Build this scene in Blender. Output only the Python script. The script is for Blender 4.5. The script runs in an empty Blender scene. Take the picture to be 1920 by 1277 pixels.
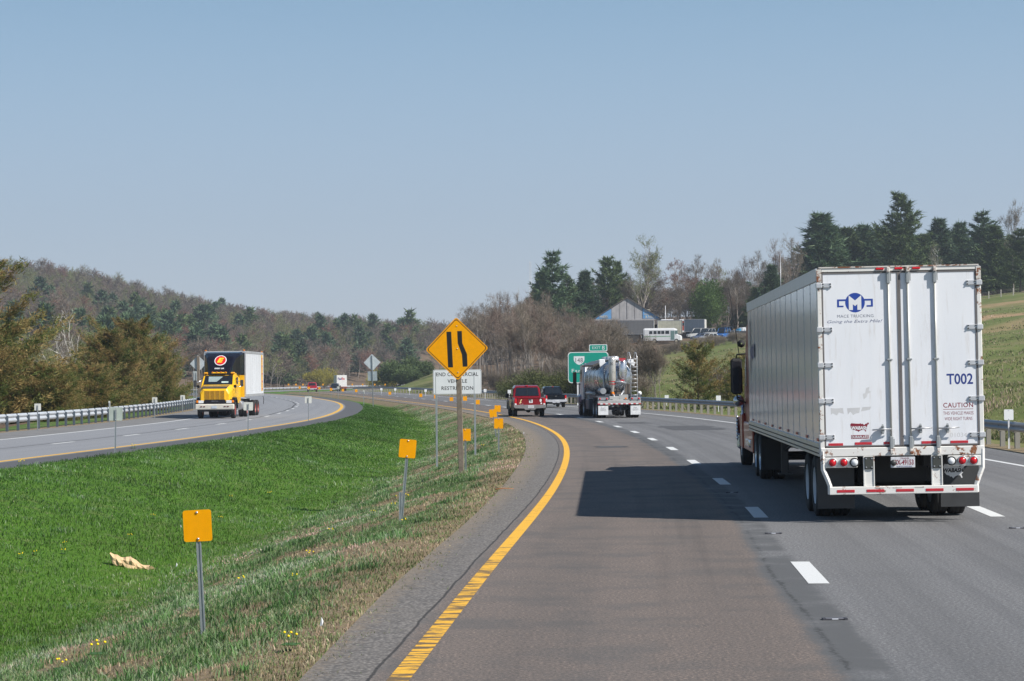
import bpy, math, random
import numpy as np
from mathutils import Vector, Matrix
R = math.radians
sc = bpy.context.scene
col = sc.collection
random.seed(7)
rng = np.random.default_rng(11)

# ------------------------------------------------------------------ camera
CAM_H = 2.42
HAZE = 0.00024
cam_d = bpy.data.cameras.new('camera')
cam = bpy.data.objects.new('camera', cam_d); col.objects.link(cam)
cam_d.sensor_width = 36; cam_d.lens = 75.0
cam_d.clip_start = 0.5; cam_d.clip_end = 12000
CAMM = Matrix.Rotation(R(90.935), 4, 'X') @ Matrix.Rotation(R(-0.6), 4, 'Z')
cam.matrix_world = Matrix.Translation((0, 0, CAM_H)) @ CAMM
sc.camera = cam
C3 = CAMM.to_3x3()
def ray(px, py):
    return C3 @ Vector(((px - 960) / 4000, -(py - 638.5) / 4000, -1))
def P(px, py, d):                      # photo pixel -> world point at distance y = d
    r = ray(px, py); k = d / r.y
    return Vector((r.x * k, d, CAM_H + r.z * k))
def G(px, py, z=0.0):                  # photo pixel -> world point on the level z
    r = ray(px, py); k = (z - CAM_H) / r.z
    return Vector((r.x * k, r.y * k, z))

# ------------------------------------------------------------------ sky and sun
SUN_EL, SUN_BEHIND = 42.4, 31.0
sdir = Vector((math.cos(R(SUN_EL)) * math.cos(R(SUN_BEHIND)), -math.cos(R(SUN_EL)) * math.sin(R(SUN_BEHIND)), math.sin(R(SUN_EL))))
w = bpy.data.worlds.new('World'); sc.world = w; w.use_nodes = True
nt = w.node_tree
sky = nt.nodes.new('ShaderNodeTexSky'); sky.sky_type = 'NISHITA'; sky.sun_disc = False
sky.sun_elevation = R(SUN_EL); sky.sun_rotation = math.atan2(sdir.x, sdir.y)
sky.altitude = 300; sky.air_density = 0.9; sky.dust_density = 0.6; sky.ozone_density = 3.0
bg = nt.nodes['Background']; bg.inputs['Strength'].default_value = 0.085
# thin high haze: the clear sky blended towards a milky blue that pales to the horizon
tcw = nt.nodes.new('ShaderNodeTexCoord'); spw = nt.nodes.new('ShaderNodeSeparateXYZ'); nt.links.new(tcw.outputs['Generated'], spw.inputs[0])
rw = nt.nodes.new('ShaderNodeValToRGB'); nt.links.new(spw.outputs[2], rw.inputs[0]); SK = 1 / 0.085
rw.color_ramp.interpolation = 'B_SPLINE'; els = rw.color_ramp.elements
while len(els) < 5: els.new(.5)
for e_, (p_, c_) in zip(els, [(0.0, (.392, .428, .498)), (.07, (.345, .41, .50)), (.17, (.22, .365, .505)), (.36, (.07, .15, .27)), (.8, (.025, .06, .14))]): e_.position = p_; e_.color = (*c_, 1)
vm = nt.nodes.new('ShaderNodeVectorMath'); vm.operation = 'SCALE'; nt.links.new(rw.outputs[0], vm.inputs[0]); vm.inputs['Scale'].default_value = SK
mxw = nt.nodes.new('ShaderNodeMix'); mxw.data_type = 'RGBA'; mxw.inputs[0].default_value = .82
nt.links.new(sky.outputs[0], mxw.inputs[6]); nt.links.new(vm.outputs[0], mxw.inputs[7]); nt.links.new(mxw.outputs[2], bg.inputs['Color'])
sun_d = bpy.data.lights.new('sun', 'SUN'); sun = bpy.data.objects.new('sun', sun_d); col.objects.link(sun)
sun_d.energy = 4.7; sun_d.angle = R(0.53); sun_d.color = (1.0, 0.955, 0.89)
sun.rotation_euler = sdir.to_track_quat('Z', 'Y').to_euler()
sc.view_settings.view_transform = 'Standard'; sc.view_settings.look = 'None'
sc.view_settings.exposure = 0.45; sc.view_settings.gamma = 1.0
sc.cycles.max_bounces = 6; sc.cycles.diffuse_bounces = 2; sc.cycles.glossy_bounces = 3
sc.cycles.transmission_bounces = 4; sc.cycles.transparent_max_bounces = 12; sc.cycles.volume_bounces = 0
sc.cycles.use_denoising = True

# ------------------------------------------------------------------ helpers
def link(name, me, parent=None):
    o = bpy.data.objects.new(name, me); col.objects.link(o)
    if parent is not None: o.parent = parent
    return o
def tag(o, label=None, cat=None, group=None, kind=None):
    if label: o['label'] = label
    if cat: o['category'] = cat
    if group: o['group'] = group
    if kind: o['kind'] = kind
    return o
def empty(name, loc=(0, 0, 0), rz=0.0, label=None, cat=None, group=None):
    o = link(name, None); o.location = loc; o.rotation_euler = (0, 0, rz); o.empty_display_size = 0.3
    return tag(o, label, cat, group)
KIDS = {}
def copy_tree(o, parent=None):
    c = o.copy(); col.objects.link(c); c.parent = parent
    for ch in list(o.children): copy_tree(ch, c)
    return c

class MB:
    def __init__(s): s.v = []; s.f = []; s.m = []; s.sm = []
    def add(s, vs, fs, mi=0, smooth=False):
        b = len(s.v); s.v += [tuple(v) for v in vs]
        for f in fs:
            s.f.append(tuple(b + i for i in f)); s.m.append(mi); s.sm.append(smooth)
        return s
    def box(s, c, d, mi=0, rz=0.0, rx=0.0, bev=0.0, ry=0.0):
        hx, hy, hz = d[0] / 2, d[1] / 2, d[2] / 2
        M = Matrix.Translation(c) @ Matrix.Rotation(rz, 4, 'Z') @ Matrix.Rotation(ry, 4, 'Y') @ Matrix.Rotation(rx, 4, 'X')
        if bev <= 0:
            vs = [M @ Vector((x, y, z)) for z in (-hz, hz) for x, y in ((-hx, -hy), (hx, -hy), (hx, hy), (-hx, hy))]
            return s.add(vs, [(3, 2, 1, 0), (4, 5, 6, 7), (0, 1, 5, 4), (1, 2, 6, 5), (2, 3, 7, 6), (3, 0, 4, 7)], mi)
        b = min(bev, hx * .9, hy * .9, hz * .9)
        rings = []
        for z, k in ((-hz, b), (-hz + b, 0), (hz - b, 0), (hz, b)):
            X, Y = hx - k, hy - k
            c_ = b
            pts = [(-X + c_ * (k == 0), -Y), (X - c_ * (k == 0), -Y), (X, -Y + c_ * (k == 0)), (X, Y - c_ * (k == 0)), (X - c_ * (k == 0), Y), (-X + c_ * (k == 0), Y), (-X, Y - c_ * (k == 0)), (-X, -Y + c_ * (k == 0))]
            rings.append([M @ Vector((x, y, z)) for x, y in pts])
        vs = [p for r in rings for p in r]
        fs = [tuple(range(7, -1, -1)), tuple(range(24, 32))]
        for r in range(3):
            for i in range(8):
                j = (i + 1) % 8; fs.append((r * 8 + i, r * 8 + j, r * 8 + 8 + j, r * 8 + 8 + i))
        return s.add(vs, fs, mi)
    def tube(s, pts, r, n=8, mi=0, caps=True, smooth=True):
        pts = [Vector(p) for p in pts]
        rs = r if isinstance(r, (list, tuple)) else [r] * len(pts)
        vs = []; up = None
        for i, p in enumerate(pts):
            t = (pts[min(i + 1, len(pts) - 1)] - pts[max(i - 1, 0)])
            if t.length < 1e-9: t = Vector((0, 0, 1))
            t.normalize()
            if up is None:
                a = Vector((0, 0, 1)) if abs(t.z) < .9 else Vector((1, 0, 0)); up = (a - t * a.dot(t)).normalized()
            else:
                up = (up - t * up.dot(t))
                if up.length < 1e-6: up = t.orthogonal()
                up.normalize()
            q = t.cross(up)
            for k in range(n):
                a = 2 * math.pi * (k + .5) / n
                vs.append(p + (up * math.cos(a) + q * math.sin(a)) * rs[i])
        fs = []
        for i in range(len(pts) - 1):
            for k in range(n):
                k2 = (k + 1) % n
                fs.append((i * n + k, i * n + k2, (i + 1) * n + k2, (i + 1) * n + k))
        s.add(vs, fs, mi, smooth)
        if caps:
            b = len(s.v) - len(vs)
            s.f.append(tuple(b + k for k in range(n - 1, -1, -1))); s.m.append(mi); s.sm.append(False)
            e = b + (len(pts) - 1) * n
            s.f.append(tuple(e + k for k in range(n))); s.m.append(mi); s.sm.append(False)
        return s
    def prism(s, poly, axis, a, b, mi=0, smooth=False):
        """poly: 2D outline; axis 'x': (y,z) outline pushed a..b in x; 'y': (x,z); 'z': (x,y)"""
        def T(u, v, t): return {'x': (t, u, v), 'y': (u, t, v), 'z': (u, v, t)}[axis]
        n = len(poly)
        ar = sum(poly[i][0] * poly[(i + 1) % n][1] - poly[(i + 1) % n][0] * poly[i][1] for i in range(n))
        if (ar < 0) != (axis == 'y'): poly = poly[::-1]
        vs = [T(u, v, a) for u, v in poly] + [T(u, v, b) for u, v in poly]
        fs = [tuple(range(n - 1, -1, -1)), tuple(range(n, 2 * n))]
        s.add(vs, fs, mi, False)
        base = len(s.v) - 2 * n
        for i in range(n):
            j = (i + 1) % n; s.f.append((base + i, base + j, base + n + j, base + n + i)); s.m.append(mi); s.sm.append(smooth)
        return s
    def lathe(s, prof, c, axis='x', n=24, mi=0, smooth=True):
        """prof: list of (t along axis, radius)"""
        c = Vector(c); vs = []
        for t, r in prof:
            for k in range(n):
                a = 2 * math.pi * k / n; u, v = r * math.cos(a), r * math.sin(a)
                vs.append(c + Vector({'x': (t, u, v), 'y': (v, t, u), 'z': (u, v, t)}[axis]))
        fs = []
        for i in range(len(prof) - 1):
            for k in range(n):
                k2 = (k + 1) % n; fs.append((i * n + k, i * n + k2, (i + 1) * n + k2, (i + 1) * n + k))
        s.add(vs, fs, mi, smooth)
        return s
    def quad(s, a, b, c, d, mi=0): return s.add([a, b, c, d], [(0, 1, 2, 3)], mi)
    def loft(s, secs, mi=0, smooth=False, caps=True):
        n = len(secs[0]); vs = [p for q in secs for p in q]; fs = []
        for i in range(len(secs) - 1):
            for k in range(n):
                k2 = (k + 1) % n; fs.append((i * n + k, i * n + k2, (i + 1) * n + k2, (i + 1) * n + k))
        s.add(vs, fs, mi, smooth)
        if caps:
            b = len(s.v) - len(vs); e = b + (len(secs) - 1) * n
            s.f += [tuple(b + k for k in range(n - 1, -1, -1)), tuple(e + k for k in range(n))]; s.m += [mi, mi]; s.sm += [False, False]
        return s
    def build(s, name, mats, parent=None, fix=False):
        me = bpy.data.meshes.new(name); me.from_pydata(s.v, [], s.f)
        if not isinstance(mats, (list, tuple)): mats = [mats]
        for m in mats: me.materials.append(m)
        me.polygons.foreach_set('material_index', s.m); me.polygons.foreach_set('use_smooth', s.sm)
        if fix:
            import bmesh
            bm = bmesh.new(); bm.from_mesh(me); bmesh.ops.recalc_face_normals(bm, faces=bm.faces); bm.to_mesh(me); bm.free()
        me.update()
        return link(name, me, parent)

def np_mesh(name, verts, faces, mats, parent=None, mat_idx=None, attrs=None, smooth=False):
    """fast mesh: verts (N,3), faces (M,k) equal sided"""
    verts = np.asarray(verts, dtype=np.float32); faces = np.asarray(faces, dtype=np.int32)
    me = bpy.data.meshes.new(name)
    me.vertices.add(len(verts)); me.vertices.foreach_set('co', verts.ravel())
    k = faces.shape[1]; M = len(faces)
    me.loops.add(M * k); me.loops.foreach_set('vertex_index', faces.ravel())
    me.polygons.add(M); me.polygons.foreach_set('loop_start', np.arange(0, M * k, k, dtype=np.int32))
    if mat_idx is not None: me.polygons.foreach_set('material_index', np.asarray(mat_idx, dtype=np.int32))
    me.polygons.foreach_set('use_smooth', np.full(M, bool(smooth)))
    if not isinstance(mats, (list, tuple)): mats = [mats]
    for m in mats: me.materials.append(m)
    me.update(calc_edges=True)
    for an, (kind, data) in (attrs or {}).items():
        if kind == 'COLOR':
            a = me.color_attributes.new(an, 'FLOAT_COLOR', 'POINT'); a.data.foreach_set('color', np.asarray(data, dtype=np.float32).ravel())
        elif kind == 'FLOAT':
            a = me.attributes.new(an, 'FLOAT', 'POINT'); a.data.foreach_set('value', np.asarray(data, dtype=np.float32).ravel())
        elif kind == 'VEC':
            a = me.attributes.new(an, 'FLOAT_VECTOR', 'POINT'); a.data.foreach_set('vector', np.asarray(data, dtype=np.float32).ravel())
    return link(name, me, parent)

# ------------------------------------------------------------------ material helpers
class N:
    """tiny node builder"""
    def __init__(s, name):
        s.m = bpy.data.materials.new(name); s.m.use_nodes = True; s.t = s.m.node_tree
        s.b = s.t.nodes['Principled BSDF']
    def n(s, typ, **kw):
        x = s.t.nodes.new(typ)
        for k, v in kw.items():
            if k.startswith('_'): setattr(x, k[1:], v)
            else: x.inputs[k.replace('__', ' ')].default_value = v
        return x
    def l(s, a, b): s.t.links.new(a, b)
    def noise(s, scale, detail=3, rough=.55, vec=None, dist=0.0):
        x = s.n('ShaderNodeTexNoise', Scale=scale, Detail=detail, Roughness=rough, Distortion=dist)
        if vec is not None: s.l(vec, x.inputs['Vector'])
        return x.outputs['Fac']
    def ramp(s, fac, stops):
        x = s.t.nodes.new('ShaderNodeValToRGB'); e = x.color_ramp.elements
        while len(e) < len(stops): e.new(0.5)
        for el, (p, c) in zip(e, stops):
            el.position = p; el.color = (c, c, c, 1) if isinstance(c, (int, float)) else (*c, 1)
        s.l(fac, x.inputs[0]); return x.outputs[0]
    def mix(s, fac, a, b, mode='MIX'):
        x = s.t.nodes.new('ShaderNodeMix'); x.data_type = 'RGBA'; x.blend_type = mode
        for k, v in ((0, fac), (6, a), (7, b)):
            if isinstance(v, (int, float)): x.inputs[k].default_value = v if k == 0 else (v, v, v, 1)
            elif isinstance(v, tuple): x.inputs[k].default_value = (*v, 1)
            else: s.l(v, x.inputs[k])
        return x.outputs[2]
    def math(s, op, a, b=0.0, clamp=False):
        x = s.t.nodes.new('ShaderNodeMath'); x.operation = op; x.use_clamp = clamp
        for k, v in ((0, a), (1, b)):
            if isinstance(v, (int, float)): x.inputs[k].default_value = v
            else: s.l(v, x.inputs[k])
        return x.outputs[0]
    def step(s, v, a, b):             # smooth 0..1 between a and b
        x = s.t.nodes.new('ShaderNodeMapRange'); x.interpolation_type = 'SMOOTHSTEP'
        s.l(v, x.inputs[0]); x.inputs[1].default_value = a; x.inputs[2].default_value = b
        return x.outputs[0]
    def attr(s, name, out='Fac'):
        x = s.t.nodes.new('ShaderNodeAttribute'); x.attribute_name = name; return x.outputs[out]
    def obj(s): return s.n('ShaderNodeTexCoord').outputs['Object']
    def scale(s, vec, sc_):
        x = s.t.nodes.new('ShaderNodeMapping'); x.inputs['Scale'].default_value = sc_; s.l(vec, x.inputs[0]); return x.outputs[0]
    def set(s, **kw):
        for k, v in kw.items():
            k = k.replace('__', ' ')
            if isinstance(v, tuple): s.b.inputs[k].default_value = (*v, 1)
            elif isinstance(v, (int, float)): s.b.inputs[k].default_value = v
            else: s.l(v, s.b.inputs[k])
        return s
    def bump(s, h, strength=.3, dist=.02):
        x = s.n('ShaderNodeBump', Strength=strength, Distance=dist); s.l(h, x.inputs['Height']); s.l(x.outputs[0], s.b.inputs['Normal'])
        return s

def paint(name, c, rough=.4, metal=0.0, var=.12, scale=3.0, dirt=None, dirt_amt=.0, spec=.5):
    m = N(name); o = m.obj()
    f = m.noise(scale, 4, vec=o)
    lo = tuple(max(0, x * (1 - var)) for x in c); hi = tuple(min(1, x * (1 + var)) for x in c)
    cc = m.ramp(f, [(.3, lo), (.7, hi)])
    if dirt:
        g = m.noise(scale * 2.3, 6, .7, vec=o)
        cc = m.mix(m.math('MULTIPLY', m.step(g, .48, .7), dirt_amt), cc, dirt)
    m.set(Base__Color=cc, Metallic=metal, Roughness=m.ramp(f, [(.3, max(rough - .06, .02)), (.7, min(1, rough + .08))]))
    m.b.inputs['Specular IOR Level'].default_value = spec
    return m.m
MT = {}
def M_(k, *a, **kw):
    if k not in MT: MT[k] = paint(k, *a, **kw)
    return MT[k]
# ------------------------------------------------------------------ road lines in the world: x as a function of y
def curve(pts, sig=5.0):
    pts = np.array(pts, float); ys = np.arange(-60, 960, 0.5)
    Y, X = pts[:, 0], pts[:, 1]
    n = len(Y); h = np.diff(Y); A = np.eye(n); b = np.zeros(n)
    for i in range(1, n - 1):
        A[i, i - 1] = h[i - 1]; A[i, i] = 2 * (h[i - 1] + h[i]); A[i, i + 1] = h[i]
        b[i] = 3 * ((X[i + 1] - X[i]) / h[i] - (X[i] - X[i - 1]) / h[i - 1])
    c = np.linalg.solve(A, b)
    i = np.clip(np.searchsorted(Y, ys) - 1, 0, n - 2); t = ys - Y[i]
    bb = (X[i + 1] - X[i]) / h[i] - h[i] * (2 * c[i] + c[i + 1]) / 3
    x = X[i] + bb * t + c[i] * t ** 2 + (c[i + 1] - c[i]) / (3 * h[i]) * t ** 3
    k = np.exp(-.5 * (np.arange(-40, 41) * .5 / sig) ** 2); k /= k.sum()
    xp = np.pad(x, 40, mode='reflect', reflect_type='odd'); x = np.convolve(xp, k, 'valid')
    return ys, x
YS, XO = curve([(-60, -7.2), (-30, -4.4), (0, -2.05), (17, -.93), (26.6, -.36), (38, .42), (51.7, 1.16), (65.4, 1.66), (82.7, 1.87), (100, 1.45), (118, .45), (133.4, -1.0),
    (155.8, -3.5), (189, -7.9), (219, -12.2), (267, -19), (317, -27), (384, -37.5), (430, -43), (490, -46), (550, -44.5), (610, -37), (690, -20), (780, 5), (959, 60)])
_, XL = curve([(-60, -27.6), (-30, -24.5), (0, -21.4), (20, -19.4), (40, -17.4), (64, -15.35), (85.9, -13.2), (99.7, -12.4), (119.4, -11.6), (140, -11.9), (161, -13), (193, -15.6), (220, -18.8),
    (242, -22), (281, -28.5), (322, -37), (384, -50), (430, -56.5), (490, -61), (550, -60), (610, -53), (690, -36), (780, -10), (959, 44)])
TO = np.gradient(XO, YS); TL = np.gradient(XL, YS)
fo = lambda y: np.interp(y, YS, XO); fl = lambda y: np.interp(y, YS, XL)
to = lambda y: np.interp(y, YS, TO); tl = lambda y: np.interp(y, YS, TL)
def sst(a, b, x):
    t = np.clip((np.asarray(x, float) - a) / (b - a), 0, 1); return t * t * (3 - 2 * t)
def roadz(y): return -1.1 * sst(320, 560, y)
I = lambda tab: (lambda y: np.interp(y, [t[0] for t in tab], [t[1] for t in tab]))
dashoff = I([(16, 4.0), (26, 3.95), (38, 3.85), (59, 3.5), (79, 3.3), (98, 3.35), (150, 3.7)])
edgeoff = I([(0, 11.7), (52, 11.7), (73, 10.8), (98, 9.5), (133, 8.8), (200, 8.4), (400, 7.6)])
railoff = I([(0, 14.6), (67, 14), (117, 12.5), (150, 11.8), (250, 11), (900, 10.5)])
shoff = I([(0, -.8), (17, -.8), (24, -.95), (34, -1.0), (52, -1.2), (77, -1.4), (900, -1.3)])
LRAIL = 12.2
def own(y, off, dz=0.0):
    t = to(y); k = 1 / math.sqrt(1 + t * t)
    return Vector((float(fo(y) + off * k), float(y - off * t * k), float(roadz(y) + dz)))
def onc(y, off, dz=0.0):              # off: positive towards the left, away from the median
    t = tl(y); k = 1 / math.sqrt(1 + t * t)
    return Vector((float(fl(y) - off * k), float(y + off * t * k), float(roadz(y) + dz)))

# ------------------------------------------------------------------ terrain
ctl = []
for a in [(745, 716, 430), (770, 706, 430), (810, 696, 430), (860, 690, 430), (820, 690, 520), (760, 712, 500), (760, 716, 600), (850, 700, 640),
          (1000, 738, 230), (1000, 727, 300), (1000, 700, 400), (1050, 645, 455), (900, 708, 350), (900, 690, 450), (1100, 735, 210), (1100, 705, 330),
          (1180, 662, 400), (1180, 645, 450), (1230, 645, 430), (1300, 752, 150), (1300, 708, 250), (1300, 652, 400), (1300, 640, 450), (1400, 636, 420), (1400, 630, 450), (1400, 600, 500),
          (1200, 690, 300), (1200, 735, 200), (1880, 556, 385), (1900, 550, 450), (1700, 572, 430), (1500, 602, 450), (1560, 590, 480), (1880, 727, 100), (1880, 680, 160), (1880, 628, 240), (1880, 590, 310), (1600, 680, 200), (1600, 620, 320),
          (1900, 540, 700), (1400, 590, 700), (1150, 600, 700), (1000, 625, 600), (1000, 625, 800),
          (50, 778, 180), (150, 772, 200), (300, 747, 300), (200, 722, 420), (200, 680, 560), (100, 622, 700), (60, 590, 800), (0, 524, 1000), (130, 540, 1000), (250, 567, 1020), (400, 612, 1050),
          (500, 625, 1100), (600, 634, 1150), (700, 642, 1150), (850, 652, 1150), (1000, 655, 1150), (400, 684, 750), (600, 698, 760), (800, 700, 760), (300, 655, 750), (400, 645, 900), (600, 664, 950),
          (800, 672, 950), (600, 717, 690), (450, 716, 600), (350, 722, 500), (-100, 760, 300), (-100, 700, 520), (-200, 560, 900)]:
    ctl.append(tuple(P(*a)))
for y in (0, 30, 66, 100, 140, 180, 230, 280, 330, 380, 440, 500, 580, 660):
    r = own(y, railoff(y) + 1.2); ctl.append((r.x, r.y, r.z - .05 if y < 600 else r.z))
    r = onc(y, LRAIL + 1); ctl.append((r.x, r.y, r.z - .1))
    r = onc(y, LRAIL + 12); ctl.append((r.x, r.y, r.z - 1.0))
ctl += [(-300, 100, 0), (-300, 400, 8), (-500, 800, 55), (-120, 0, -1), (-300, -60, 0), (300, 100, 22), (200, 0, 12), (400, 400, 34), (600, 900, 45), (-400, 1600, 60), (0, 1600, 30), (500, 1600, 40),
        (-1500, 800, 90), (1500, 800, 80), (-2000, 2500, 80), (0, 2800, 50), (2000, 2500, 80), (-1200, -60, 10), (1200, -60, 30)]
ctl = np.array(ctl); KC = ctl[:, :2] / 100
def _rbf():
    n = len(ctl); D = np.linalg.norm(KC[:, None] - KC[None], axis=2)
    A = np.zeros((n + 3, n + 3)); A[:n, :n] = D - np.eye(n) * .004; A[:n, n] = 1; A[:n, n + 1:] = KC; A[n:, :n] = A[:n, n:].T
    return np.linalg.solve(A, np.append(ctl[:, 2], [0, 0, 0]))
WR = _rbf()
def rbf(x, y):
    x = np.atleast_1d(np.asarray(x, float)).ravel() / 100; y = np.atleast_1d(np.asarray(y, float)).ravel() / 100
    out = np.empty(len(x))
    for s in range(0, len(x), 40000):
        e = s + 40000
        d = np.hypot(x[s:e, None] - KC[:, 0], y[s:e, None] - KC[:, 1])
        out[s:e] = d @ WR[:-3] + WR[-3] + WR[-2] * x[s:e] + WR[-1] * y[s:e]
    return out
def zones(x, y):
    """lateral position relative to both roads"""
    x = np.asarray(x, float); y = np.asarray(y, float)
    ko = 1 / np.sqrt(1 + to(y) ** 2); kl = 1 / np.sqrt(1 + tl(y) ** 2)
    so = (x - fo(y)) * ko; sl = (x - fl(y)) * kl
    return so, sl
def terrain(x, y):
    x = np.asarray(x, float); y = np.asarray(y, float)
    so, sl = zones(x, y); z = rbf(x, y); rz = roadz(y); fade = 1 - sst(860, 950, y)
    eo_l = so - shoff(y); el_r = sl - 1.7
    # right of the own rail
    er = so - (railoff(y) + .8)
    z1 = rz - .05 + (z - rz + .05) * sst(0, 9 + .02 * y, er)
    ell = -(sl + LRAIL + .8)
    z2 = rz - .05 + (z - rz + .05) * sst(0, 9 + .02 * y, ell)
    W = np.maximum(el_r - 0 + (-eo_l), .5); W = np.maximum((fo(y) + shoff(y)) - (fl(y) + 1.7), .5)
    t = np.clip(-eo_l / W, 0, 1); D = np.minimum(1.55, .092 * W)
    zm = rz - .012 - D * np.where(t < .4, .5 * (np.clip(t / .4, 0, 1) ** 1.25) + .5 * (1 - np.cos(np.pi * np.clip(t / .4, 0, 1))) / 2, (1 - np.cos(np.pi * np.clip((1 - t) / .6, 0, 1))) / 2)
    out = np.where(so > railoff(y) + .8, z1, np.where(sl < -(LRAIL + .8), z2, rz - .035))
    out = np.where((eo_l < 0) & (el_r > 0), zm, out)
    return out * fade + z * (1 - fade)
def T(x, y): return float(terrain(np.array([x]), np.array([y]))[0])
def TP(px, d):                         # ground point seen in column px at distance d
    x = ray(px, 700); x = x.x / x.y * d
    return Vector((x, d, T(x, d)))

tt = np.concatenate([-np.geomspace(6, .34, 46), np.linspace(-.33, .33, 520), np.geomspace(.34, 6, 46)])
yy = np.concatenate([np.arange(-35, 8, 4.0), np.geomspace(8, 1300, 430), np.geomspace(1330, 3200, 24)])
TT, YY = np.meshgrid(tt, yy); XX = TT * (YY + 40)
ZZ = terrain(XX.ravel(), YY.ravel())
# gentle unevenness away from the roads
so, sl = zones(XX.ravel(), YY.ravel()); xr, yr = XX.ravel(), YY.ravel()
med = (so < shoff(yr)) & (sl > 1.7); offr = (so > railoff(yr) + 1) | (sl < -(LRAIL + 1))
bumpn = np.sin(xr * 1.7 + np.sin(yr * .9) * 1.3) * np.sin(yr * 1.1 + np.sin(xr * .7) * 2) * .035 + np.sin(xr * .31 + 1) * np.sin(yr * .23) * .1
ramp_m = np.clip(np.minimum(shoff(yr) - so, sl - 1.7) / 1.5, 0, 1); ramp_r = np.clip(np.maximum(so - railoff(yr) - 1, -(sl + LRAIL + 1)) / 6, 0, 1)
ZZ = ZZ + bumpn * (ramp_m * med * .8 + ramp_r * offr * 1.5)
nr, nc = TT.shape
idx = np.arange(nr * nc).reshape(nr, nc)
fc = np.stack([idx[:-1, :-1], idx[:-1, 1:], idx[1:, 1:], idx[1:, :-1]], -1).reshape(-1, 4)
# ground cover: r lush, g dry verge, b forest floor, a field
Wm = np.maximum((fo(yr) + shoff(yr)) - (fl(yr) + 1.7), .5); tm = np.clip((shoff(yr) - so) / Wm, 0, 1)
lush = med * sst(.3, .46, tm)
def dirtmap(x, y):                    # bare patches: sums of sines
    return (np.sin(x * 1.9 + 1.7 * np.sin(y * .35 + 1)) + np.sin(y * .5 + 2.3 * np.sin(x * 1.1)) + .7 * np.sin(x * 3.9 + y * 1.1) + .6 * np.sin(x * 2.7 - y * 1.7 + 2) + .7 * np.sin(x * 5.9 + y * 2.3 + 1.5 * np.sin(y * 1.9)) + .5 * np.sin(x * 9.3 - y * 4.7)) / 3.7
dirtp = med * sst(.1, .24, dirtmap(xr, yr)) * (1 - sst(.26, .42, tm)) * (yr < 200)
dry = .85 * dirtp + med * (1 - sst(.25, 1.5 + .004 * yr, shoff(yr) - so)) + .9 * ((so > railoff(yr) - .9) & (so < railoff(yr) + .6)) + ((sl < -(LRAIL - 1.2)) & (sl > -(LRAIL + .8))) * .9
def forest_mask(x, y):
    x = np.asarray(x, float); y = np.asarray(y, float)
    so, sl = zones(x, y); px = 960 + x / np.maximum(y, 1) * 4000
    left = (sl < -(LRAIL + 5)) & (y > 60)
    far = (y > 640)
    # right woods: between the bend and the field, and the belt behind the yard
    rw = (so > railoff(y) + 4) & (px < 1165 + np.clip(y - 345, 0, 200) * 1.3) & (y > 150) & ~((px < 858) & (y < 640) & (so < railoff(y) + 45))
    belt = (px > 1165) & (y > 468)
    return (left | far | rw | belt).astype(float)
fm = forest_mask(xr, yr)
pxr = 960 + xr / np.maximum(yr, 1) * 4000
wob_ = 6 * np.sin(xr * .11) + 3 * np.sin(xr * .37 + 1)
soil = (so > railoff(yr) + 5) * ((pxr > 1560) * (1 - sst(3, 9, np.abs(yr - 300 - wob_))) * .9 + (pxr > 1560) * (1 - sst(2, 6, np.abs(yr - 356 - wob_))) * .7 + (pxr > 1365) * (pxr < 1520) * sst(436, 450, yr) * (yr < 520) + (pxr > 1640) * (1 - sst(4, 12, np.abs(yr - 268 - 1.5 * wob_))) * .45)
cov = np.stack([lush, np.clip(dry, 0, 1), fm, ((so > railoff(yr)) & (fm < .5)).astype(float)], -1)

g = N('grass_ground'); o = g.obj()
cv = g.t.nodes.new('ShaderNodeAttribute'); cv.attribute_name = 'cover'
sp = g.t.nodes.new('ShaderNodeSeparateColor'); g.l(cv.outputs['Color'], sp.inputs[0])
n1 = g.noise(.9, 6, .7, o); n2 = g.noise(5.5, 5, .7, o); n3 = g.noise(.12, 4, .6, o); n4 = g.noise(22, 4, .7, o)
grass = g.ramp(n2, [(.3, (.05, .1, .022)), (.55, (.085, .15, .035)), (.75, (.14, .185, .075))])
lushc = g.ramp(n2, [(.3, (.045, .115, .012)), (.55, (.075, .16, .018)), (.75, (.13, .21, .045))])
dirtc = g.ramp(n4, [(.3, (.13, .095, .062)), (.5, (.24, .18, .12)), (.72, (.36, .285, .2))])
strawc = g.ramp(n4, [(.3, (.13, .11, .055)), (.7, (.26, .22, .12))])
base = g.mix(sp.outputs[0], grass, lushc)
notl = g.math('SUBTRACT', 1.0, g.math('MULTIPLY', sp.outputs[0], .8))
patch = g.math('MULTIPLY', g.step(n1, .54, .64), notl)
base = g.mix(patch, base, dirtc)
dr = g.step(g.math('ADD', sp.outputs[1], g.math('MULTIPLY', g.math('SUBTRACT', n1, .5), 1.3)), .35, .75)
base = g.mix(dr, base, g.mix(g.step(n2, .45, .6), dirtc, strawc))
field = g.ramp(n3, [(.3, (.1, .14, .032)), (.48, (.14, .17, .048)), (.6, (.2, .19, .08)), (.75, (.28, .2, .11))])
field = g.mix(g.math('MULTIPLY', g.step(n1, .35, .75), .7), field, g.ramp(n4, [(.3, (.08, .1, .03)), (.7, (.19, .19, .085))]))
redsoil = g.math('MULTIPLY', g.step(g.noise(.05, 4, .6, g.scale(o, (.7, .5, 1))), .55, .66), .8)
field = g.mix(redsoil, field, (.25, .15, .085))
base = g.mix(g.math('MULTIPLY', cv.outputs['Alpha'], g.math('SUBTRACT', 1.0, sp.outputs[1])), base, field)
floor_ = g.ramp(n1, [(.3, (.08, .06, .042)), (.5, (.14, .1, .07)), (.7, (.2, .155, .1))])
base = g.mix(sp.outputs[2], base, floor_)
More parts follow.
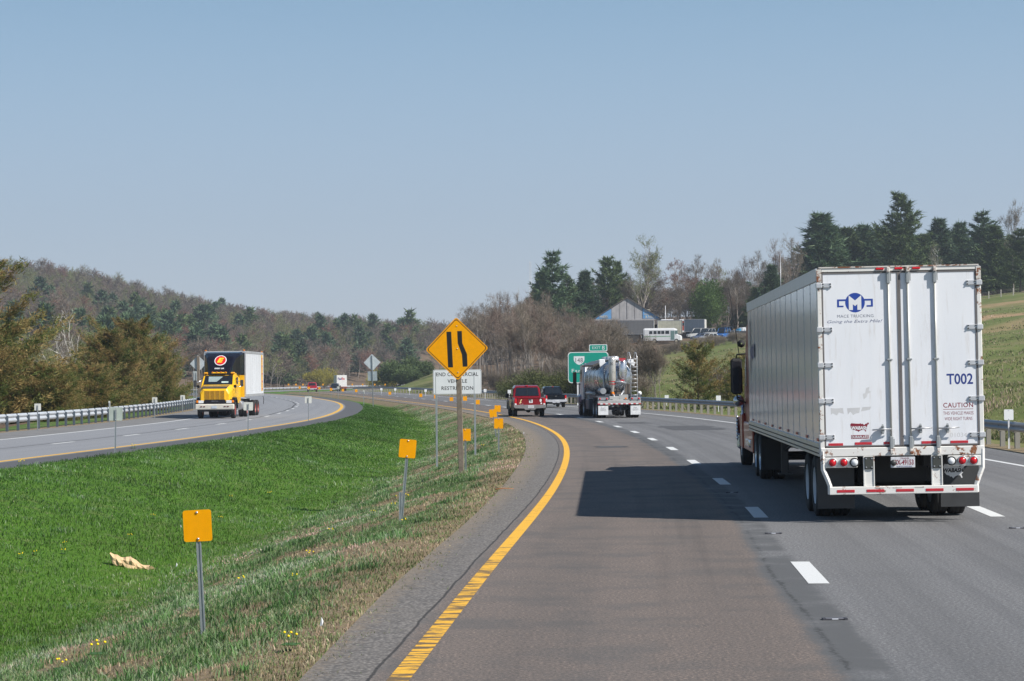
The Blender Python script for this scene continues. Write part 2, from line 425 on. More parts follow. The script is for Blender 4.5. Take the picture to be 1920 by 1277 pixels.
base = g.mix(g.math('MULTIPLY', g.attr('soil'), g.step(n1, .15, .45)), base, g.ramp(n2, [(.3, (.3, .18, .1)), (.7, (.46, .32, .2))]))
g.set(Base__Color=base, Roughness=.95); g.b.inputs['Specular IOR Level'].default_value = .15
g.bump(n4, .5, .03)
ground = np_mesh('ground', np.stack([xr, yr, ZZ], -1), fc, g.m, attrs={'cover': ('COLOR', cov), 'soil': ('FLOAT', np.clip(soil, 0, 1))}, smooth=True)
tag(ground, kind='structure')

# ------------------------------------------------------------------ carriageways
def ystations(a, b): 
    out = [a]
    while out[-1] < b: out.append(out[-1] + max(1.0, min(5, out[-1] / 60)))
    return out
def ribbon(name, fn, offs, mat, y0, y1, dz, extra=None):
    ys = ystations(y0, y1); V = []; A = []; B = []
    s = 0; prev = None
    for y in ys:
        p0 = fn(y, 0); s += (p0 - prev).length if prev else 0; prev = p0
        for of in offs:
            q = of(y) if callable(of) else of
            V.append(fn(y, q, dz)); A.append((q, s, 0)); B.append(q - (extra(y) if extra else 0))
    n = len(offs); m = len(ys); F = []
    if dz == 0.0:                      # edges of the paving turned down into the verge
        for i, y in enumerate(ys):
            for of in (offs[0], offs[-1]):
                q = of(y); V.append(fn(y, q, -.14)); A.append((q, A[i * n][1], 0)); B.append(q - (extra(y) if extra else 0))
        for i in range(m - 1):
            e = m * n + 2 * i; F.append((e, i * n, (i + 1) * n, e + 2)); F.append((i * n + n - 1, e + 1, e + 3, (i + 1) * n + n - 1))
    for i in range(m - 1):
        for k in range(n - 1):
            a = i * n + k; F.append((a, a + 1, a + n + 1, a + n))
    if fn is onc: F = [f[::-1] for f in F]
    o_ = np_mesh(name, V, F, mat, attrs={'lane': ('VEC', A), 'rel': ('FLOAT', B)})
    return tag(o_, kind='structure')

a = N('asphalt'); o = a.obj()
ln = a.t.nodes.new('ShaderNodeAttribute'); ln.attribute_name = 'lane'
sx = a.t.nodes.new('ShaderNodeSeparateXYZ'); a.l(ln.outputs['Vector'], sx.inputs[0]); off = sx.outputs[0]
rel = a.attr('rel'); f1 = a.noise(30, 5, .8, o); f2 = a.noise(.75, 5, .65, o); f3 = a.noise(.11, 4, .6, o); f4 = a.noise(7, 5, .7, o)
streak = a.noise(1.0, 5, .6, a.scale(ln.outputs['Vector'], (2.6, .035, 1)))
grey = a.ramp(f1, [(.26, (.055, .056, .059)), (.5, (.145, .145, .148)), (.74, (.46, .456, .45))])
brown = a.ramp(f1, [(.26, (.05, .042, .037)), (.5, (.135, .116, .103)), (.74, (.5, .37, .3))])
grey = a.mix(a.math('MULTIPLY', a.step(streak, .42, .68), .4), grey, (.085, .085, .089))
grey = a.mix(a.math('MULTIPLY', a.step(f3, .5, .7), .25), grey, (.09, .091, .094))
brown = a.mix(a.math('MULTIPLY', a.step(f2, .44, .66), .6), brown, (.1, .098, .096))
brown = a.mix(a.math('MULTIPLY', a.step(streak, .5, .7), .3), brown, (.075, .066, .06))
jag = a.math('ADD', rel, a.math('MULTIPLY', a.math('SUBTRACT', f4, .5), .28))
jag = a.math('ADD', jag, a.math('MULTIPLY', a.math('SUBTRACT', f3, .5), .45))
seam = a.step(jag, -.52, -.4)
c = a.mix(seam, brown, grey)
band = a.math('MULTIPLY', a.step(jag, -.62, -.45), a.math('SUBTRACT', 1.0, a.step(jag, -.12, .0)))
c = a.mix(a.math('MULTIPLY', band, a.step(f2, .3, .55)), c, (.1, .102, .104))
crk = a.math('MULTIPLY', a.step(jag, -.44, -.41), a.math('SUBTRACT', 1.0, a.step(jag, -.40, -.37)))
c = a.mix(a.math('MULTIPLY', a.math('MULTIPLY', crk, a.step(f2, .4, .6)), .6), c, (.02, .02, .02))
# gravelly inner shoulder left of the yellow line
sh = a.math('SUBTRACT', 1.0, a.step(a.math('ADD', off, a.math('MULTIPLY', a.math('SUBTRACT', f4, .5), .12)), -.3, -.16))
v = a.n('ShaderNodeTexVoronoi', Scale=26.0); a.l(o, v.inputs['Vector'])
grav = a.ramp(v.outputs['Distance'], [(.0, (.36, .335, .31)), (.35, (.2, .184, .168)), (.7, (.11, .102, .095))])
grav = a.mix(a.step(f1, .66, .72), grav, (.55, .51, .46))
c = a.mix(sh, c, grav)
edgd = a.math('SUBTRACT', 1.0, a.step(a.math('ADD', off, a.math('MULTIPLY', a.math('SUBTRACT', f4, .5), 1.3)), -1.0, -.55))
c = a.mix(a.math('MULTIPLY', edgd, a.step(f1, .3, .62)), c, (.27, .215, .155))
path = a.math('ABSOLUTE', a.math('SUBTRACT', a.math('ABSOLUTE', a.math('SUBTRACT', a.math('PINGPONG', off, 1.9), 1.0)), 0.0))
c = a.mix(a.math('MULTIPLY', a.math('SUBTRACT', 1.0, a.step(path, .1, .75)), .16), c, (.06, .058, .056))
ck2 = a.math('MULTIPLY', a.step(a.math('ADD', off, a.math('MULTIPLY', a.math('SUBTRACT', f2, .5), .09)), -.27, -.255), a.math('SUBTRACT', 1.0, a.step(a.math('ADD', off, a.math('MULTIPLY', a.math('SUBTRACT', f2, .5), .09)), -.24, -.225)))
c = a.mix(a.math('MULTIPLY', ck2, .75), c, (.018, .018, .018))
a.set(Base__Color=c, Roughness=a.ramp(f2, [(.3, .72), (.7, .88)])); a.b.inputs['Specular IOR Level'].default_value = .35
a.bump(f1, .55, .012)
ribbon('road', own, [shoff, lambda y: -.5, lambda y: 0, lambda y: dashoff(y) * .5, dashoff, lambda y: (dashoff(y) + edgeoff(y)) / 2, edgeoff, lambda y: railoff(y) - .9], a.m, -35, 930, 0.0, dashoff)

b = N('oncoming_asphalt'); o = b.obj()
ln = b.t.nodes.new('ShaderNodeAttribute'); ln.attribute_name = 'lane'
sx = b.t.nodes.new('ShaderNodeSeparateXYZ'); b.l(ln.outputs['Vector'], sx.inputs[0]); off = sx.outputs[0]
f1 = b.noise(38, 4, .75, o); f2 = b.noise(.6, 5, .65, o); f3 = b.noise(.1, 4, .6, o)
streak = b.noise(1.0, 5, .6, b.scale(ln.outputs['Vector'], (1.6, .02, 1)))
c = b.ramp(f1, [(.28, (.17, .175, .186)), (.5, (.23, .236, .25)), (.72, (.31, .314, .325))])
c = b.mix(b.math('MULTIPLY', b.step(streak, .45, .7), .35), c, (.14, .143, .152))
wob = b.math('ADD', off, b.math('MULTIPLY', b.math('SUBTRACT', f3, .5), .5))
crk = b.math('MULTIPLY', b.step(wob, 3.95, 4.02), b.math('SUBTRACT', 1.0, b.step(wob, 4.08, 4.15)))
c = b.mix(b.math('MULTIPLY', crk, .85), c, (.02, .02, .02))
ins = b.math('SUBTRACT', 1.0, b.step(off, -.35, -.2))
c = b.mix(ins, c, b.ramp(f1, [(.3, (.06, .061, .065)), (.7, (.12, .12, .126))]))
outs = b.step(wob, 8.0, 8.2)
c = b.mix(outs, c, b.ramp(f2, [(.3, (.15, .148, .146)), (.7, (.21, .205, .2))]))
b.set(Base__Color=c, Roughness=.8); b.bump(f1, .4, .01)
ribbon('oncoming_road', onc, [lambda y: -1.8, lambda y: -.3, lambda y: 0, lambda y: 3.85, lambda y: 7.8, lambda y: LRAIL - .9], b.m, -35, 930, 0.0)

def line_mat(name, c, worn):
    m = N(name); o = m.obj()
    n_a = m.noise(3.2, 6, .75, m.scale(o, (.35, 1.5, 1))); n_b = m.noise(40, 4, .7, o)
    n_c = m.noise(.09, 2, .5, o)
    near = m.step(m.math('ADD', n_c, 0), .35, .6)
    cc = m.mix(m.step(n_b, .3, .7), tuple(x * .82 for x in c), c)
    la = m.t.nodes.new('ShaderNodeAttribute'); la.attribute_name = 'lane'; sl_ = m.t.nodes.new('ShaderNodeSeparateXYZ'); m.l(la.outputs['Vector'], sl_.inputs[0]); run = sl_.outputs[1]
    n_d = m.noise(4.5, 5, .7, m.scale(o, (.3, 1.5, 1)))
    rub = m.math('MULTIPLY', m.step(run, 44, 47), m.math('SUBTRACT', 1.0, m.step(run, 57, 66)))   # stretch rubbed by tyres
    wear = m.math('MAXIMUM', m.step(n_a, worn, worn + .03), m.math('MULTIPLY', m.step(m.math('ADD', n_d, m.math('MULTIPLY', m.math('SUBTRACT', rub, 1.0), .22)), .5, .53), .94 if 'yellow' in name else 0.0))
    cc = m.mix(m.math('MULTIPLY', wear, .92), cc, (.055, .052, .05))
    m.set(Base__Color=cc, Roughness=.65); return m.m
YEL = line_mat('yellow_line_paint', (.85, .46, .035), .61); YEL2 = line_mat('yellow_line_paint_clean', (.78, .45, .06), .68)
WHT = line_mat('white_line_paint', (.72, .73, .72), .66)
def line(name, fn, offc, w_, mat, y0, y1): return ribbon(name, fn, [lambda y: offc(y) - w_ / 2, lambda y: offc(y) + w_ / 2], mat, y0, y1, .005)
line('yellow_edge_line', own, lambda y: .0, .18, YEL, -30, 900)
line('white_edge_line', own, edgeoff, .17, WHT, -30, 900)
line('yellow_edge_line', onc, lambda y: .0, .26, YEL2, -30, 900)
line('white_edge_line', onc, lambda y: 7.8, .2, WHT, -30, 900)
def dashes(fn, offc, ys, L, w_):
    q = MB()
    for y in ys:
        n_ = 3
        for i in range(n_):
            ya, yb = y - L / 2 + L * i / n_, y - L / 2 + L * (i + 1) / n_
            q.quad(fn(ya, offc(ya) - w_ / 2, .005), fn(ya, offc(ya) + w_ / 2, .005), fn(yb, offc(yb) + w_ / 2, .005), fn(yb, offc(yb) - w_ / 2, .005))
    return tag(q.build('lane_dashes', WHT), kind='structure')
dy = [26.1, 37.3, 47.9, 58.4, 69, 79, 89, 98.5] + [109 + 10.6 * i for i in range(60)]
dashes(own, dashoff, dy, 2.85, .24)
dashes(own, lambda y: 7.75, [16, 26.5, 37.2, 48], 2.85, .24)
dashes(onc, lambda y: 3.75, [50 + 10.6 * i for i in range(66)], 2.9, .2)

# darker asphalt patches in the right lane
def patch(ya, yb, o0, o1, seed):
    q = MB(); r_ = random.Random(seed); n = 12; L_ = [own(ya + (yb - ya) * i / n, o0 + r_.uniform(0, .25), .004) for i in range(n + 1)]; R2 = [own(ya + (yb - ya) * i / n, o1 + r_.uniform(-.35, .1), .004) for i in range(n + 1)]
    for i in range(n): q.quad(L_[i], R2[i], R2[i + 1], L_[i + 1])
    tag(q.build('road_patch', M_('dark_patch_asphalt', (.075, .075, .078), .85, var=.3, scale=5)), kind='structure')
patch(91, 98.5, 5.0, 7.6, 1); patch(104, 107, 3.9, 5.6, 2); patch(70.5, 72, .9, 2.1, 3)

# raised pavement reflectors
rm = MB()
rm.box((0, 0, .012), (.3, .1, .022), 0, bev=.008).box((-.17, 0, .012), (.05, .13, .024), 1).box((.17, 0, .012), (.05, .13, .024), 1).box((0, -.052, .014), (.1, .006, .014), 2)
REFM = [M_('reflector_casting', (.13, .13, .15), .5, .5), M_('reflector_end', (.05, .05, .06), .6), M_('reflector_lens', (.6, .62, .66), .2)]
r0 = None
for (px, py), lb in zip([(1565, 1162), (1450, 1001), (1372, 924), (1908, 991)], ['reflector nearest the camera, low on the seam between brown and grey asphalt',
        'reflector between the two lane dashes just behind the truck shadow', 'dark reflector lying inside the shadow of the truck trailer', 'reflector at the right edge of the picture, in line with the right lane dashes']):
    p = G(px, py)
    r_ = rm.build('road_reflector', REFM) if r0 is None else r0.copy()
    if r0 is None: r0 = r_
    else: col.objects.link(r_)
    r_.location = p; r_.scale = (.62, .7, .8); tag(r_, lb, 'road reflector', 'raised pavement reflectors between the lanes')

# ------------------------------------------------------------------ grass blades of the median
def grass_blades(name, n, region, hrange, wscale, colors, label=None, dens_pow=1.0, clump=0.0, ymax=190, ymin=13, mask=None):
    # positions: more blades near the camera; uniform over each strip across
    nn = n if not clump else int(clump)
    u = rng.random(nn); y = ymin * (ymax / ymin) ** u
    t = rng.random(nn); a_, b_ = region(y); x = a_ + (b_ - a_) * t
    if clump:
        k = rng.integers(0, nn, n); sz = (.06 + .16 * rng.random(nn))[k]; x = x[k] + rng.normal(0, 1, n) * sz * 1.5; y = y[k] + rng.normal(0, 1, n) * sz
    if mask is not None:
        k = mask(x, y) > rng.random(n); x, y = x[k], y[k]
    n = len(x); z = terrain(x, y) + (np.sin(x * 1.7 + np.sin(y * .9) * 1.3) * np.sin(y * 1.1 + np.sin(x * .7) * 2) * .035 + np.sin(x * .31 + 1) * np.sin(y * .23) * .1) * .8 * np.clip(np.minimum(shoff(y) - zones(x, y)[0], zones(x, y)[1] - 1.7) / 1.5, 0, 1)
    tuft = np.sin(x * 3.1 + np.sin(y * 2.3) * 2) * np.sin(y * 2.7 + np.sin(x * 1.9) * 2)
    hh = (hrange[0] + (hrange[1] - hrange[0]) * rng.random(n) ** 1.6) * (1 + .35 * tuft)
    ww = (.0035 + .00016 * y) * wscale * (.7 + .6 * rng.random(n))
    ang = rng.random(n) * 2 * np.pi; lean = hh * (.25 + .6 * rng.random(n)); la = rng.random(n) * 2 * np.pi
    cx, sx_ = np.cos(ang) * ww, np.sin(ang) * ww
    mid = np.stack([x + np.cos(la) * lean * .3, y + np.sin(la) * lean * .3, z + hh * .6], -1)
    b0 = np.stack([x - cx, y - sx_, z - .02], -1); b1 = np.stack([x + cx, y + sx_, z - .02], -1)
    m0 = mid - np.stack([cx * .7, sx_ * .7, 0 * z], -1); m1 = mid + np.stack([cx * .7, sx_ * .7, 0 * z], -1)
    tp = np.stack([x + np.cos(la) * lean, y + np.sin(la) * lean, z + hh], -1)
    V = np.stack([b0, b1, m1, m0, tp], 1).reshape(-1, 3)
    i = np.arange(n) * 5
    F = np.concatenate([np.stack([i, i + 1, i + 2], -1), np.stack([i, i + 2, i + 3], -1), np.stack([i + 3, i + 2, i + 4], -1)])
    slow = (np.sin(x * .9 + 1.5 * np.sin(y * .35)) + np.sin(y * .47 + 1.4 * np.sin(x * .55)) + .7 * np.sin(x * 2.1 - y * 1.3)) / 2.7
    cc = np.array(colors)[rng.integers(0, len(colors), n)] * (.75 + .5 * rng.random((n, 1))) * (1 + .4 * slow[:, None]) * (1 + np.clip(slow, 0, 1)[:, None] * np.array([[.35, .1, .6]]))
    if 'lush' in name:
        so_, _q = zones(x, y); tq = (shoff(y) - so_) / np.maximum((fo(y) + shoff(y)) - (fl(y) + 1.7), .5)
        deep = sst(.42, .7, tq + .12 * slow + .06 * np.sin(x * 2.6 + y * .9)); cc = cc * .9 * (1 - deep[:, None] * np.array([[.45, .34, .3]]))
    C = np.repeat(np.concatenate([cc, np.ones((n, 1))], 1), 5, axis=0)
    o_ = np_mesh(name, V, F, BLADE, attrs={'tint': ('COLOR', C)})
    return tag(o_, label, None, None, 'stuff')
bm_ = N('grass_blade'); tint = bm_.attr('tint', 'Color')
bm_.set(Base__Color=tint, Roughness=.55); bm_.b.inputs['Specular IOR Level'].default_value = .35
tr = bm_.t.nodes.new('ShaderNodeBsdfTranslucent'); bm_.l(tint, tr.inputs[0]); mx = bm_.t.nodes.new('ShaderNodeMixShader'); mx.inputs[0].default_value = .3
bm_.l(bm_.b.outputs[0], mx.inputs[1]); bm_.l(tr.outputs[0], mx.inputs[2]); bm_.l(mx.outputs[0], bm_.t.nodes['Material Output'].inputs[0])
BLADE = bm_.m
def reg_med(y):
    lo = np.maximum(fl(y) + 1.7, -.262 * y - 3); hi = fo(y) + shoff(y) - .12; return lo, hi
from mathutils import noise as mnoise
def pnoise(x, y, s, seed=0):
    out = np.empty(len(x))
    for i in range(len(x)): out[i] = mnoise.noise(Vector((x[i] * s + seed, y[i] * s, seed * 1.7)))
    return out
PG = {}
def m_grass(x, y):
    so_, sl_ = zones(x, y); e = shoff(y) - so_; Wd = np.maximum((fo(y) + shoff(y)) - (fl(y) + 1.7), .5); t = e / Wd
    dm = dirtmap(x, y)
    k = 1 - .96 * sst(.1, .24, dm) * (1 - sst(.26, .42, t)) 
    return k * sst(.25, .9, e)
def m_straw(x, y):
    so_, _s = zones(x, y); e = shoff(y) - so_; Wd = np.maximum((fo(y) + shoff(y)) - (fl(y) + 1.7), .5)
    return np.maximum(1 - sst(.2, 1.3, e), .7 * sst(.08, .24, dirtmap(x, y)) * (1 - sst(.26, .42, e / Wd)))
def m_lush(x, y):
    so_, _s = zones(x, y); e = shoff(y) - so_; Wd = np.maximum((fo(y) + shoff(y)) - (fl(y) + 1.7), .5)
    return sst(.3, .46, e / Wd)
def m_pale(x, y): return m_grass(x, y) * (1 - .92 * m_lush(x, y))
grass_blades('median_grass', 330000, reg_med, (.02, .065), .8, [(.14, .24, .08), (.18, .28, .12), (.26, .34, .2), (.12, .21, .06), (.27, .3, .16), (.33, .32, .2)], mask=m_pale)
grass_blades('lush_grass', 400000, reg_med, (.03, .09), .8, [(.075, .19, .016), (.1, .22, .022), (.06, .16, .012), (.13, .23, .035), (.2, .28, .1)], mask=m_lush)
grass_blades('grass_tufts', 36000, reg_med, (.06, .15), 1.0, [(.07, .17, .04), (.1, .22, .06), (.16, .27, .1), (.24, .32, .17)], mask=lambda x, y: (1 - .8 * m_lush(x, y)) * (.25 + .75 * m_grass(x, y)) * sst(.3, .6, shoff(y) - zones(x, y)[0]), clump=330, ymax=90)
grass_blades('pasture_grass', 90000, lambda y: (fo(y) + railoff(y) + 1.5, .275 * y), (.08, .22), 1.3, [(.14, .18, .05), (.2, .21, .09), (.27, .24, .13), (.1, .15, .04), (.32, .27, .17)], ymin=62, ymax=345, mask=lambda x, y: .25 + .75 * (np.sin(x * .31 + 2 * np.sin(y * .07)) + np.sin(y * .12 + np.sin(x * .2)) > -.1))
def reg_dead(y): lo, hi = reg_med(y); return np.maximum(lo, hi - 7), hi + .5
grass_blades('dead_grass', 100000, reg_dead, (.02, .06), 1.0, [(.38, .31, .18), (.3, .23, .13), (.46, .39, .25), (.23, .18, .11)], mask=lambda x, y: m_straw(x, y) * sst(-.42, .12, shoff(y) - zones(x, y)[0]), ymax=120)
grass_blades('verge_grass', 9000, lambda y: (reg_med(y)[1] - .5, reg_med(y)[1] + .3), (.02, .07), .9, [(.13, .2, .06), (.18, .25, .09), (.25, .27, .13)], clump=260, ymax=110)
# ------------------------------------------------------------------ lettering
TCACHE = {}
def txt_mesh(s, bold=0.0, shear=0.0, space=1.0):
    cu = bpy.data.curves.new('t', 'FONT'); cu.body = s; cu.size = 1; cu.offset = bold; cu.shear = shear; cu.space_character = space
    cu.resolution_u = 3; cu.fill_mode = 'BOTH'; cu.extrude = 0.0
    ob = bpy.data.objects.new('t', cu); col.objects.link(ob)
    me = bpy.data.meshes.new_from_object(ob.evaluated_get(bpy.context.evaluated_depsgraph_get()))
    bpy.data.objects.remove(ob); bpy.data.curves.remove(cu)
    return me
def text(s, width, height, mat, parent, c, face='-y', bold=0.0, shear=0.0, name='lettering', space=1.0, label=None):
    """s fitted into width x height, centred on c, readable from the side `face`"""
    me = txt_mesh(s, bold, shear, space)
    co = np.empty(len(me.vertices) * 3, np.float32); me.vertices.foreach_get('co', co); co = co.reshape(-1, 3)
    lo, hi = co[:, :2].min(0), co[:, :2].max(0); q = (co[:, :2] - (lo + hi) / 2) / (hi - lo) * (width, height)
    u, v = q[:, 0], q[:, 1]; z0 = np.zeros_like(u)
    if face == '-y': out = np.stack([u, z0, v], 1)
    elif face == '+y': out = np.stack([-u, z0, v], 1)
    elif face == '-x': out = np.stack([z0, -u, v], 1)
    elif face == '+x': out = np.stack([z0, u, v], 1)
    out = out + np.array(c)
    me.vertices.foreach_set('co', out.astype(np.float32).ravel()); me.update()
    me.name = name; me.materials.clear(); me.materials.append(mat)
    o = link(name, me, parent)
    if label: o['label'] = label
    return o
USA = [(0, .78), (.06, .95), (.3, .9), (.5, .88), (.55, .94), (.6, .84), (.68, .88), (.74, .72), (.8, .84), (.9, .9), (.93, 1.0), (.99, .97), (1.0, .84), (.9, .72), (.93, .62), (.86, .5), (.88, .38), (.8, .28), (.85, .05), (.8, .03), (.75, .2),
       (.62, .2), (.5, .12), (.44, 0), (.36, .14), (.3, .12), (.26, .2), (.14, .24), (.04, .42)]
def flat(poly, mat, parent, c, w_, h_, name, face='-y', t=.0):
    """thin flat mark made of one outline, corners 0..1"""
    q = MB(); sx_ = {'-y': 1, '+y': -1}.get(face, 1)
    pts = []
    for u, v in poly:
        a, b = (u - .5) * w_, (v - .5) * h_
        pts.append((c[0] + a, c[1], c[2] + b) if face == '-y' else (c[0] - a, c[1], c[2] + b) if face == '+y' else (c[0], c[1] - a, c[2] + b) if face == '-x' else (c[0], c[1] + a, c[2] + b))
    q.add(pts, [tuple(range(len(pts)))], 0)
    return q.build(name, mat, parent)
RECT = [(0, 0), (1, 0), (1, 1), (0, 1)]
CIRC = [(.5 + .5 * math.cos(a * math.pi / 16), .5 + .5 * math.sin(a * math.pi / 16)) for a in range(32)]
def rrect(r, asp=1.0, n=5):
    out = []
    for cx, cy, a0 in ((1 - r, r * asp, -90), (1 - r, 1 - r * asp, 0), (r, 1 - r * asp, 90), (r, r * asp, 180)):
        for i in range(n + 1):
            a = R(a0 + 90 * i / n); out.append((cx + r * math.cos(a), cy + r * asp * math.sin(a)))
    return out

# ------------------------------------------------------------------ shared materials
BLACK = M_('black_rubber', (.018, .018, .019), .75); TYRE = M_('tyre_rubber', (.02, .02, .021), .85, scale=9)
CHROME = M_('bright_metal', (.66, .67, .7), .24, .8, .05); STEEL = M_('dull_steel', (.42, .43, .45), .42, .6); ALU = M_('mill_aluminium', (.6, .61, .63), .35, .5)
FRAME = M_('chassis_paint', (.022, .022, .024), .6); DARKG = M_('dark_grey_plastic', (.05, .05, .052), .5)
WHITE = M_('white_paint', (.74, .75, .77), .35, var=.04); RED_L = M_('red_lens', (.55, .012, .02), .2, var=.05); AMBER = M_('amber_lens', (.8, .22, .01), .25); CLEAR = M_('clear_lens', (.7, .72, .74), .12)
RTAPE = M_('red_tape', (.52, .02, .035), .35, dirt=(.3, .12, .1), dirt_amt=.6, scale=12); WTAPE = M_('white_tape', (.7, .71, .72), .35)
GLASS = M_('dark_window_glass', (.012, .016, .022), .05, spec=.8, var=.02); PLATE = M_('licence_plate_white', (.62, .63, .66), .4, scale=30)
MAROON = M_('maroon_print', (.22, .012, .03), .5); NAVY = M_('navy_print', (.02, .045, .22), .45, var=.03)
wd = N('worn_white_door'); o = wd.obj()
n1 = wd.noise(.9, 5, .6, wd.scale(o, (3, 3, .6))); n2 = wd.noise(14, 5, .7, o); n3 = wd.noise(2.2, 6, .75, wd.scale(o, (5, 1, .55)))
cc = wd.ramp(n1, [(.3, (.76, .78, .82)), (.7, (.82, .83, .86))])
cc = wd.mix(wd.math('MULTIPLY', wd.step(n3, .52, .74), .42), cc, (.5, .44, .38))
cc = wd.mix(wd.math('MULTIPLY', wd.step(n2, .66, .76), .35), cc, (.45, .42, .4))
wd.set(Base__Color=cc, Roughness=.38); DOORW = wd.m
rs = N('rusty_white_steel'); o = rs.obj(); n1 = rs.noise(5, 7, .72, o); n2 = rs.noise(1.1, 3, .5, o)
cc = rs.mix(rs.step(rs.math('ADD', n1, rs.math('MULTIPLY', n2, .25)), .69, .75), (.74, .73, .7), rs.ramp(rs.noise(30, 3, vec=o), [(.3, (.13, .045, .02)), (.7, (.33, .13, .05))]))
rs.set(Base__Color=cc, Roughness=.6); RUSTW = rs.m
rs2 = N('heavily_rusted_steel'); o = rs2.obj(); cc = rs2.mix(rs2.step(rs2.noise(7, 6, .7, o), .5, .57), (.6, .57, .53), (.2, .07, .03)); rs2.set(Base__Color=cc, Roughness=.7); RUST2 = rs2.m
sd = N('trailer_side_sheet'); o = sd.obj(); n1 = sd.noise(.8, 4, .6, sd.scale(o, (1, 1, .4)))
sd.set(Base__Color=sd.ramp(n1, [(.3, (.78, .81, .86)), (.7, (.84, .87, .9))]), Roughness=.18)
wv = sd.noise(1.3, 2, .5, sd.scale(o, (1, 1.1, .5))); sd.bump(wv, .12, .03)
sd.b.inputs['Coat Weight'].default_value = .5; sd.b.inputs['Coat Roughness'].default_value = .08
SIDEM = sd.m

# ------------------------------------------------------------------ wheels
def wheel_meshes(r, wd_, dual=False):
    t = MB(); hw = wd_ / 2
    def tyre(cx):
        t.lathe([(-hw * .7, r * .58), (-hw, r * .68), (-hw, r * .9), (-hw * .82, r * .985), (-hw * .3, r), (-hw * .26, r * .975), (-hw * .2, r), (hw * .2, r), (hw * .26, r * .975), (hw * .3, r), (hw * .82, r * .985), (hw, r * .9), (hw, r * .68), (hw * .7, r * .58)], (cx, 0, 0), n=28)
    rim = MB()
    if dual:
        tyre(-hw * 1.08); tyre(hw * 1.08); o_ = hw * 2.0
        rim.lathe([(-o_, r * .6), (-o_ + .02, r * .56), (-o_ + .17, r * .52), (-o_ + .2, r * .34), (-o_ + .14, r * .3), (-o_ + .1, r * .1), (-o_ + .1, 0)], (0, 0, 0), n=24)
        rim.lathe([(0, r * .57), (o_ - .02, r * .57), (o_, r * .6)], (0, 0, 0), n=24)
    else:
        tyre(0); o_ = hw
        rim.lathe([(-hw * .85, r * .6), (-hw * .8, r * .55), (-hw * .5, r * .5), (-hw * .55, r * .3), (-hw * .9, r * .22), (-hw * 1.0, r * .1), (-hw * 1.0, 0)], (0, 0, 0), n=24)
        rim.lathe([(hw * .9, r * .6), (hw * .5, r * .5), (hw * .5, r * .01)], (0, 0, 0), n=24)
    for k in range(8):
        a = k * math.pi / 4
        x0 = (-o_ + .12) if dual else -hw * .62
        rim.tube([(x0, math.cos(a) * r * .38, math.sin(a) * r * .38), (x0 - .03, math.cos(a) * r * .38, math.sin(a) * r * .38)], r * .035, 5)
    return t, rim
WC = {}
def wheel(parent, x, y, r, wd_, dual=False, rimm=None, right=False):
    key = (r, wd_, dual, rimm.name)
    if key not in WC:
        t, rm_ = wheel_meshes(r, wd_, dual)
        a = t.build('wheel', TYRE, parent); b = rm_.build('rim', rimm, a); WC[key] = (a.data, b.data)
    else:
        a = link('wheel', WC[key][0], parent); b = link('rim', WC[key][1], a)
    a.location = (x, y, r); a.rotation_euler = (0, 0, math.pi if right else 0)
    return a
def wheelpair(parent, y, track, r, wd_, dual, rimm):
    wheel(parent, -track / 2, y, r, wd_, dual, rimm); wheel(parent, track / 2, y, r, wd_, dual, rimm, True)

